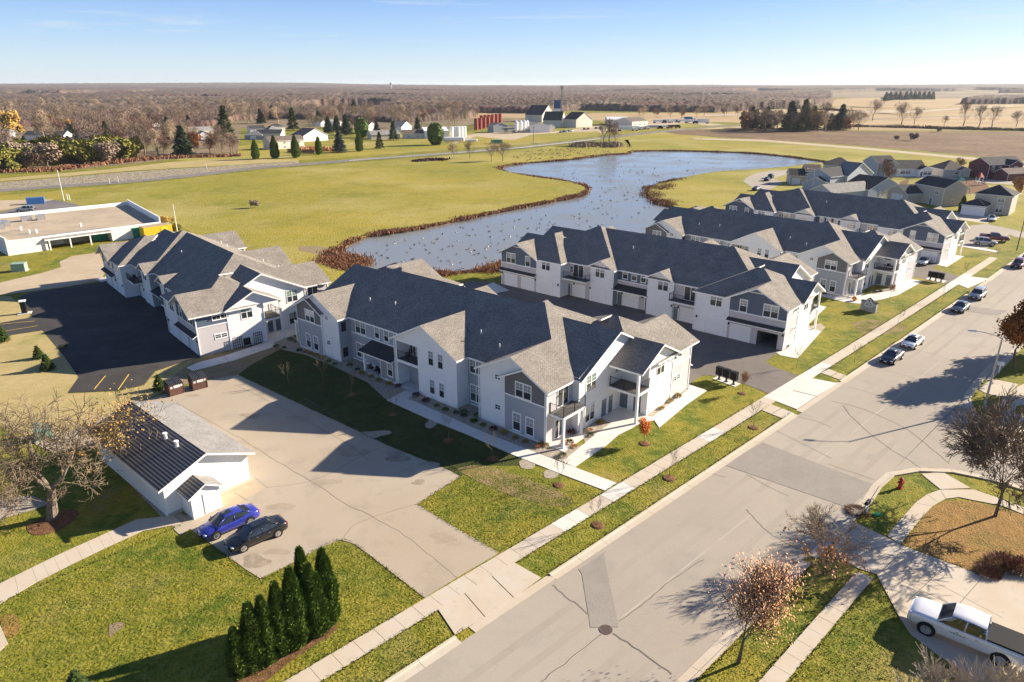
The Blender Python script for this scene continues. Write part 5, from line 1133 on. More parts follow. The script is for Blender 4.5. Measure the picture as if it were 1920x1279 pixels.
scatter_band([(440,205),(440,228),(560,236),(640,236),(760,236),(880,226),(900,214),(700,214),(560,214)], 55, (.95,1.4,7), kinds, 'tree belt', '')
scatter_band([(1180,214),(1190,226),(1340,222),(1420,215),(1420,210)], 18, (.8,1.1,8), kinds, 'field edge row', '')
mixed = [(LF['olive'],'olive leaved tree'),(LF['brown'],'russet tree'),(LF['gold'],'dull gold tree'),(con_d[1],'dark conifer'),(con_g[1],'green pine')]
scatter_band([(-60,215),(-60,290),(100,280),(260,275),(300,258),(340,240),(440,222),(440,205),(200,203)], 34, (.7,1.2,14), mixed, 'left woods', '', 'leafy_tree')
scatter_band([(250,262),(260,296),(340,292),(440,288),(440,262),(340,250)], 30, (.8,1.15,5), kinds, 'roadside belt', '')
scatter_band([(1385,239),(1390,248),(1610,246),(1610,240)], 34, (1.1,1.6,3.5), kinds+[(LF['gold'],'golden tree'),(LF['brown'],'rusty tree'),(con_d[1],'dark spruce'),(con_d[1],'dark spruce')], 'right grove', '')
scatter_band([(560,230),(560,246),(760,244),(900,232),(900,224)], 26, (.8,1.2,7), kinds, 'farm side belt', '')
# roadside and pond-edge undergrowth
def tufts(name, line, n, wid, h, m, label, cat='undergrowth', size=.12, z0=0.0, seed=3):
    q = random.Random(seed); mb = MB(); L = resample(line, 1.0)
    for i in range(n):
        c0 = q.choice(L); lump = .5+.5*math.sin(c0.x*.31+math.sin(c0.y*.23)*2)*math.sin(c0.y*.17+1.3)
        if q.random() > .25+.75*lump: continue
        wv_ = wid*(.45+1.3*lump); p = c0 + Vector((q.gauss(0,wv_), q.gauss(0,wv_), 0)); k = h*q.uniform(.3,1.2)*(.6+.6*lump); d = Vector((q.gauss(0,.25), q.gauss(0,.25), 1))*k; s_ = Vector((q.gauss(0,1),q.gauss(0,1),0)).normalized()*size*q.uniform(.6,1.5)
        b = Vector((p.x,p.y,z0)); mb.face([b-s_, b+s_, b+s_*.5+d, b-s_*.5+d])
    return tag(mb.build(name, M[m]), label, cat, kind='stuff')
iw = inset(pond, .9)
shore = [G(*p) for p in pond_px]
tufts('pond_reeds', smooth_line(GL([(700,518),(640,505),(622,497),(614,487),(619,477),(656,452),(694,440),(788,426),(866,410),(953,392),(1038,376),(1092,364)]),5), 12000, .7, .6, 'reed', 'red brown dead reeds along the near meadow shore of the pond', 'reeds', .14, -.2)
tufts('pond_reeds', smooth_line(GL([(1092,364),(1100,350),(1062,339),(991,329),(944,320),(937,313),(975,306),(1069,298),(1131,290),(1178,287),(1187,283),(1270,282),(1400,286),(1488,294),(1551,303),(1620,312),(1700,318)]),5), 13000, .6, .5, 'reed', 'red brown reeds round the far end of the pond', 'reeds', .22, -.2, 5)
tufts('pond_reeds', smooth_line(GL([(612,490),(625,485),(650,480),(668,492),(640,500),(625,492)]),5), 16000, 1.4, .8, 'reed', 'thick brown reed bed in the left corner of the pond', 'reeds', .07, -.3, 6)
tufts('pond_reeds', smooth_line(GL([(1280,334),(1232,346),(1218,358),(1229,372),(1262,386),(1240,372),(1236,358),(1262,342)]),5), 14000, 1.3, .6, 'reed', 'brown reed bed on the spit opposite the meadow', 'reeds', .12, -.3, 7)
tufts('pond_reeds', smooth_line(GL([(800,517),(860,512),(900,508),(940,503),(960,500)]),5), 9000, 1.0, .9, 'reed', 'brown reeds behind the closest building', 'reeds', .07, -.2, 8)
tufts('hedge', smooth_line(GL([(-100,318),(60,322),(160,312),(262,300),(330,296),(440,293)]),5), 9000, 1.8, 1.3, 'reed', 'dry brown weeds at the foot of the roadside thicket', 'weeds', .3, 0, 9)
tufts('hedge', smooth_line(GL([(1600,238),(1700,240),(1800,243),(1960,246)]),5), 6000, 1.5, 2.0, 'twig', 'low bare hedge under the field tree row', 'hedge', .35, 0, 10)
tufts('hedge', smooth_line(GL([(1085,276),(1110,272),(1140,272),(1150,276)]),5), 2500, 2.0, 2.0, 'twig', 'dark brush at the road bend by the pond', 'brush', .3, 0, 11)
tufts('hedge', smooth_line(GL([(560,286),(590,284),(625,283)]),5), 1500, .8, 2.2, 'leaf_orange', 'low orange hedge beside the blue spruce', 'hedge', .3, 0, 12)
tufts('hedge', smooth_line(GL([(780,303),(800,301),(830,300)]),5), 1500, 1.5, 1.0, 'shrub_dark', 'dark brush in the culvert by the guardrail', 'brush', .3, 0, 13)
# red shrubs in the brown lawn
rsm = MB(); _q = random.Random(3)
for _ in range(1500):
    a = _q.uniform(0,6.28); t = _q.random()**.5; c = Vector((t*math.cos(a)*.5, t*math.sin(a)*.5, _q.uniform(.02,.5)*(1.1-t))); u = Vector((c.x*.3+_q.gauss(0,.03), c.y*.3+_q.gauss(0,.03), _q.uniform(.04,.12))); s_ = Vector((_q.gauss(0,1),_q.gauss(0,1),0)).normalized()*.008
    rsm.face([c-s_, c+s_, c+s_*.4+u, c-s_*.4+u])
M['shrub_russet'] = leaf('russet_twigs', (.22,.095,.06), (.11,.045,.03), 4)
SH['r'] = rsm.build('shrub', M['shrub_russet'], mesh_only=True)
for p, s_, lab in (((1880,1062),1.7,'dark red leafless shrub at the driveway edge'),((1850,1076),1.2,'red brown low shrub by the driveway corner'),((1912,1068),1.6,'red shrub at the right edge above the driveway')):
    o = link('red_shrub', SH['r'], None, G(*p), 1); o.scale = (s_*1.3,s_*1.3,s_*1.6); tag(o, lab, 'shrub')
o = link('red_shrub', SH['r'], None, G(1607,960), 1); o.scale = (1.8,1.8,1.0); tag(o, 'bare low shrub left of the mailbox post', 'shrub')
# fallen leaves and grass tufts on the near lawns
def litter(name, polys, n, m, size, label, cat, seed, up=0):
    q = random.Random(seed); mb = MB()
    for poly in polys:
        P = GL(poly); xs = [p.x for p in P]; ys = [p.y for p in P]; c_ = 0
        A = abs(sum(P[i-1].x*P[i].y-P[i].x*P[i-1].y for i in range(len(P))))/2
        for _ in range(int(n*A*3)):
            x, y = q.uniform(min(xs),max(xs)), q.uniform(min(ys),max(ys)); c = False
            for i in range(len(P)):
                a, b = P[i-1], P[i]
                if (a.y > y) != (b.y > y) and x < (b.x-a.x)*(y-a.y)/(b.y-a.y)+a.x: c = not c
            if not c: continue
            c_ += 1
            if c_ > n*A: break
            s_ = Vector((q.gauss(0,1),q.gauss(0,1),0)).normalized()*size*q.uniform(.5,1.2)
            if up: d = Vector((q.gauss(0,.5),q.gauss(0,.5),1))*up*q.uniform(.5,1.2); b0 = Vector((x,y,0)); mb.face([b0-s_,b0+s_,b0+d+s_*.2,b0+d-s_*.2])
            else:
                t_ = Vector((-s_.y,s_.x,q.uniform(-.02,.03))); b0 = Vector((x,y,.035)); mb.face([b0-s_,b0+t_*.6,b0+s_,b0-t_*.6])
    return tag(mb.build(name, M[m]), label, cat, kind='stuff')
LAWN_L = [(-20,1180),(0,1130),(330,1010),(345,1010),(393,1020),(460,1068),(488,1086),(553,1056),(640,1014),(700,1048),(795,1122),(520,1290),(-20,1290)]
LAWN_U = [(-20,990),(60,960),(190,900),(300,990),(325,985),(0,1120),(-20,1130)]
litter('fallen_leaves', [LAWN_L], 1.5, 'leaf_gold', .05, 'scattered fallen yellow leaves on the front lawn', 'fallen leaves', 1)
litter('fallen_leaves', [LAWN_U], 2.2, 'leaf_gold', .05, 'scattered fallen leaves under the old tree', 'fallen leaves', 2)
litter('fallen_leaves', [[(1480,1279),(1645,1080),(1687,1160),(1700,1279)],[(1300,1279),(1470,1100),(1545,1060),(1600,1065),(1425,1279)],[(1630,935),(1730,890),(1760,918),(1700,960),(1660,1004),(1600,970)]], 5, 'leaf_orange', .05, 'fallen leaves on the verge lawns at right', 'fallen leaves', 3)
litter('fallen_leaves', [[(1690,1020),(1750,952),(1826,941),(1920,966),(1920,1066),(1872,1087)]], 30, 'leaf_orange', .06, 'thick fallen leaves under the wide bare tree', 'fallen leaves', 4)
litter('fallen_leaves', [[(790,945),(864,894),(833,878),(1000,895),(1120,925),(935,1035)]], 2, 'leaf_gold', .045, 'sparse fallen leaves on the lawn by the lot corner', 'fallen leaves', 5)
M['edge_blade'] = leaf('edge_grass_blades', (.20,.20,.04), (.09,.11,.015), .5)
edge_lines = [SL(-2.62,-12,0.5,.5), SL(-.1,-12,1,.5), SL(-4.22,-12,-1,.5), SL(-2.62,8.5,48,.5), SL(-.1,9.5,48,.5), SL(-4.22,9,47,.5), SL(13.05,-6,24,.5), SL(15.55,-6,25,.5), SL(16.85,-6,25,.5), SL(-2.62,60,120,1), SL(-4.22,60,120,1), SL(-.1,61,117,1),
  smooth_line(GL([(783,946),(837,980),(935,1036)]),8), smooth_line(GL([(864,893),(783,946)]),8), smooth_line(GL([(796,1121),(700,1047),(639,1012),(553,1054),(488,1085),(429,1045),(393,1018)]),8), smooth_line(GL([(447,703),(560,757),(651,799),(727,836),(833,878),(864,893)]),8), smooth_line(GL([(0,1130),(340,985)]),10), smooth_line(GL([(1688,1021),(1836,1078)]),10), smooth_line(GL([(1643,1077),(1687,1159)]),8)]
_eq = random.Random(12); _eb = MB()
for L_ in edge_lines:
    L_ = resample(L_, .12)
    for p in L_:
        for _ in range(2):
            c = Vector((p.x+_eq.gauss(0,.07), p.y+_eq.gauss(0,.07), .0)); d = Vector((_eq.gauss(0,.06),_eq.gauss(0,.06),_eq.uniform(.06,.16))); s_ = Vector((_eq.gauss(0,1),_eq.gauss(0,1),0)).normalized()*.035
            _eb.face([c-s_, c+s_, c+d+s_*.3, c+d-s_*.3])
tag(_eb.build('grass_edge', M['edge_blade']), 'ragged grass creeping over the edges of walks and curbs', 'grass', kind='stuff')
M['grass_blade'] = leaf('grass_blades', (.13,.17,.02), (.05,.09,.01), .5); 
litter('grass', [LAWN_L, [(783,947),(864,895),(1000,895),(1125,922),(935,1036)], [(962,1053),(1200,905),(1410,775),(1445,790),(1210,958),(1016,1084)], [(600,1279),(817,1143),(852,1190),(720,1279)],[(1300,1279),(1470,1100),(1545,1060),(1600,1065),(1425,1279)],[(1480,1279),(1645,1080),(1687,1160),(1700,1279)]], 45, 'grass_blade', .03, 'rough green grass tufts of the near lawns', 'grass', 8, up=.09)
# ------------------------------------------------------------------ vehicles
M['tyre'] = mat('tyre_rubber', (.018,.018,.018), .85); M['rim'] = mat('alloy_rim', (.55,.55,.56), .3, metal=.8)
M['car_glass'] = mat('car_glass', (.018,.022,.025), .04, spec=.9, coat=.6); M['lamp_white'] = mat('headlight_lens', (.62,.64,.66), .08, spec=.8, coat=.5); M['lamp_red'] = mat('tail_light_lens', (.45,.02,.02), .15, coat=.4)
M['chrome'] = mat('chrome_trim', (.7,.7,.71), .15, metal=1); M['plate'] = mat('licence_plate', (.75,.75,.72), .5); M['black_plastic'] = mat('black_plastic', (.02,.02,.022), .7, spec=.1)
def paint(name, c): return mat(name, c, .25, spec=.5, coat=.9, metal=.15)
PA = {'blue':paint('blue_car_paint',(.035,.045,.33)), 'black':paint('black_car_paint',(.012,.012,.013)), 'white':paint('white_car_paint',(.78,.78,.78)), 'silver':paint('silver_car_paint',(.42,.43,.44)), 'grey':paint('grey_car_paint',(.13,.14,.15)), 'maroon':paint('maroon_car_paint',(.20,.025,.045)), 'dark':paint('dark_blue_car_paint',(.03,.035,.06))}
def loft(mb, st, mi=lambda i,j: 0, cap=True):
    """st: list of rings (same length) of 3D points, joined in order"""
    n = len(st[0]); k = len(mb.v)
    for r_ in st: mb.v += [tuple(p) for p in r_]
    for i in range(len(st)-1):
        for j in range(n-1):
            a = k+i*n+j; mb.f.append((a, a+1, a+n+1, a+n)); mb.m.append(mi(i,j))
    if cap:
        mb.f.append(tuple(range(k, k+n))); mb.m.append(0); e = k+(len(st)-1)*n; mb.f.append(tuple(range(e+n-1, e-1, -1))); mb.m.append(0)
CARM = {}
def car_meshes(kind, pk):
    key = (kind, pk)
    if key in CARM: return CARM[key]
    P = PA[pk]
    if kind == 'sedan':
        Lg, W = 4.75, 1.82; body = [(-2.36,.42,.72,.62),(-2.30,.30,.93,.80),(-2.05,.24,1.02,.88),(-1.55,.20,1.05,.91),(-1.0,.20,1.0,.91),(0,.20,.96,.91),(.75,.20,.95,.91),(1.3,.20,.92,.90),(1.85,.22,.84,.86),(2.2,.26,.72,.76),(2.36,.38,.60,.56)]
        gh = [(-1.72,1.02,1.03,.70,.66),(-1.0,.99,1.40,.82,.60),(-.55,.97,1.46,.84,.62),(.05,.96,1.47,.84,.62),(.45,.95,1.42,.84,.60),(1.28,.93,.94,.78,.74)]
    elif kind == 'suv':
        Lg, W = 4.7, 1.9; body = [(-2.34,.45,.95,.72),(-2.28,.32,1.05,.88),(-2.0,.26,1.08,.94),(-1.4,.24,1.08,.95),(0,.24,1.07,.95),(.8,.24,1.06,.95),(1.3,.26,1.03,.93),(1.85,.28,.98,.88),(2.2,.32,.88,.80),(2.34,.42,.70,.62)]
        gh = [(-2.2,1.05,1.06,.80,.78),(-1.95,1.06,1.66,.86,.68),(-.8,1.06,1.73,.88,.70),(.2,1.06,1.71,.88,.69),(.55,1.05,1.62,.87,.66),(1.22,1.04,1.05,.82,.78)]
    else:
        Lg, W = 5.9, 2.0; body = [(-2.93,.50,1.22,.94),(-2.88,.42,1.30,.99),(-1.5,.38,1.31,1.0),(-.8,.36,1.31,1.0),(.6,.36,1.29,1.0),(1.3,.36,1.29,1.0),(1.7,.38,1.30,.99),(2.45,.42,1.26,.97),(2.82,.45,1.16,.92),(2.94,.50,.98,.84)]
        gh = [(-1.02,1.29,1.32,.92,.90),(-.93,1.30,1.90,.93,.78),(-.3,1.30,1.96,.94,.80),(.5,1.29,1.95,.94,.80),(.78,1.28,1.88,.93,.78),(1.42,1.27,1.31,.90,.86)]
    def ring(x, zb, zt, w):
        h = [(0,zb),(w*.82,zb),(w*.97,zb+.10),(w*1.0,zb+(zt-zb)*.45),(w*.985,zt-.16),(w*.93,zt-.05),(w*.72,zt),(0,zt+.025)]
        return [(x,-y,z) for y,z in h] + [(x,y,z) for y,z in reversed(h[:-1])]
    b = MB(); loft(b, [ring(x,zb,zt,w) for x,zb,zt,w in body])
    g = MB()
    def gring(x, zl, zr, wl, wr):
        h = [(wl,zl),(wl*.5+wr*.5+.01,(zl+zr)/2),(wr,max(zl,zr-.05)),(wr-.1,zr),(0,zr+.02)]
        return [(x,-y,z) for y,z in h] + [(x,y,z) for y,z in reversed(h[:-1])]
    n = len(gh)
    loft(g, [gring(*s_) for s_ in gh], lambda i,j: 0)
    # painted roof plate just over the glass
    rf = MB(); top = []
    for s_ in gh[1:-1]:
        x, zl, zr, wl, wr = s_; top.append([(x,-wr-.005,zr-.06),(x,-(wr-.1),zr+.012),(x,-wr*.4,zr+.03),(x,wr*.4,zr+.03),(x,wr-.1,zr+.012),(x,wr+.005,zr-.06)])
    loft(rf, top, cap=False)
    for sgn in (-1,1):
        for (i, j) in ((0,1),(n-1,n-2)):
            A, B_ = gh[i], gh[j]; rf.tube((A[0],sgn*A[3],A[1]),(B_[0],sgn*(B_[4]+.005),B_[2]-.05),.045,.04,4)
        m_ = gh[2] if kind != 'pickup' else gh[2]
        rf.tube((m_[0]+.35,sgn*(m_[3]+.005),m_[1]),(m_[0]+.3,sgn*(m_[4]+.01),m_[2]-.05),.045,.04,4)
        if kind == 'suv': rf.tube((-1.35,sgn*.885,1.06),(-1.4,sgn*.70,1.66),.06,.05,4)
    wx = (1.42,-1.38) if kind == 'sedan' else ((1.40,-1.40) if kind == 'suv' else (1.85,-1.85)); wr_ = .335 if kind == 'sedan' else (.37 if kind == 'suv' else .42); hw = W/2
    arch = MB(); th = .3
    for x in wx:
        for sgn in (-1,1): arch.tube((x,sgn*(hw-.30),wr_+.03),(x,sgn*(hw+.012 if kind != 'sedan' else hw+.008),wr_+.03),wr_+.075,wr_+.075,18)
    w_ = MB(); w_.tube((0,-.11,0),(0,.11,0),wr_,wr_,18); r2 = MB(); r2.tube((0,-.118,0),(0,.118,0),wr_*.70,wr_*.70,14); hub = MB()
    for q in range(5):
        a = q*2*math.pi/5
        for sg in (-1,1): hub.tube((0,sg*.121,0),(wr_*.6*math.cos(a),sg*.121,wr_*.6*math.sin(a)),.035,.03,4)
    x0, zt = body[-2][0], body[-3][2]
    hl = MB(); hl.ball((0,0,0), .16,.20,.085,8,5); tl = MB(); tl.ball((0,0,0), .10,.17,.10,8,5)
    mi = MB(); mi.ball((0,0,0), .08,.12,.07,6,4)
    gr = MB(); fx = body[-1][0]; gr.box(fx-.14, fx+.012, -.42,.42,body[-1][1]+.02,body[-1][2]-.06); gr.box(fx-.3,fx-.02,-.65,.65,body[-1][1]-.04,body[-1][1]+.03)
    pl = MB(); pl.box(fx+.012,fx+.03,-.16,.16,body[-1][1]+.06,body[-1][1]+.18); 
    ty = [('body',b.build('body',P,smooth=True,mesh_only=True)),('windows',g.build('windows',M['car_glass'],mesh_only=True)),('roof',rf.build('roof',P,smooth=True,mesh_only=True)),('wheel_arches',arch.build('wheel_arches',M['black_plastic'],mesh_only=True)),('grille',gr.build('grille',M['black_plastic'],mesh_only=True)),('licence_plate',pl.build('licence_plate',M['plate'],mesh_only=True))]
    dr = MB()
    for sgn in (-1,1):
        for dx in ((.55,-.45) if kind != 'pickup' else (.65,-.35)): dr.box(dx-.1-.25,dx+.05-.25,sgn*(hw-.005)-.015,sgn*(hw-.005)+.02,body[4][2]-.22,body[4][2]-.18)
    ty.append(('door_handles', dr.build('door_handles', M['chrome'], mesh_only=True)))
    if kind == 'pickup':
        t = MB(); t.box(-2.84,-1.06,-.90,.90,1.28,1.40); ty.append(('bed_cover', t.build('bed_cover', M['black_plastic'], mesh_only=True)))
    if kind == 'sedan':
        t = MB(); t.box(-.28,.38,-.34,.34,1.492,1.503); ty.append(('sunroof', t.build('sunroof', M['car_glass'], mesh_only=True)))
    CARM[key] = dict(parts=ty, wheel=w_.build('tyre',M['tyre'],mesh_only=True), rim=r2.build('rim',M['rim'],mesh_only=True), hub=hub.build('spoke',M['chrome'],mesh_only=True), hl=hl.build('headlight',M['lamp_white'],smooth=True,mesh_only=True), tl=tl.build('tail_light',M['lamp_red'],smooth=True,mesh_only=True), mi=mi.build('mirror',P,smooth=True,mesh_only=True), wx=wx, wr=wr_, hw=hw, body=body, gh=gh)
    return CARM[key]
def car(kind, pk, loc, rz, label, cat='car', group=None, name=None):
    m = car_meshes(kind, pk); e = empty(name or {'sedan':'parked_car','suv':'parked_suv','pickup':'pickup_truck'}[kind], loc, rz, label, cat, group)
    for n_, me in m['parts']: link(n_, me, e)
    for x in m['wx']:
        for sg in (-1,1):
            w_ = link('wheel', m['wheel'], e, (x, sg*(m['hw']-.085), m['wr'])); link('rim', m['rim'], w_); link('spoke', m['hub'], w_)
    f, r_ = m['body'][-2], m['body'][1]
    for sg in (-1,1):
        link('headlight', m['hl'], e, (f[0]-.04, sg*(f[3]-.16), f[2]-.10)); link('tail_light', m['tl'], e, (r_[0]-.0, sg*(r_[3]-.14), r_[2]-.12)); g_ = m['gh'][-1]; link('mirror', m['mi'], e, (g_[0]-.28, sg*(m['hw']+.06), g_[1]+.06))
    return e
def between(a, b, side, off):
    """centre and heading of a car whose wheel line runs a (front) to b (rear); off metres to the given side"""
    a, b = G(*a), G(*b); d = (a-b).normalized(); n_ = Vector((-d.y, d.x, 0))*side
    return (a+b)/2 + n_*off, math.atan2(d.y, d.x)
p, h = between((456.4,1037.3),(525.6,1006.6),-1,.92); p.z = .035; car('sedan','black',p,h,'black four-door sedan with chrome window trim, the nearer of two cars by the garage')
p2_, h2 = between((406.9,1012.8),(472,984),-1,.92); p2_.z = .035; car('sedan','blue',p2_,h2,'bright blue sedan parked between the black sedan and the white garage')
p, h = between((1734,1191),(1865,1243),1,.98)
dpk = (G(1756.6,1192.4)-G(1853,1233)).normalized(); hp = math.atan2(dpk.y, dpk.x); fw = G(1733,1190); n_ = Vector((dpk.y,-dpk.x,0)); c_ = fw - dpk*2.05 + n_*1.0; c_.z = .055
pk_ = car('pickup','white',c_,hp,'white pickup truck with black bed cover on the concrete driveway at lower right','pickup truck')
pk_.scale = (1.1,1.1,1.08)
tb_ = MB()
for k in range(5): tb_.box(.95-.16*k-.06-.3,.95-.16*k+.05-.3,-1.012,-1.004,.93,.97); tb_.box(.95-.16*k-.06-.3,.95-.16*k+.05-.3,1.004,1.012,.93,.97)
tb_.build('lettering', mat('dark_lettering',(.05,.06,.08),.5), pk_)
def sinv(px):
    g = G(*px); best = min((( S(s/2,2.0)-g).length, s/2) for s in range(-40, 400)); return best[1]
HD = SA + math.pi
for px, k, pc, lab in (((1667,674),'sedan','black','small black sedan parked at the curb, nearest of the street cars'),((1705,648),'sedan','white','white sedan parked directly behind the black one on the street'),((1797,581),'sedan','grey','dark grey sedan parked in front of the silver SUV on the street'),((1826,558),'suv','silver','silver grey SUV parked at the curb below the apron'),((1899,500),'suv','maroon','maroon SUV parked far up the street'),((1917,485),'sedan','dark','dark blue car at the right edge behind the maroon SUV')):
    s_ = sinv(px); q = S(s_, 1.95, .03); d = S(s_+1,0)-S(s_-1,0); car(k, pc, q, math.atan2(-d.y,-d.x), lab, 'car', 'cars parked along the street curb')
q = UV(bB, -.4, -23.6); q.z=.03; car('suv','white',q, math.radians(49.3), 'white SUV half hidden behind the closest building by its garages')
g = G(1731,495); g.z=.03; car('sedan','white',g, math.radians(228), 'white car parked before the end garage of the farthest apartment building')
g = G(1846,459.5); g.z=.04; car('suv','silver',g, math.radians(-30), 'silver minivan parked in the small bay beyond the last building', 'minivan', name='minivan')
g = G(1863,452); g.z=.04; car('pickup','maroon',g, math.radians(-30), 'maroon pickup truck parked beside the silver minivan','pickup truck')
g = G(1858,414); g.z=.06; car('sedan','white',g, math.radians(238), 'white car on the driveway of the beige hip roofed house')
g = G(1438,339); g.z=.05; car('sedan','dark',g, math.radians(60), 'dark car parked on the curved street by the pond, lower one'); g = G(1445,334); g.z=.05; car('suv','black',g, math.radians(60), 'black SUV parked on the curved street by the pond, upper one')
g = G(1419,357); g.z=.05; car('sedan','grey',g, math.radians(45), 'grey car half behind the roof of the last building'); g = G(49,397); g.z=.05; car('suv','silver',g, math.radians(200), 'silver car parked alone behind the flat roofed building')
# ------------------------------------------------------------------ the long garage
RIB = mat('ribbed_dark_roofing', (.05,.048,.047), .55, var=.15, vscale=1)
def plane_pt(px, z): return G(px[0], px[1], z)
n_, l_, b_ = N(RIB)
t_ = n_.new('ShaderNodeTexCoord'); s_ = n_.new('ShaderNodeSeparateXYZ'); l_.new(t_.outputs['UV'], s_.inputs[0])
for k_, src in ((0,1),):
    d_ = n_.new('ShaderNodeMath'); d_.operation='MULTIPLY'; d_.inputs[1].default_value = 1/.29; l_.new(s_.outputs[1], d_.inputs[0]); f_ = n_.new('ShaderNodeMath'); f_.operation='FRACT'; l_.new(d_.outputs[0], f_.inputs[0])
    g_ = n_.new('ShaderNodeMath'); g_.operation='GREATER_THAN'; g_.inputs[1].default_value=.62; l_.new(f_.outputs[0], g_.inputs[0])
    mx_ = n_.new('ShaderNodeMixRGB'); mx_.inputs[1].default_value=(.045,.044,.046,1); mx_.inputs[2].default_value=(.26,.24,.22,1); l_.new(g_.outputs[0], mx_.inputs[0]); l_.new(mx_.outputs[0], b_.inputs['Base Color'])
shE = 3.0; nr_, nl_ = G(478.3,848.8,shE), G(304.5,929,shE); fr_, fl_ = G(329.8,755,shE), G(160,813,shE)
ax = (fr_-nr_).normalized(); wv = (nl_-nr_); wv = (wv - ax*wv.dot(ax)); Wd = wv.length; wv.normalize(); Ls = (fr_-nr_).length
rot = math.atan2(ax.y, ax.x); sh = empty('long_garage', (nr_.x, nr_.y, 0), rot, 'long white garage with dark ribbed roof slope beside the two parked cars', 'garage')
sy = 1 if (Matrix.Rotation(rot,3,'Z') @ Vector((0,1,0))).dot(wv) > 0 else -1
rise = 1.75; zr = shE+rise
def Y(y): return sy*y
RF = [[(-.0,Y(0),shE),(Ls,Y(0),shE),(Ls,Y(Wd/2),zr),(0,Y(Wd/2),zr)]]
roof_object('roof', RF, M['shingle_grey'], sh, .18); roof_object('ribbed_roof', [[(-.0,Y(Wd),shE),(Ls,Y(Wd),shE),(Ls,Y(Wd/2),zr),(0,Y(Wd/2),zr)]], RIB, sh, .18)
wm_ = MB(); ov = .55
def wl_(pts): wm_.face(pts)
z1 = shE+.12
wl_([(ov,Y(ov),0),(ov,Y(Wd-ov),0),(ov,Y(Wd-ov),z1),(ov,Y(Wd/2),zr-.22),(ov,Y(ov),z1)]); wl_([(Ls-ov,Y(ov),0),(Ls-ov,Y(Wd-ov),0),(Ls-ov,Y(Wd-ov),z1),(Ls-ov,Y(Wd/2),zr-.22),(Ls-ov,Y(ov),z1)])
wl_([(ov,Y(ov),0),(Ls-ov,Y(ov),0),(Ls-ov,Y(ov),z1),(ov,Y(ov),z1)]); wl_([(ov,Y(Wd-ov),0),(Ls-ov,Y(Wd-ov),0),(Ls-ov,Y(Wd-ov),z1),(ov,Y(Wd-ov),z1)])
wm_.build('wall', siding('white_vertical_siding', (.78,.775,.76), .35, True, .015), sh)
for k in range(5):
    if 2+5*k+2.7 < Ls: add_garage(sh, (3.4+5*k, Y(ov), .03), 0 if sy < 0 else math.pi, 2.7, 2.1)
fb = MB(); fb.box(ov-.012,ov-.002, min(Y(ov),Y(Wd-ov)), max(Y(ov),Y(Wd-ov)), 0,.35); fb.build('foundation', M['concrete'], sh)
for k in (.34,.48): v_ = MB(); v_.tube((Ls*(k-.2)+1.5,Y(Wd*.60),zr-.6),(Ls*(k-.2)+1.5,Y(Wd*.60),zr+.15),.16,.16,8); v_.tube((Ls*(k-.2)+1.5,Y(Wd*.60),zr+.15),(Ls*(k-.2)+1.5,Y(Wd*.60),zr+.22),.22,.2,8); v_.build('roof_vent', M['white_line'] if False else M['trim'], sh)
# small gabled annex on its end
an_w0, an_w1 = G(353.5,966), G(408.5,943.8); shM = sh.matrix_basis.inverted()
A_, B2 = shM @ an_w0, shM @ an_w1; ya, yb = sorted((abs(A_.y), abs(B2.y))); dx = min(A_.x, B2.x)
dx = max(-3.2, min(dx, -1.4)); ym = (ya+yb)/2; ha, hr = 2.15, 3.0
am = MB(); am.face([(dx,Y(ya),0),(dx,Y(yb),0),(dx,Y(yb),ha+.1),(dx,Y(ym),hr-.12),(dx,Y(ya),ha+.1)]); am.face([(dx,Y(ya),0),(ov,Y(ya),0),(ov,Y(ya),ha+.1),(dx,Y(ya),ha+.1)]); am.face([(dx,Y(yb),0),(ov,Y(yb),0),(ov,Y(yb),ha+.1),(dx,Y(yb),ha+.1)])
am.build('annex_wall', siding('white_annex_siding', (.78,.775,.76), .3, True, .015), sh)
roof_object('annex_roof', [[(dx-.3,Y(ya-.3),ha),(ov,Y(ya-.3),ha),(ov,Y(ym),hr),(dx-.3,Y(ym),hr)]], M['shingle_grey'], sh, .12); roof_object('annex_ribbed_roof', [[(dx-.3,Y(yb+.3),ha),(ov,Y(yb+.3),ha),(ov,Y(ym),hr),(dx-.3,Y(ym),hr)]], RIB, sh, .12)
add_door(sh, (dx,Y(ya+.9),.03), math.pi/2, .95, 2.0, 'trim' if False else 'door_blue') if False else None
dk_ = MB(); dk_.box(dx-.05,dx-.005,min(Y(ya+.35),Y(ya+1.5)),max(Y(ya+.35),Y(ya+1.5)),.1,2.05); dk_.build('annex_door', M['trim'], sh)
# ------------------------------------------------------------------ flat-roofed commercial building at left
M['flat_roof'] = layered('flat_roof_membrane', (.44,.35,.25), [((.33,.27,.20),.1,.4,.62,.8), ((.12,.10,.09),.09,.63,.72,.7), ((.46,.40,.33),.6,.5,.7,.5)], bump=.2)
M['teal'] = mat('teal_paint', (.02,.22,.17), .5); M['yellow_box'] = mat('yellow_container_paint', (.72,.50,.03), .5); M['blue_box'] = mat('blue_container_paint', (.05,.16,.38), .5); M['tan_wall'] = siding('tan_siding', (.50,.43,.33), .2)
Hc = 3.35; c1, c2, c3, c4 = G(8.8,450.6,Hc), G(301,414,Hc), G(241,380.5,Hc), G(-70,412,Hc)
cb = empty('commercial_building', (c1.x,c1.y,0), math.atan2(c2.y-c1.y,c2.x-c1.x), 'low flat roofed white commercial building with rooftop units at the left edge', 'commercial building')
ci = cb.matrix_basis.inverted(); q1,q2,q3,q4 = [ci @ Vector((c.x,c.y,0)) for c in (c1,c2,c3,c4)]
x1c = 10; ka, kb = ci @ G(99,473.5), ci @ G(219,456); ka.y = kb.y = 0; fl_ = lambda t: q1.lerp(q2,t)
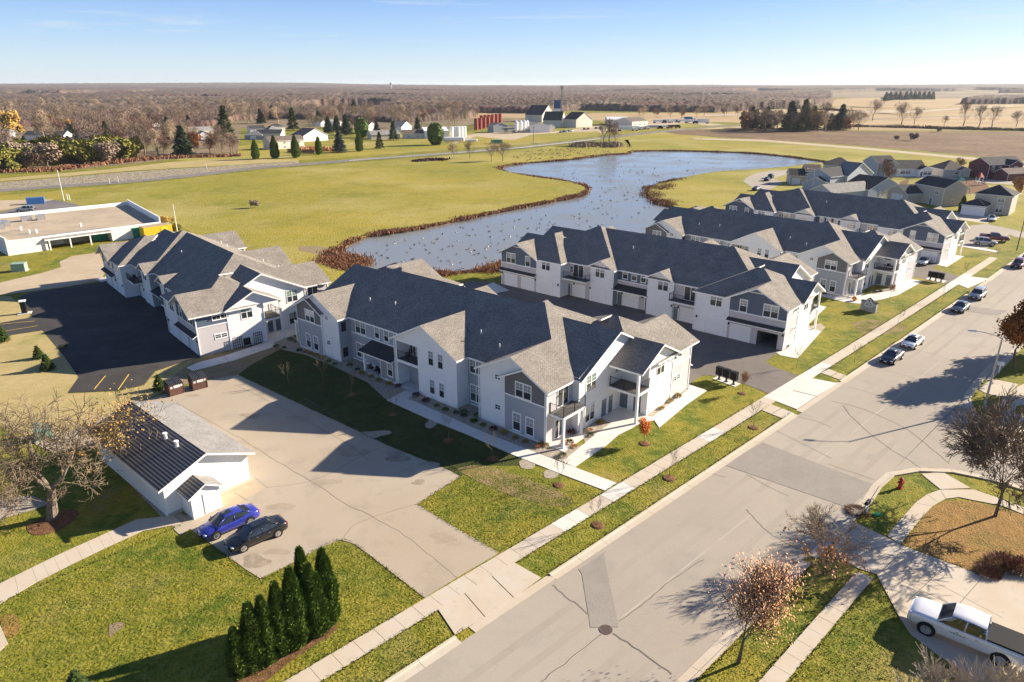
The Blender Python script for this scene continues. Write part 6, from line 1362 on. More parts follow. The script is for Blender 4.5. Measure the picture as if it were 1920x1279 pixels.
ta, tb_0 = ka.x/q2.x, kb.x/q2.x; na, nb2 = fl_(ta), fl_(tb_0)
wb = MB(); wb.prism(ccw([(q.x,q.y) for q in (q1,na,na+Vector((0,5,0)),nb2+Vector((0,5,0)),nb2,q2,q3,q4)]), 0, Hc-.5); wb.build('wall', siding('white_block_wall',(.74,.72,.68),.4,True,.01), cb)
rs = MB(); rs.face([(q.x,q.y,Hc-.49) for q in (q1,q2,q3,q4)]); rs.build('roof', M['flat_roof'], cb)
pr = MB()
for a, b, hh in ((q1,q2,.12),(q2,q3,1.3),(q3,q4,.7),(q4,q1,.7)):
    d = (b-a).normalized(); n2 = Vector((-d.y,d.x,0))*.28; P = [a,b,b+n2,a+n2]; k = len(pr.v); pr.prism(ccw([(p.x,p.y) for p in P]), Hc-.6-R.random()*.01, Hc-.35+hh)
pr.build('parapet', M['trim'], cb)
def bx_on(px, w_, d_, h_, z0, m, name, par=None, rz=0):
    g = G(px[0],px[1],z0); o = MB(); o.box(-w_/2,w_/2,-d_/2,d_/2,0,h_); ob = o.build(name, M[m]); ob.location = g; ob.rotation_euler[2] = rz
    return ob
def part_box(par, px, w_, d_, h_, z0, m, name):
    g = par.matrix_basis.inverted() @ G(px[0],px[1],z0); o = MB(); o.box(-w_/2,w_/2,-d_/2,d_/2,0,h_); o.box(-w_*.35,w_*.35,-d_/2-.02,-d_/2,h_*.2,h_*.8); return link(name, o.build(name, M[m], mesh_only=True), par, g)
for px, w_, d_, h_ in (((50,414),2.2,1.4,1.1),((77,412),1.8,1.5,1.3),((4,424),2.4,1.6,1.2),((14,424),1.2,1.2,1.0),((2,430),1.4,1.4,1.3)): part_box(cb, px, w_, d_, h_, Hc-.48, 'rim', 'rooftop_unit')
for px in ((56,438),(69,437),(152,425),(40,432)): part_box(cb, px, .35,.35,.9, Hc-.48, 'trim', 'roof_vent')
# lean-to canopy with posts
cy = [Vector((na.x-.5,-.7,2.45)), Vector((nb2.x,-.7,2.45)), Vector((nb2.x,.9,3.25)), Vector((na.x-.5,.9,3.25))]; roof_object('canopy_roof', [[tuple(p) for p in cy]], M['shingle_grey'], cb, .25)
for t in (.06,.36,.66):
    p = cy[0].lerp(cy[1], t); o = MB(); o.box(p.x-.12,p.x+.12,p.y+.1,p.y+.34,0,2.4); o.build('post', M['trim'], cb)
gx = ci @ G(198,459); 
for px, m, w_, yy in (((206,459),'teal',3.0,3.0),((262,447),'teal',2.2,0)):
    p = ci @ G(*px); o = MB(); o.box(p.x-w_/2,p.x+w_/2,yy-.12,yy-.04,.0,2.5); o.build('bay_door', M[m], cb)
fn = MB()
for t in range(16): a = cy[0].lerp(cy[1], .38+.036*t); fn.box(a.x-.22,a.x+.22,4.8,4.9,0,2.4)
fn.build('board_screen', M['tan_wall'], cb)
yc = G(272,449); ye = G(325,441); cont = empty('yellow_container', (yc.x,yc.y,0), math.atan2(ye.y-yc.y,ye.x-yc.x), 'bright yellow container standing behind the left apartment building', 'container')
Ly = (ye-yc).length; o = MB(); o.box(0,Ly,0,2.4,.1,2.7)
for k in range(int(Ly/.3)): o.box(.1+.3*k,.2+.3*k,-.04,0,.2,2.6)
o.build('container_wall', M['yellow_box'], cont); o = MB(); o.box(-.03,Ly+.03,-.05,2.45,2.7,2.78); o.build('container_roof', M['flat_roof'], cont); o = MB(); o.box(Ly*.6,Ly*.6+1.6,-.07,-.03,.3,2.3); o.build('door', M['yellow_box'], cont)
ob = bx_on((68,382),4.6,2.2,1.9,.05,'blue_box','blue_dumpster',rz=.5); tag(ob,'blue open top dumpster at the edge of the old parking area','dumpster')
# ------------------------------------------------------------------ simple houses
M['beige'] = siding('beige_siding',(.50,.45,.38),.2); M['cream'] = siding('cream_siding',(.68,.62,.52),.2); M['greyblue'] = siding('pale_grey_blue_siding',(.42,.46,.50),.2); M['maroon'] = siding('maroon_siding',(.14,.035,.05),.2); M['whites'] = siding('white_lap_siding',(.76,.76,.76),.2); M['greyh'] = siding('grey_lap_siding',(.33,.34,.35),.2); M['metalw'] = mat('white_steel',(.75,.75,.74),.4,var=.06,vscale=1); M['redbin'] = mat('red_brown_steel',(.33,.06,.04),.5,var=.15,vscale=1); M['bluebin'] = mat('dark_blue_steel',(.02,.07,.22),.4)
def house(name, a, b, blocks, label, cat='house', wall='beige', roof='shingle_dark', base_z=0.0, frame=None):
    a_, b_ = G(*a), G(*b); h = empty(name, (a_.x,a_.y,base_z), math.atan2(b_.y-a_.y,b_.x-a_.x), label, cat); L = (b_-a_).length
    for bi, bl in enumerate(blocks):
        x0,x1,y0,y1,H,rg = bl[:6]; o_ = bl[6] if len(bl) > 6 else {}
        x0 *= L if o_.get('rel') else 1; x1 = x1*L if o_.get('rel') else x1; z0 = o_.get('z0',0); s_ = o_.get('s',.5); e = .4; wm = M[o_.get('wall', wall)]; w_ = MB()
        zt = H+e*s_-.08
        w_.face([(x0,y0,0),(x1,y0,0),(x1,y0,zt),(x0,y0,zt)]); w_.face([(x1,y0,0),(x1,y1,0),(x1,y1,zt),(x1,y0,zt)]); w_.face([(x1,y1,0),(x0,y1,0),(x0,y1,zt),(x1,y1,zt)]); w_.face([(x0,y1,0),(x0,y0,0),(x0,y0,zt),(x0,y1,zt)])
        X0,X1,Y0,Y1 = x0-e,x1+e,y0-e,y1+e; F = []
        if rg == 'x':
            ym, zr = (y0+y1)/2, H+s_*(Y1-Y0)/2; F = [[(X0,Y0,H),(X1,Y0,H),(X1,ym,zr),(X0,ym,zr)],[(X0,Y1,H),(X1,Y1,H),(X1,ym,zr),(X0,ym,zr)]]
            for x in (x0,x1): w_.face([(x,y0,zt-.01),(x,y1,zt-.01),(x,ym,zr-.15)])
        elif rg == 'y':
            xm, zr = (x0+x1)/2, H+s_*(X1-X0)/2; F = [[(X0,Y0,H),(X0,Y1,H),(xm,Y1,zr),(xm,Y0,zr)],[(X1,Y0,H),(X1,Y1,H),(xm,Y1,zr),(xm,Y0,zr)]]
            for y in (y0,y1): w_.face([(x0,y,zt-.01),(x1,y,zt-.01),(xm,y,zr-.15)])
        elif rg == 'h':
            hw = min(X1-X0,Y1-Y0)/2; zr = H+s_*hw
            if X1-X0 >= Y1-Y0:
                p, q = (X0+hw,(Y0+Y1)/2,zr),(X1-hw,(Y0+Y1)/2,zr); F = [[(X0,Y0,H),(X1,Y0,H),q,p],[(X0,Y1,H),(X1,Y1,H),q,p],[(X0,Y0,H),(X0,Y1,H),p],[(X1,Y0,H),(X1,Y1,H),q]]
            else:
                p, q = ((X0+X1)/2,Y0+hw,zr),((X0+X1)/2,Y1-hw,zr); F = [[(X0,Y0,H),(X0,Y1,H),q,p],[(X1,Y0,H),(X1,Y1,H),q,p],[(X0,Y0,H),(X1,Y0,H),p],[(X0,Y1,H),(X1,Y1,H),q]]
        w_.build('wall', wm, h); roof_object('roof', [[Vector(v) for v in f if True] for f in F], M[o_.get('roof', roof)], h, .16)
        for wd in o_.get('win', ()):
            x, z, ww, wh = wd[:4]; add_window(h, ((x0+(x1-x0)*x), y0, z), math.pi, ww, wh, ww > 1.4, 'blind')
        for wd in o_.get('rwin', ()):
            y, z, ww, wh = wd[:4]; add_window(h, (x1, y0+(y1-y0)*y, z), -math.pi/2, ww, wh, ww > 1.4, 'blind')
        for x, ww in o_.get('gar', ()): add_garage(h, (x0+(x1-x0)*x, y0, .02), math.pi, ww, 2.2)
        for x in o_.get('door', ()): add_door(h, (x0+(x1-x0)*x, y0, .02), math.pi)
        tb2 = MB()
        for x in (x0,x1):
            for y in (y0,): tb2.box(x-.06,x+.06,y-.03,y+.05,0,H)
        tb2.build('corner_trim', M['trim'], h)
    return h
rel = dict(rel=True)
def B6(x0,x1,y0,y1,H,rg,**k): d = dict(rel=True); d.update(k); return (x0,x1,y0,y1,H,rg,d)
house('beige_house',(1711,377),(1764,388),[B6(0,1,0,8,5.5,'x',win=((.78,3.4,1.6,1.1),),door=(.62,),rwin=((.45,1.3,1.2,.7),)),B6(-.42,.32,-5.5,1,2.9,'y',gar=((.5,4.6),),wall='beige')],'beige two-storey house with dark roof and open front garage, left of the playground')
house('beige_house',(1822,398),(1890,405),[B6(0,1,0,9,5.4,'h',win=((.72,3.5,1.6,1.2),(.72,.7,1.8,1.9))),B6(-.17,.45,-6,.5,2.8,'h',gar=((.5,5.4),),wall='lavender')],'beige two-storey house with hipped roof and double garage at the right edge')
house('grey_house',(1615,327),(1642,332),[B6(0,1,0,8,5.4,'y',wall='greyblue',rwin=((.5,.9,1.8,1.2),(.5,3.6,1.8,1.2))),B6(.5,1.25,2,7,5.2,'x',wall='greyblue')],'tall pale grey house with steep gable beyond the grey roofs')
house('white_house',(1690,331),(1738,331),[B6(-.35,.9,0,10,3.0,'x',wall='whites',s=.55,win=((.38,1,4.2,1.5),)),B6(.55,1.02,-2.5,4,2.9,'y',wall='whites',win=((.62,.9,3.4,1.5),),door=(.14,))],'white single-storey house with gabled porch near the field')
house('tan_house',(1767,332),(1812,332),[B6(0,1,0,10,2.9,'h',s=.62,win=((.55,1,1.4,1.3),(.8,1,1.4,1.3)),roof='shingle_brown'),B6(.6,1,-1.5,3,2.8,'y',roof='shingle_brown')],'small tan house with brown hipped roof beyond the playground')
house('maroon_house',(1850,336),(1912,333),[B6(0,1,0,9,5.4,'x',wall='maroon',roof='shingle_dark',win=((.12,3.5,1.3,1.3),(.32,3.5,1.3,1.3))),B6(.45,.85,-2,4,5.2,'y',wall='maroon',win=((.5,3.3,1.6,1.4),)),B6(.1,1.0,-7,-1,2.8,'x',wall='maroon',roof='shingle_brown')],'maroon two-storey house with black roof at the right edge by the field')
house('beige_house',(1480,346),(1518,347),[B6(0,1,0,8,3.2,'x',gar=((.3,2.6),)),B6(.8,1.5,2,10,4.6,'x',roof='shingle_brown')],'beige house with dark roof, leftmost of the grey roofed cluster by the pond')
house('grey_house',(1503,360),(1552,364),[B6(0,1,0,7,3.0,'y',wall='greyblue',roof='shingle_dark')],'grey garage with pointed gable in front of the cluster')
house('grey_house',(1553,362),(1625,352),[B6(0,1,0,9,5.3,'x',wall='greyblue',win=((.2,3.6,.9,1.2),(.55,4.2,.8,1.1),)),B6(.35,1,-1.2,5,5.2,'y',wall='greyblue',roof='shingle_grey')],'blue grey two-storey house in the middle of the cluster')
house('tan_house',(1545,325),(1600,327),[B6(0,1,0,10,3.2,'h',s=.55,roof='shingle_brown'),B6(.8,1.25,1,8,3.0,'h',roof='shingle_grey')],'house with brown hipped roof nearest the pond shore')
house('grey_house',(1626,375),(1687,369),[B6(0,1,0,10,3.2,'y',wall='greyblue',s=.42,win=((.35,1.2,.8,1.2),(.5,1.2,.8,1.2))),B6(-.98,.2,1,9,3.0,'x',wall='greyblue',roof='shingle_grey')],'long low pale grey house right behind the last apartment building')
# far houses across the road
house('tan_house',(507.7,281),(571,277),[B6(0,1,0,9,4.6,'x',roof='shingle_brown',wall='cream',win=((.42,3.0,1.4,1.2),(.42,.6,1.4,1.2),(.85,3.0,1.4,1.2)))],'cream house with long brown roof behind the columnar arborvitae')
house('white_house',(570,266),(615,263),[B6(0,1,0,14,3.6,'y',wall='whites',s=.45,win=((.6,.8,2.2,1.8),),roof='shingle_brown')],'white gable-fronted house right of the cream one')
house('grey_house',(459,262),(492,262),[B6(0,1,0,8,3.0,'h',wall='greyh',roof='shingle_grey',gar=((.5,3.5),)),B6(.6,2.0,2,12,3.6,'x',wall='cream',roof='shingle_dark')],'grey and cream house with dark roof left of the brown roofed one')
for a, b, H, rf, wl_n, rg, lab in (((512,246),(535,245),3,'shingle_dark','cream','h','dark roofed house far behind the brown roofed one'),((602,237),(613,236),3,'shingle_grey','whites','y','small white house far behind the spruces, left'),((625,236),(642,235),3,'shingle_grey','whites','x','small white house far behind the spruces, right'),
  ((688,251),(708,249),4.5,'shingle_brown','cream','y','cream gabled house among bare trees'),((697,262),(750,260),3.2,'shingle_grey','beige','x','low beige house with grey roof on the far lawn'),((755,260),(795,259.5),3.2,'shingle_brown','cream','x','cream shed with red brown roof at the far lawn'),((753,247),(772,245),3.5,'shingle_grey','whites','y','white gable among the trees by the farm'),
  ((48,268),(122,268),4.6,'shingle_dark','whites','x','white house with dark roof hidden in the left woods'),((62,281),(122,279),3,'shingle_brown','cream','y','brown roofed house in front of the left woods'),((287,241),(301,240),3,'shingle_grey','whites','y','small white gable in the left woods'),((358,254),(400,252),3.2,'shingle_grey','cream','x','grey roofed house behind the copper tree'),((374,262),(396,261),3.2,'shingle_grey','whites','y','white gabled house right of the copper tree'),((-5,258),(14,258),3,'shingle_grey','greyh','x','grey house at the very left edge'),((505,251),(528,250),3.2,'shingle_grey','greyh','h','grey hip roofed house behind the lawn trees'),
  ((470,250),(498,249),3.0,'shingle_dark','whites','x','white walled house left of the yellow green pine')):
    house('far_house', a, b, [B6(0,1,0,9,H,rg,wall=wl_n,roof=rf,s=.5,win=((.3,1,1.3,1.2),(.7,1,1.3,1.2)))], lab)
# farm supply yard
house('steel_shed',(797,260),(841,259),[B6(0,1,0,16,5,'x',wall='metalw',roof='metalw',s=.25)],'long white steel shed behind the brown roofed shed','shed')
house('steel_shed',(926,249),(953,248),[B6(0,1,0,10,5.2,'y',wall='greyh',roof='shingle_brown',s=.3),B6(.7,1.6,0,6,3.6,'x',wall='greyh',roof='shingle_brown',s=.3)],'grey shed with brown roof in front of the red bins','shed')
house('steel_shed',(995,249),(1031,248.3),[B6(0,1,0,24,5,'y',wall='metalw',roof='shingle_grey',s=.25),B6(1,1.4,6,18,3.5,'x',wall='cream',roof='shingle_grey',s=.25)],'pale metal building with wide low gable beside the small silos','shed')
house('barn',(1056,238),(1080,239.5),[B6(0,1,0,20,6.5,'x',wall='cream',roof='shingle_dark',s=.58)],'large barn with dark steep roof and sunlit cream gable','barn')
house('barn',(985,228),(1016,229),[B6(0,1.0,0,24,6.5,'x',wall='cream',roof='shingle_dark',s=.75)],'second dark roofed barn left of the blue topped tower','barn')
house('barn',(1018,238),(1052,238.5),[B6(0,1.0,0,20,5.5,'x',wall='cream',roof='shingle_dark',s=.7)],'dark roofed lean-to between tower and barns','barn')
house('white_building',(1142,236),(1172,236),[B6(0,1.3,10,30,5,'x',wall='metalw',roof='metalw',s=.2)],'white roofed building at the truck yard','building')
house('red_roofed_building',(1185,238),(1214,236),[B6(0,1,0,20,4.5,'x',wall='cream',roof='maroon' if False else 'shingle_brown',s=.3,win=((.2,1,3,1.6),(.5,1,3,1.6),(.8,1,3,1.6)))],'low building with maroon roof behind the trucks','building')
tw = empty('feed_tower', G(1044,233), 0, 'tall white tower with dark blue top beside the barns', 'tower')
o = MB(); o.box(-3,3,-3,3,5,14); o.build('tower_shaft', M['metalw'], tw); o = MB(); o.box(-3.05,3.05,-3.05,3.05,14,21.5); o.build('tower_top', M['bluebin'], tw)
o = MB(); [o.tube((x,y,0),(x,y,5),.2,.2,5) for x in (-2.7,2.7) for y in (-2.7,2.7)]; o.build('leg', M['rim'], tw); o = MB(); o.tube((-1,0,21.5),(1,0,26),.15,.12,4); o.tube((1,0,26),(1.8,0,27.5),.12,.1,4); o.build('antenna', M['rim'], tw)
el = empty('grain_elevator_leg', G(1052,236), 0, 'slim tan elevator mast rising above the blue topped tower', 'mast')
o = MB(); o.box(-.5,.5,-.5,.5,0,32); o.build('mast', M['tan_wall'], el); o = MB(); o.box(-1.3,1.3,-.9,.9,31,34); o.build('head', M['tan_wall'], el); o = MB(); o.box(-1.2,1.2,-1.2,1.2,19,19.3); o.tube((.3,0,30),(6,0,14),.18,.18,4); o.build('platform', M['tan_wall'], el)
si = MB(); si.tube((0,0,2.5),(0,0,8),1.6,1.6,12); si.tube((0,0,8),(0,0,9.4),1.6,.3,12); si.tube((0,0,1),(0,0,2.5),.3,1.6,12); [si.tube((1.2*math.cos(a),1.2*math.sin(a),0),(1.2*math.cos(a),1.2*math.sin(a),3),.1,.1,4) for a in (.8,2.4,3.9,5.5)]; si_me = si.build('silo', M['metalw'], mesh_only=True)
for k, px in enumerate(((968,250),(976,249.5),(983,249),(988,248.5))): tag(link('silo', si_me, None, G(*px)), ['leftmost small white silo of four','second small white silo','third small white silo','rightmost small white silo of four'][k]+' before the farm buildings', 'silo', 'small white silos before the farm buildings')
tk = MB(); tk.tube((0,0,0),(0,0,7),1.35,1.35,14); tk.ball((0,0,7),1.35,1.35,.4,14,4); tk_me = tk.build('storage_tank', M['metalw'], mesh_only=True)
for k, px in enumerate(((847,258),(854,257.5),(859,257.5),(865,257),(871,256.5))): tag(link('storage_tank', tk_me, None, G(*px)), ['first','second','third','fourth','fifth'][k]+' upright white tank from the left at the roadside depot', 'tank', 'upright white tanks at the roadside depot')
ht = MB(); ht.tube((-6,0,2.2),(6,0,2.2),1.5,1.5,14); ht.ball((-6,0,2.2),1,1.5,1.5,10,6); ht.ball((6,0,2.2),1,1.5,1.5,10,6); [ht.box(x-.3,x+.3,-1.2,1.2,0,1) for x in (-4,4)]; ht_me = ht.build('horizontal_tank', M['metalw'], mesh_only=True)
for px, s_, lab in (((851,268),1,'long horizontal white tank in front of the upright tanks'),((884,267),.55,'short horizontal white tank right of the long one')): o = link('horizontal_tank', ht_me, None, G(*px), .15); o.scale=(s_,s_,s_); tag(o, lab, 'tank')
rb = MB(); rb.tube((0,0,0),(0,0,9),1.5,1.5,10); rb_me = rb.build('red_bin', M['redbin'], mesh_only=True)
k = 0
for row, (x0, y0, n) in enumerate(((893,244,5),(903,236,6))):
    for i in range(n):
        if row == 0: px = (x0+i*7.5, y0-i*1.6)
        else: px = (x0+i*7.0, y0-i*.9)
        o = link('red_bin', rb_me, None, G(*px)); o.scale = (1.15,1.15,1.0+.0*i); tag(o, 'tall red brown bin in the '+('front' if row == 0 else 'rear')+' row beyond the lawn', 'bin', 'red brown bins in the '+('front' if row == 0 else 'rear')+' row'); k += 1
# trucks and trailers in the yard
def truck(px, L_, col, cabc, rz, label, h=2.7, s=1):
    e = empty('semi_truck', G(*px), rz, label, 'truck'); e.location.z = .07
    o = MB(); o.box(-L_/2,L_/2,-1.25,1.25,1.1,1.1+h)
    for q in range(int(L_/1.2)): o.box(-L_/2+.3+1.2*q,-L_/2+.4+1.2*q,-1.28,-1.25,1.2,1+h)
    o.build('trailer', M[col], e); o = MB(); o.box(L_/2+.5,L_/2+3.2,-1.2,1.2,.7,2.7); o.box(L_/2+3.2,L_/2+4.3,-1.0,1.0,.7,1.7); o.build('cab', M[cabc], e); o = MB(); o.box(L_/2+3.1,L_/2+3.23,-1.05,1.05,1.75,2.55); o.build('windscreen', M['glass'], e)
    o = MB()
    for x in (-L_/2+.8,-L_/2+2,L_/2+.2,L_/2+3.5):
        for y in (-1.1,.8): o.tube((x,y,.5),(x,y+.3,.5),.5,.5,10)
    o.build('wheels', M['tyre'], e); return e
for px, L_, c, cc, rz, lab, h in (((1172,246),12,'metalw','whites',.1,'white box trailer nearest the road bend',2.8),((1192,244),5,'metalw','whites',.2,'short white truck right of the white trailer',2),((1202,243),6,'greyh','whites',.2,'grey flatbed beside the short white truck',1.2),((1222,242),10,'greyh','dark_metal',.1,'black tank trailer in the middle of the yard',1.8),((1243,241),8,'whites','maroon',.1,'white and red trailer',1.5),((1258,240.5),8,'maroon','dark_metal',.1,'maroon trailer right of the red and white one',1.6),
   ((1233,231),9,'metalw','dark_metal',0,'white tanker left in the back row',2.2),((1247,230.5),7,'metalw','whites',0,'white tanker second in the back row',2.2),((1260,230),7,'metalw','dark_metal',0,'white tanker third in the back row',2.2),((1277,230),8,'metalw','bluebin',0,'white tanker with dark cab right in the back row',2.0),((1293,231),9,'metalw','whites',0,'white tanker at the right end of the back row',1.8),((1318,232),11,'metalw','dark_metal',math.pi,'large white box trailer alone at right',3.4),((1290,226),8,'blue_box','whites',0,'blue covered trailer standing behind the tankers',2.6)):
    truck(px, L_, c, cc, rz, lab, h)
for i, px in enumerate(((1052,249),(1057,248.5),(1062,248),(1067,247.5),(1072,247),(1096,243.5),(1103,243),(1118,242),(1126,241),(1147,247),(1155,247))):
    pc = ['silver','dark','white','silver','white','maroon','maroon','grey','white','dark','white'][i]; g = G(*px); g.z = .08
    car('suv' if i % 2 else 'sedan', pc, g, 1.2+R.uniform(-.1,.1), ['silver','dark blue','white','second silver','second white','maroon','second maroon','grey','third white','dark','fourth white'][i]+' car in the farm yard car park before the barns')
ob = bx_on((931,269),7,2.5,2.2,.08,'teal','green_container',rz=.1); tag(ob,'dark green container on the grass before the farm','container')
# guardrail along the road
gr = empty('guardrail', (0,0,0), 0, 'long pale guardrail along the near side of the road', 'guardrail')
grl = [p for p in offset_line(road, 5.4)]; grl = resample(grl, 2.0); ga = G(660,303); gz = G(1120,262); grl = [p for p in grl if ga.x-2 < p.x and p.y < gz.y+10 and p.x < gz.x+3]
rm = MB()
for a, b in zip(grl, grl[1:]):
    if (b-a).length < 4: rm.face([(a.x,a.y,.45),(b.x,b.y,.45),(b.x,b.y,.85),(a.x,a.y,.85)]); rm.face([(a.x,a.y+.06,.45),(b.x,b.y+.06,.45),(b.x,b.y+.06,.85),(a.x,a.y+.06,.85)]); rm.face([(a.x,a.y,.85),(b.x,b.y,.85),(b.x,b.y+.06,.85),(a.x,a.y+.06,.85)])
rm.build('rail', mat('galvanised_rail',(.34,.33,.32),.5), gr)
pm_ = MB(); pm_.box(-.1,.1,-.1,.1,0,.9); pme = pm_.build('post', mat('wooden_post',(.35,.30,.24),.8), mesh_only=True)
for p in grl[::1]: link('post', pme, gr, (p.x,p.y+.18,0))
# ------------------------------------------------------------------ street furniture
lp = empty('street_lamp', G(1844.7,766), 0, 'tall grey street lamp at the corner island, arm over the street', 'street lamp')
top = lp.matrix_basis.inverted() @ G(1877.5,636,8.5); hd = lp.matrix_basis.inverted() @ G(1838,624.5,9.0)
o = MB(); o.tube((0,0,0),(0,0,.4),.2,.18,10); o.tube((0,0,.4),(0,0,8.5),.13,.08,10); o.build('pole', M['rim'] if False else mat('lamp_pole_grey',(.42,.40,.38),.5,metal=.4), lp)
dv = (hd-top); dv.z = 0; dv = dv.normalized(); al = 2.6; pm0 = Vector((0,0,8.4)); o = MB(); prev = pm0
for k in range(1,7): t = k/6; q = Vector((dv.x*al*t, dv.y*al*t, 8.4+.55*math.sin(t*1.57))); o.tube(prev,q,.05,.045,6); prev = q
o.build('arm', M['rim'], lp); o = MB(); o.tube(prev, prev+Vector((dv.x*.8,dv.y*.8,.02)),.16,.10,6); o.build('lamp_head', M['metalw'], lp)
def pole(name, px, h, lab, cat='pole', r=.12, m='rim', cross=0, arm=None):
    e = empty(name, G(*px), 0, lab, cat); o = MB(); o.tube((0,0,0),(0,0,h),r,r*.7,8); o.build('pole', M[m], e)
    if cross: o = MB(); o.box(-1.1,1.1,-.06,.06,h-.9,h-.78); [o.tube((x,0,h-.78),(x,0,h-.6),.04,.04,5) for x in (-1,-.4,.4,1)]; o.build('crossarm', M['bark'], e)
    if arm: o = MB(); o.tube((0,0,h-.2),(arm,0,h+.1),.05,.04,5); o.box(arm-.35 if arm < 0 else arm-.1, arm+.1 if arm < 0 else arm+.35,-.12,.12,h+.05,h+.18); o.build('arm', M['metalw'], e)
    return e
pole('street_lamp',(1521,366),8.5,'thin street lamp rising in front of the grey houses','street lamp',.1,'rim',0,-2.2)
pole('street_lamp',(1906,470),8.0,'dark pole at the right edge beside the upper verge','street lamp',.1,'dark_metal')
pole('utility_pole',(120,377),9.5,'pale leaning pole beside the old parking area','pole',.14,'metalw'); pole('utility_pole',(333,437),7,'short white pole beside the yellow container','pole',.12,'metalw')
for px, h, lab in (((771,250),14,'utility pole left among trees by the tanks'),((812,253),13,'thin utility pole behind the dark evergreen'),((853,250),14,'utility pole behind the upright tanks'),((1000,268),10,'slim pole on the farm lawn')): pole('utility_pole', px, h, lab, 'pole', .16, 'bark', 1)
for px, lab in (((206,345),'white marker post at the near side of the road'),((222,342),'white road marker post right of the other'),((388,318),'thin post beyond the road with dark top')): pole('marker_post', px, 2.4, lab, 'post', .1, 'metalw')
for k, px in enumerate(((127,375),(131,376))): pole('sign_post', px, 2.0, ['left','right'][k]+' one of two small white posts in the meadow corner', 'post', .14, 'metalw')
# hydrant
hy = empty('fire_hydrant', G(1686.7,915.5), 0, 'red fire hydrant on the corner lawn', 'fire hydrant'); M['hyd'] = mat('red_hydrant_paint',(.42,.03,.03),.4)
o = MB(); o.tube((0,0,0),(0,0,.08),.2,.2,12); o.tube((0,0,.08),(0,0,.75),.14,.13,12); o.tube((0,0,.75),(0,0,.80),.18,.18,12); o.ball((0,0,.80),.15,.15,.14,12,6); o.tube((0,0,.9),(0,0,1.0),.04,.04,6); o.build('barrel', M['hyd'], hy)
for d in ((.24,0),(-.24,0),(0,-.26)): o = MB(); o.tube((0,0,.55),(d[0],d[1],.55),.085,.085,8); o.build('nozzle', M['hyd'], hy)
hy.scale = (1.15,)*3
mbx = empty('mailbox', G(1624,964), SA-math.pi/2, 'dark mailbox on a white post at the curb by the driveway', 'mailbox')
o = MB(); o.box(-.06,.06,-.06,.06,0,1.15); o.box(-.05,.05,-.5,.35,.92,1.0); o.build('post', M['trim'], mbx); o = MB(); o.box(-.14,.14,-.62,.15,1.16,1.3); o.tube((0,-.62,1.3),(0,.15,1.3),.14,.14,10); o.build('box', M['bluebin'] if False else M['dark_metal'], mbx); o = MB(); o.box(.15,.17,-.4,-.2,1.2,1.4); o.build('flag', M['hyd'], mbx)
m2 = empty('mailbox', G(1872,700), 0, 'pale grey mailbox on a white post under the russet oak', 'mailbox'); o = MB(); o.box(-.06,.06,-.06,.06,0,1.1); o.build('post', M['trim'], m2); o = MB(); o.box(-.3,.3,-.25,.25,1.1,1.55); o.build('box', M['metalw'], m2)
o = MB(); o.box(-.35,.35,-.25,.25,0,.12); o = o.build('valve_box', mat('green_plastic_lid',(.02,.22,.05),.5)); o.location = G(1645,966); o.rotation_euler[2] = .3; tag(o,'small green utility lid in the corner lawn','utility box')
# mail kiosks
kp = pave('kiosk_pad', [(1336,710.5),(1346,706),(1388,720),(1378,726)], 'concrete_new', .06)
def kiosk(px, rz, lab, h=1.65):
    e = empty('mail_kiosk', G(px[0],px[1],.06), rz, lab, 'mail kiosk', 'mail kiosks'); o = MB(); o.box(-.09,.09,-.09,.09,0,.6); o.box(-.2,.2,-.2,.2,0,.03); o.build('pedestal', M['dark_metal'], e)
    o = MB(); o.box(-.42,.42,-.26,.26,.6,h); o.build('cabinet', M['dark_metal'], e); o = MB()
    for r_ in range(5):
        for c_ in range(2): o.box(-.39+.40*c_,-.02+.40*c_,-.275,-.26,.65+.19*r_,.81+.19*r_)
    o.build('box_door', M['black_plastic'], e); return e
kd = G(1375,720.5)-G(1348,711); kr = math.atan2(kd.y,kd.x)
for k, px in enumerate(((1348,711),(1361.5,715.5),(1375,720.5))): kiosk(px, kr, ['left','middle','right'][k]+' black mail kiosk on the pad by the second driveway')
pave('kiosk_pad', [(1735,524),(1741,521),(1775,527),(1769,531)], 'concrete_new', .06)
for k, px in enumerate(((1743.5,525),(1754,526.5),(1764,528.5))): kiosk(px, kr, ['left','middle','right'][k]+' black mail kiosk on the far pad near the white parked car')
# monument sign
sa, sb = G(1613.5,580), G(1642,587); sg = empty('monument_sign', ((sa.x+sb.x)/2,(sa.y+sb.y)/2,0), math.atan2(sb.y-sa.y,sb.x-sa.x), 'stone entrance sign with arched top in front of the balcony building', 'sign'); L2 = (sb-sa).length/2
M['stone'] = mat('stacked_stone',(.36,.35,.34),.9,var=.35,vscale=3); M['signface'] = mat('sign_face',(.55,.57,.58),.6)
for k in (-1,1): o = MB(); o.box(k*(L2-.25)-.25,k*(L2-.25)+.25,-.25,.25,0,1.55); o.build('pillar', M['stone'], sg); o = MB(); o.box(k*(L2-.25)-.34,k*(L2-.25)+.34,-.34,.34,1.55,1.65); o.build('pillar_cap', M['trim' if False else 'dark_metal'], sg)
o = MB(); o.box(-L2+.5,L2-.5,-.2,.2,0,.75); o.build('base_wall', M['stone'], sg)
o = MB(); prof = []
for i in range(17): t = -1+2*i/16; x = t*(L2-.5); prof.append((x, 1.55+.55*max(0,math.cos(t*1.9))**1.5 if abs(t) < .8 else 1.55))
for y in (-.14,.14): o.face([(-L2+.5,y,.75),(L2-.5,y,.75)]+[(x,y,z) for x,z in reversed(prof)])
for (xa,za),(xb,zb) in zip(prof,prof[1:]): o.face([(xa,-.14,za),(xb,-.14,zb),(xb,.14,zb),(xa,.14,za)])
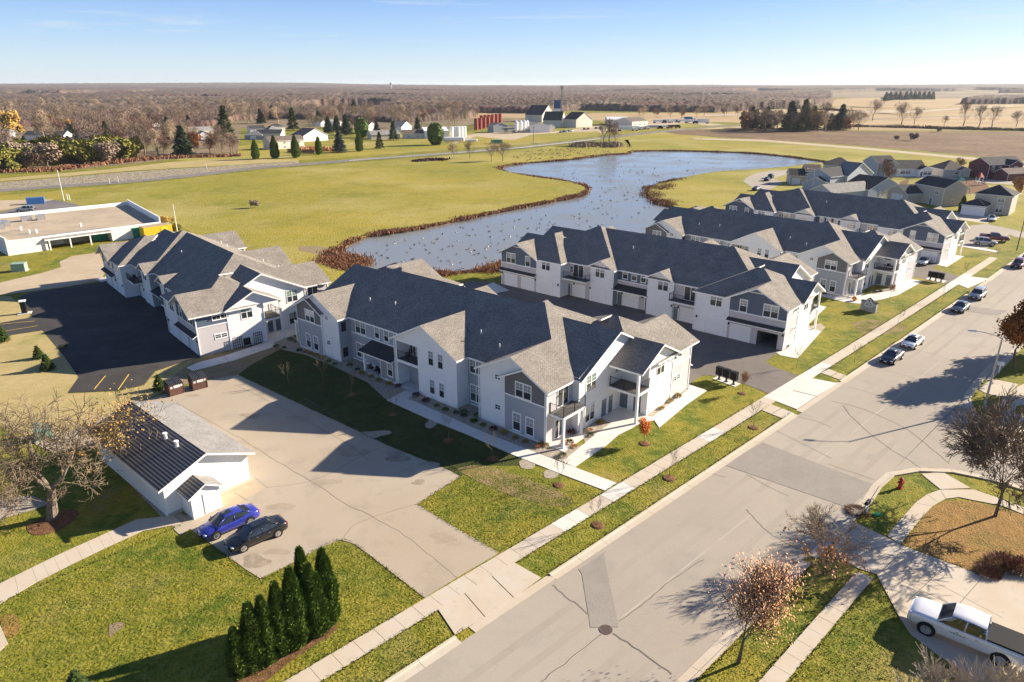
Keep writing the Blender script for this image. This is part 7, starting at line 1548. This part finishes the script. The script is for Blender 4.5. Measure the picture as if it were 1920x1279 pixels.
o.build('sign_face', M['signface'], sg)
o = MB()
for (xa,za),(xb,zb) in zip(prof,prof[1:]): o.tube((xa,0,za+.04),(xb,0,zb+.04),.13,.13,5)
o.build('coping', M['dark_metal'], sg)
o = MB()
for row,(z,wd,n) in enumerate(((1.32,.8,9),(1.05,.9,12))):
    for k in range(n):
        if (row,k) in ((0,4),(1,5),(1,6)): continue
        x = (-1+2*(k+.5)/n)*(L2-.7)*wd; o.box(x-.05,x+.05,-.155,-.14,z-.06,z+.07)
o.tube((0,-.14,1.72),(0,-.16,1.72),.16,.16,10); o.build('lettering', mat('sign_letters',(.09,.11,.14),.5), sg)
# dumpsters
M['rust'] = mat('rust_brown_steel',(.115,.055,.042),.65,var=.2,vscale=3); M['sticker'] = mat('white_sticker',(.7,.7,.68),.5)
def dumpster(a, b, lab):
    A, B_ = G(*a), G(*b); L_ = (B_-A).length; e = empty('dumpster', (A.x,A.y,.03), math.atan2(B_.y-A.y,B_.x-A.x), lab, 'dumpster'); D_ = 1.5; h = 1.35
    o = MB(); o.prism([(0,0),(L_,0),(L_,D_),(0,D_)],.05,h); o.box(-.04,L_+.04,-.05,0,h-.08,h); [o.box(x-.03,x+.03,-.04,0,.1,h-.1) for x in (.05,L_-.05)]; o.box(-.12,0,.3,1.2,.9,1.1); o.box(L_,L_+.12,.3,1.2,.9,1.1); o.build('bin', M['rust'], e)
    for k in range(2):
        x0, x1 = L_*k/2+.02, L_*(k+1)/2-.02; o = MB(); o.face([(x0,-.06,h+.03),(x1,-.06,h+.03),(x1,D_+.02,h+.32),(x0,D_+.02,h+.32)]); o.face([(x0,-.06,h),(x0,D_+.02,h+.0),(x0,D_+.02,h+.32),(x0,-.06,h+.03)][::-1]); o.face([(x1,-.06,h),(x1,D_+.02,h),(x1,D_+.02,h+.32),(x1,-.06,h+.03)]); o.face([(x0,D_+.02,h),(x1,D_+.02,h),(x1,D_+.02,h+.32),(x0,D_+.02,h+.32)])
        for q in range(5): x = x0+(x1-x0)*(q+.5)/5; o.face([(x-.025,-.06,h+.05),(x+.025,-.06,h+.05),(x+.025,D_,h+.345),(x-.025,D_,h+.345)])
        o.build('lid', M['black_plastic'], e)
        o = MB()
        for q in range(5): x = x0+(x1-x0)*(q+.5)/5+.04; o.face([(x-.012,-.06,h+.052),(x+.012,-.06,h+.052),(x+.012,D_,h+.347),(x-.012,D_,h+.347)])
        o.build('lid_rib', M['rim'], e)
    o = MB(); o.box(L_*.33,L_*.75,-.012,-.002,h-.42,h-.12); o.box(L_*.1,L_*.24,-.012,-.002,h-.42,h-.2); o.box(L_*.8,L_*.92,-.012,-.002,h-.38,h-.12); o.build('sticker', M['sticker'], e)
dumpster((319.4,745),(346.8,737),'rust brown dumpster with black ribbed lids, the left and sunlit one'); dumpster((362.5,734),(390.6,726.7),'rust brown dumpster with black ribbed lids, the right one half in shade')
# green utility cabinets, kiosk by the black lot
def cabinet(px, w_, d_, h_, rz, m, lab):
    e = empty('utility_cabinet', G(*px), rz, lab, 'utility cabinet'); o = MB(); o.box(-w_/2,w_/2,-d_/2,d_/2,.1,h_); o.box(-w_/2-.05,w_/2+.05,-d_/2-.06,d_/2+.06,h_,h_+.08); o.build('cabinet', m, e); o = MB(); o.box(-w_/2-.15,w_/2+.15,-d_/2-.15,d_/2+.15,0,.1); o.build('plinth', M['concrete'], e); o = MB(); o.box(-w_*.45,-.02,-d_/2-.02,-d_/2,.2,h_-.1); o.box(.02,w_*.45,-d_/2-.02,-d_/2,.2,h_-.1); o.build('door', m, e)
gm = mat('pale_green_steel',(.25,.36,.27),.5)
cabinet((84,822),1.5,1.3,1.1,.6,gm,'pale green transformer cabinet beside the old tree'); cabinet((74,815),.6,.6,1.2,.6,gm,'small pale green pedestal next to the transformer'); cabinet((38,508),2.3,1.8,1.5,.3,gm,'green transformer cabinet on the grass before the flat roofed building')
ic = empty('drive_up_kiosk', G(47,588), .45, 'dark kiosk on a white pad at the corner of the black parking lot', 'kiosk'); o = MB(); o.box(-.9,.9,-.7,.7,0,.12); o.build('pad', M['concrete_new'], ic); o = MB(); o.box(-.35,.35,-.35,.35,.12,2.0); o.build('cabinet', M['dark_metal'], ic); o = MB(); o.box(-.45,.45,-.5,.5,2.0,2.15); o.build('top', M['trim'], ic)
# patio furniture and small things by the walls
def chair(par_loc, rz, lab, m='dark_metal'):
    e = empty('patio_chair', par_loc, rz, lab, 'chair'); o = MB(); o.box(-.26,.26,-.25,.25,.40,.45); o.build('seat', M[m], e); o = MB(); o.box(-.26,.26,.22,.27,.45,.92); o.build('backrest', M[m], e)
    for x in (-.23,.23):
        for y in (-.22,.22): q = MB(); q.tube((x,y,0),(x,y,.42),.018,.018,4); q.build('leg', M[m], e)
for u, v, r_, lab in ((28.6,-.6,1.0,'black patio chair left under the porch roof'),(27.6,-.5,-.5,'black patio chair in the middle under the porch roof'),(26.7,-.4,.3,'black patio chair right under the porch roof')): q = UV(bB,u,v); q.z=.05; chair(q, r_, lab)
for b_n, u, v, z, lab in ((bB,22.2,-1.2,3.51,'dark chair on the shaded recessed balcony'),(bA,12.5,20.6,3.51,'dark armchair on the garage side balcony of the left building'),(bA,31,20.6,3.51,'dark chair on the far garage side balcony of the left building'),(bC,32,20.5,3.51,'dark chair on the balcony facing the driveway'),(bD,-2.6,-11.2,3.51,'dark dining chair on the corner entry balcony'),(bD,-3.3,-11.4,3.51,'second dark dining chair on the corner entry balcony')):
    q = UV(b_n, u, v); q.z = z; chair(q, R.uniform(0,6), lab)
q = UV(bB,-1.35,-1.0); q.z = .07; e = empty('planter', q, 0, 'terracotta planter with orange gourds beside the corner balcony post', 'planter'); o = MB(); o.tube((0,0,0),(0,0,.45),.22,.32,10); o.build('pot', mat('terracotta',(.42,.20,.12),.8), e); o = MB(); o.ball((0,0,.55),.26,.26,.2,8,5); o.build('pumpkin', mat('pumpkin_orange',(.6,.22,.04),.6), e)
q = UV(bB,-.6,-3.4); q.z=.07; o = link('potted_plant', SH['d'], None, q); o.scale=(.8,.8,1.3); tag(o,'dark potted plant by the corner apartment door','plant')
q = G(1602,564,.05); o = MB(); o.ball((0,0,.4),.42,.42,.4,10,6); o = o.build('pumpkin', mat('large_pumpkin_orange',(.62,.26,.05),.6)); o.location=q; tag(o,'big orange pumpkin ornament by the balcony post','pumpkin')
q = UV(bB,.35,.55); o = link('yellow_flowers', SH['g'], None, q); o.scale=(.6,.6,1.1); tag(o,'small bright yellow plant at the near building corner','plant')
# playground
pg = empty('play_set', G(1834,348), .3, 'play tower with red pointed roof in the back garden', 'play set'); o = MB(); [o.box(x-.08,x+.08,y-.08,y+.08,0,3) for x in (-.8,.8) for y in (-.8,.8)]; o.box(-.9,.9,-.9,.9,1.3,1.45); o.build('frame', M['metalw'], pg); o = MB(); o.face([(-1,-1,3),(1,-1,3),(0,0,4.8)]); o.face([(1,-1,3),(1,1,3),(0,0,4.8)]); o.face([(1,1,3),(-1,1,3),(0,0,4.8)]); o.face([(-1,1,3),(-1,-1,3),(0,0,4.8)]); o.build('roof', M['hyd'], pg); o = MB(); o.face([(.9,-.4,1.4),(.9,.4,1.4),(3.4,.4,.2),(3.4,-.4,.2)]); o.build('slide', M['blue_box'], pg)
for px, lab in (((1799,345),'green peaked play tent by the tan house'),((1804,361),'green play canopy behind the beige house')): o = MB(); o.face([(-1.6,-1.6,1.2),(1.6,-1.6,1.2),(0,0,2.7)]); o.face([(1.6,-1.6,1.2),(1.6,1.6,1.2),(0,0,2.7)]); o.face([(1.6,1.6,1.2),(-1.6,1.6,1.2),(0,0,2.7)]); o.face([(-1.6,1.6,1.2),(-1.6,-1.6,1.2),(0,0,2.7)]); [o.tube((x,y,0),(x,y,1.2),.06,.06,4) for x in (-1.5,1.5) for y in (-1.5,1.5)]; o = o.build('play_tent', M['teal']); o.location=G(*px); tag(o,lab,'tent')
patch('play_area', [(1793,345),(1800,336),(1845,338),(1855,352),(1822,364),(1790,366)], .06, 'mulch')
fe = empty('board_fence', G(1684,352), 0, 'red brown board fence left of the beige two-storey house', 'fence'); fa, fb_ = G(1686,350), G(1704,343.5)
for k in range(14): p = fa.lerp(fb_, k/14); o = MB(); o.box(-.28,.28,-.03,.03,0,1.7); q = o.build('board', M['rust'], fe); q.location = (p.x-fe.location.x,p.y-fe.location.y,0); q.rotation_euler[2] = math.atan2(fb_.y-fa.y,fb_.x-fa.x)
fe = empty('board_fence', G(545,286), 0, 'brown board fence behind the cream house', 'fence'); fa, fb_ = G(540,285), G(590,287)
for k in range(26): p = fa.lerp(fb_, k/26); o = MB(); o.box(-.3,.3,-.03,.03,0,1.7); q = o.build('board', M['rust'], fe); q.location = (p.x-fe.location.x,p.y-fe.location.y,0); q.rotation_euler[2] = math.atan2(fb_.y-fa.y,fb_.x-fa.x)
# fence gate by the trail, water tower on the horizon
fe = empty('gate', G(1290,262), 0, 'small metal gate on the trail beside the ploughed field', 'gate')
for k in range(4): o = MB(); o.tube((k*3,0,0),(k*3,0,1.3),.06,.06,5); o.build('post', M['rim'], fe)
o = MB(); [o.tube((0,0,z),(9,0,z),.03,.03,4) for z in (.5,.9,1.25)]; o.build('rail', M['rim'], fe)
# house behind the pickup, mostly outside the picture
house('driveway_house',(2165,1050),(2120,1400),[B6(0,1,0,9,4.6,'x',wall='cream',roof='shingle_grey')],'house outside the picture behind the pickup truck, its shadow on the driveway')
# ------------------------------------------------------------------ geese
def goose(body, neck, swim):
    o = MB(); o.ball((0,0,.12),.32,.15,.13,8,5,0); o.ball((-.3,0,.16),.1,.06,.05,5,4,1); o.tube((.24,0,.16),(.34,0,.42),.05,.035,5,1); o.ball((.38,0,.44),.08,.045,.045,6,4,1)
    if not swim: o.tube((.02,.05,-.2),(0,.05,.05),.015,.02,3,1); o.tube((.02,-.05,-.2),(0,-.05,.05),.015,.02,3,1)
    return o.build('goose', [body, neck], mesh_only=True)
gb = mat('goose_brown',(.20,.16,.12),.9); gl = mat('goose_pale',(.62,.58,.52),.9); gk = mat('goose_black',(.02,.02,.02),.8)
GS = [goose(gb,gk,True), goose(gl,gk,True), goose(gl,gl,True)]; GL_ = [goose(gb,gk,False)]
q = random.Random(9)
def inpoly(x, y, P):
    c = False
    for i in range(len(P)):
        a, b = P[i-1], P[i]
        if (a[1] > y) != (b[1] > y) and x < (b[0]-a[0])*(y-a[1])/(b[1]-a[1])+a[0]: c = not c
    return c
W1 = [(690,470),(800,440),(950,408),(1090,375),(1120,392),(1180,415),(1080,450),(930,492),(860,508),(760,500)]; W2 = [(990,318),(1180,294),(1450,298),(1330,318),(1215,350),(1235,385),(1160,420),(1100,392),(1115,355),(1060,330)]
n1 = 0
while n1 < 245:
    P = W1 if n1 < 130 else W2; x = q.uniform(min(p[0] for p in P), max(p[0] for p in P)); y = q.uniform(min(p[1] for p in P), max(p[1] for p in P))
    if not inpoly(x, y, P): continue
    g = G(x,y,-.45); k = q.choice((0,0,0,1,1)); o = link('goose', GS[k], None, g, q.uniform(0,6.28)); s_ = q.uniform(.75,1.0); o.scale=(s_,)*3
    tag(o, ['brown goose','pale breasted goose','white goose'][k]+(' swimming on the near arm of the pond' if n1 < 130 else ' swimming on the wide far part of the pond'), 'goose', ['brown geese','pale breasted geese','white geese'][k]+(' on the near arm of the pond' if n1 < 130 else ' on the far part of the pond')); n1 += 1
bm_g = MB(); src = GL_[0]; W3 = [(960,295),(1000,281),(1120,276),(1160,286),(1060,295),(985,302)]
vs = [v.co.copy() for v in src.vertices]; fs = [tuple(p.vertices) for p in src.polygons]
for _ in range(230):
    x = q.uniform(960,1160); y = q.uniform(276,302)
    if not inpoly(x,y,W3): continue
    g = G(x,y,.25); a = q.uniform(0,6.28); k = len(bm_g.v); s_ = 1.3
    bm_g.v += [(g.x+(v.x*math.cos(a)-v.y*math.sin(a))*s_, g.y+(v.x*math.sin(a)+v.y*math.cos(a))*s_, g.z+v.z*s_) for v in vs]; bm_g.f += [tuple(i+k for i in f) for f in fs]
tag(bm_g.build('geese_flock', gb), 'flock of brown geese resting on the grass beyond the pond', 'geese', kind='stuff')
# ------------------------------------------------------------------ far woods and hills
def far_terrain():
    NU, NR = 900, 470; r0, r1 = 290.0, 9500.0
    az = np.linspace(math.radians(-50), math.radians(50), NU); rr_ = r0*(r1/r0)**np.linspace(0,1,NR)
    A, Q = np.meshgrid(az, rr_); X = Q*np.sin(A); Yy = Q*np.cos(A)
    # where each vertex stands in the surveyed picture
    D = Yy*math.cos(TH)+CAM_H*math.sin(TH); V = -Yy*math.sin(TH)+CAM_H*math.cos(TH); px = CX+FPX*X/D; py = CY+FPX*V/D
    def poly(P):
        c = np.zeros(px.shape, bool)
        for i in range(len(P)):
            a, b = P[i-1], P[i]
            if a[1] == b[1]: continue
            m = ((a[1] > py) != (b[1] > py)) & (px < (b[0]-a[0])*(py-a[1])/(b[1]-a[1])+a[0]); c ^= m
        return c
    def vn(x, y, s, seed):     # value noise
        x = x/s; y = y/s; xi = np.floor(x).astype(np.int64); yi = np.floor(y).astype(np.int64); fx = x-xi; fy = y-yi; fx = fx*fx*(3-2*fx); fy = fy*fy*(3-2*fy)
        def h(a, b): n = (a*374761393 + b*668265263 + seed*974711) & 0x7fffffff; n = ((n ^ (n >> 13))*1274126177) & 0x7fffffff; return ((n ^ (n >> 16)) & 0xffff)/65535.0
        return (h(xi,yi)*(1-fx)+h(xi+1,yi)*fx)*(1-fy)+(h(xi,yi+1)*(1-fx)+h(xi+1,yi+1)*fx)*fy
    def worley(x, y, s, seed):
        x = x/s; y = y/s; xi = np.floor(x).astype(np.int64); yi = np.floor(y).astype(np.int64); best = np.full(x.shape, 9.0)
        for dx in (-1,0,1):
            for dy in (-1,0,1):
                a, b = xi+dx, yi+dy; n = (a*374761393 + b*668265263 + seed*974711) & 0x7fffffff; n = ((n ^ (n >> 13))*1274126177) & 0x7fffffff; n ^= n >> 16
                ox = (n & 255)/255.0; oy = ((n >> 8) & 255)/255.0; best = np.minimum(best, (a+ox-x)**2+(b+oy-y)**2)
        return np.sqrt(best)
    hills = np.clip((Q-2200)/5000, 0, 1); base = hills*hills*(3-2*hills)*(6+46*vn(X,Yy,2600,3)**1.6+9*vn(X,Yy,800,5))
    wood = (poly([(-2500,160.5),(-2500,300),(-100,290),(20,292),(120,278),(270,264),(330,246),(400,236),(445,226),(520,222),(620,226),(760,230),(880,222),(895,212),(1000,213),(900,211),(850,207),(760,207),(700,210),(560,212),(520,207),(620,202),(700,205),(850,204),(900,211),(1000,213),(1090,207),(1180,209),(1340,211),(1420,206),(1500,203),(1560,196),(1560,160.5)]) | poly([(1560,160.5),(1560,178),(1640,174),(1780,176),(1880,172),(4500,172),(4500,160.5)]) | poly([(1660,186),(1670,179),(1750,178),(1750,186)]) | poly([(1800,196),(1850,188),(2500,180),(2500,190),(1900,195)]))
    wood &= ~(poly([(560,206),(600,199),(700,197),(740,200),(700,206)]) | poly([(120,178),(250,175),(340,176),(240,181),(110,182)]) | poly([(250,190),(380,187),(420,190),(300,193)]) | poly([(1100,172),(1240,171),(1200,173)]) | poly([(1330,176),(1420,173.5),(1500,176),(1430,178)]) | poly([(-2500,168),(-100,168),(-300,172),(-2500,172)]))
    wood &= ~(poly([(25,238),(140,236),(150,295),(15,295)]) | poly([(275,226),(312,226),(312,246),(275,246)]) | poly([(345,238),(415,236),(412,275),(340,275)]) | poly([(490,224),(545,224),(560,240),(480,240)]) | poly([(590,222),(650,222),(655,240),(590,240)]))
    wood &= ~((Q > 1300) & (vn(X,Yy*1.0,520,21) > .70) & (vn(X,Yy,190,22) > .35))
    wood |= ((Q > 3600) & (vn(X,Yy,700,9) > .40)) | (Q > 6500)
    cs = np.maximum(7.5, Q*.0062); lv = np.round(np.log(cs/7.5)/np.log(1.5)); cs = 7.5*1.5**lv
    wl = worley(X, Yy, cs, 7); big = vn(X, Yy, 160, 11)
    crown = (.30+.70*np.clip((Q-650)/700,0,1))*(5.0+7.0*np.clip(1-wl*1.15, 0, 1)**.7+3*big+2.2*vn(X,Yy,3.1,5))*wood
    field = ~wood
    Z = base + crown - 1.5*(field & (Q < 2400)) + .0
    v = np.stack([X, Yy, Z], -1).reshape(-1, 3)
    idx = np.arange(NU*NR).reshape(NR, NU); a = idx[:-1,:-1].ravel(); b = idx[:-1,1:].ravel(); c = idx[1:,1:].ravel(); d = idx[1:,:-1].ravel()
    f = np.stack([a,b,c,d], -1); fw = wood[:-1,:-1] | wood[1:,1:] | wood[:-1,1:] | wood[1:,:-1]; far_f = (Q[:-1,:-1] > 2300)
    def mk(name, sel, m, label):
        ff = f[sel.ravel()]; used, inv = np.unique(ff, return_inverse=True); vv = v[used]; ff = inv.reshape(-1, 4)
        me = bpy.data.meshes.new(name); me.vertices.add(len(vv)); me.vertices.foreach_set('co', vv.ravel()); me.loops.add(ff.size); me.loops.foreach_set('vertex_index', ff.ravel().astype(np.int32)); me.polygons.add(len(ff)); me.polygons.foreach_set('loop_start', np.arange(0, ff.size, 4, dtype=np.int32)); me.polygons.foreach_set('loop_total', np.full(len(ff), 4, dtype=np.int32)); me.update(calc_edges=True); me.validate(); me.materials.append(m); return link(name, me)
    WM = layered('bare_woodland', (.115,.08,.06), [((.17,.12,.085),.008,.45,.6,.8), ((.135,.06,.055),.004,.50,.60,.85), ((.045,.04,.042),.007,.52,.62,.85), ((.21,.17,.13),.0025,.55,.65,.7), ((.20,.15,.105),.11,.52,.68,.6), ((.07,.055,.05),.22,.5,.68,.75)], bump=1, bscale=.5, bdist=1.0)
    HM = layered('far_fields', (.24,.18,.11), [((.13,.12,.05),.0012,.46,.58,.8), ((.36,.28,.17),.003,.5,.66,.7), ((.12,.09,.06),.004,.56,.68,.7)], bump=0, stretch=(1,2,1))
    o = mk('woods', fw, WM, ''); tag(o, 'bare brown and purple grey woods reaching to the horizon', 'woods', kind='stuff')
    o = mk('hills', (~fw) & far_f, HM, ''); o['kind'] = 'structure'
    return worley, wood, X, Yy, Q
wl_f, wood_m, TX, TY, TQ = far_terrain()
# twiggy crowns standing out of the nearer woods
def twig_crowns():
    rng = np.random.default_rng(4); m = wood_m & (TQ > 290) & (TQ < 1900); pick = rng.random(m.shape) < np.clip(.055*(TQ/290)**1.15, 0, .3); ys, xs = np.nonzero(m & pick); n = len(ys)
    if n > 12500: s = rng.choice(n, 12500, replace=False); ys, xs = ys[s], xs[s]
    cx = TX[ys,xs]+rng.normal(0,2,len(ys)); cy = TY[ys,xs]+rng.normal(0,2,len(ys)); h = rng.uniform(9,15,len(ys)); K = 46
    u = rng.normal(size=(len(ys),K,3)); u /= np.linalg.norm(u,axis=2,keepdims=True); u *= rng.uniform(.3,1,(len(ys),K,1))**.5; r_ = (h*.34)[:,None]
    P = np.stack([cx[:,None]+u[...,0]*r_, cy[:,None]+u[...,1]*r_, h[:,None]*.62+u[...,2]*h[:,None]*.38], -1)
    d = np.stack([u[...,0]*.6, u[...,1]*.6, np.abs(u[...,2])*.5+.5], -1)*1.25 + rng.normal(0,.25,P.shape); s_ = rng.normal(size=P.shape); s_ /= np.linalg.norm(s_,axis=2,keepdims=True); s_ *= .19
    V = np.stack([P-s_, P+s_, P+d], 2).reshape(-1,3); zz = np.zeros(len(cx)); T1 = np.stack([np.stack([cx-.22,cy,zz],-1), np.stack([cx+.22,cy,zz],-1), np.stack([cx+rng.normal(0,.6,len(cx)),cy,h*.8],-1)],1).reshape(-1,3); V = np.concatenate([V, T1]); nf = len(V)//3; me = bpy.data.meshes.new('woods_edge'); me.vertices.add(len(V)); me.vertices.foreach_set('co', V.ravel()); me.loops.add(nf*3); me.loops.foreach_set('vertex_index', np.arange(nf*3, dtype=np.int32)); me.polygons.add(nf); me.polygons.foreach_set('loop_start', np.arange(0,nf*3,3,dtype=np.int32)); me.polygons.foreach_set('loop_total', np.full(nf,3,dtype=np.int32)); me.update(calc_edges=True)
    me.materials.append(layered('woodland_twigs', (.19,.135,.095), [((.27,.195,.135),.01,.45,.6,.8), ((.14,.075,.06),.006,.5,.64,.8), ((.33,.25,.17),.05,.56,.7,.6)], bump=0)); o = link('woodland_crowns', me); tag(o, 'twiggy bare crowns of the nearer far woods', 'woods', kind='stuff')
twig_crowns()
# dark evergreen clumps far off, water tower, town
for i, px in enumerate(((1660,190),(1668,189),(1678,188),(1686,188),(1698,188),(1706,187),(1714,187),(1722,187),(1731,187),(1740,187),(1748,187))):
    o = tree_obj('conifer', con_d, G(*px), 'dark spruce of the far plantation row on the tan fields', 'conifer', 'spruces of the far plantation row', s=1.9)
wt = empty('water_tower', (-640, 3900, 8), 0, 'white water tower on the horizon left of centre', 'water tower'); o = MB(); o.tube((0,0,0),(0,0,34),2.2,2,10); o.build('shaft', M['metalw'], wt); o = MB(); o.ball((0,0,38),9,9,6.5,14,8); o.build('tank', M['metalw'], wt)
# haze
hz = MB(); hz.box(-12000,12000,-70,14500,-4,90); ho = hz.build('haze', None, mesh_only=False) if False else None
me = hz.build('haze', mat('tmp_haze',(1,1,1)), mesh_only=True); hm = bpy.data.materials.new('haze_air'); hm.use_nodes = True; nn, ll = hm.node_tree.nodes, hm.node_tree.links; nn.remove(nn['Principled BSDF']); pv = nn.new('ShaderNodeVolumePrincipled'); pv.inputs['Color'].default_value = (.86,.92,1,1); pv.inputs['Density'].default_value = 4.5e-5; pv.inputs['Anisotropy'].default_value = .2; ll.new(pv.outputs[0], nn['Material Output'].inputs['Volume']); me.materials.clear(); me.materials.append(hm); ho = link('haze', me); ho['kind'] = 'stuff'; ho['label'] = 'thin blue haze over the far land'
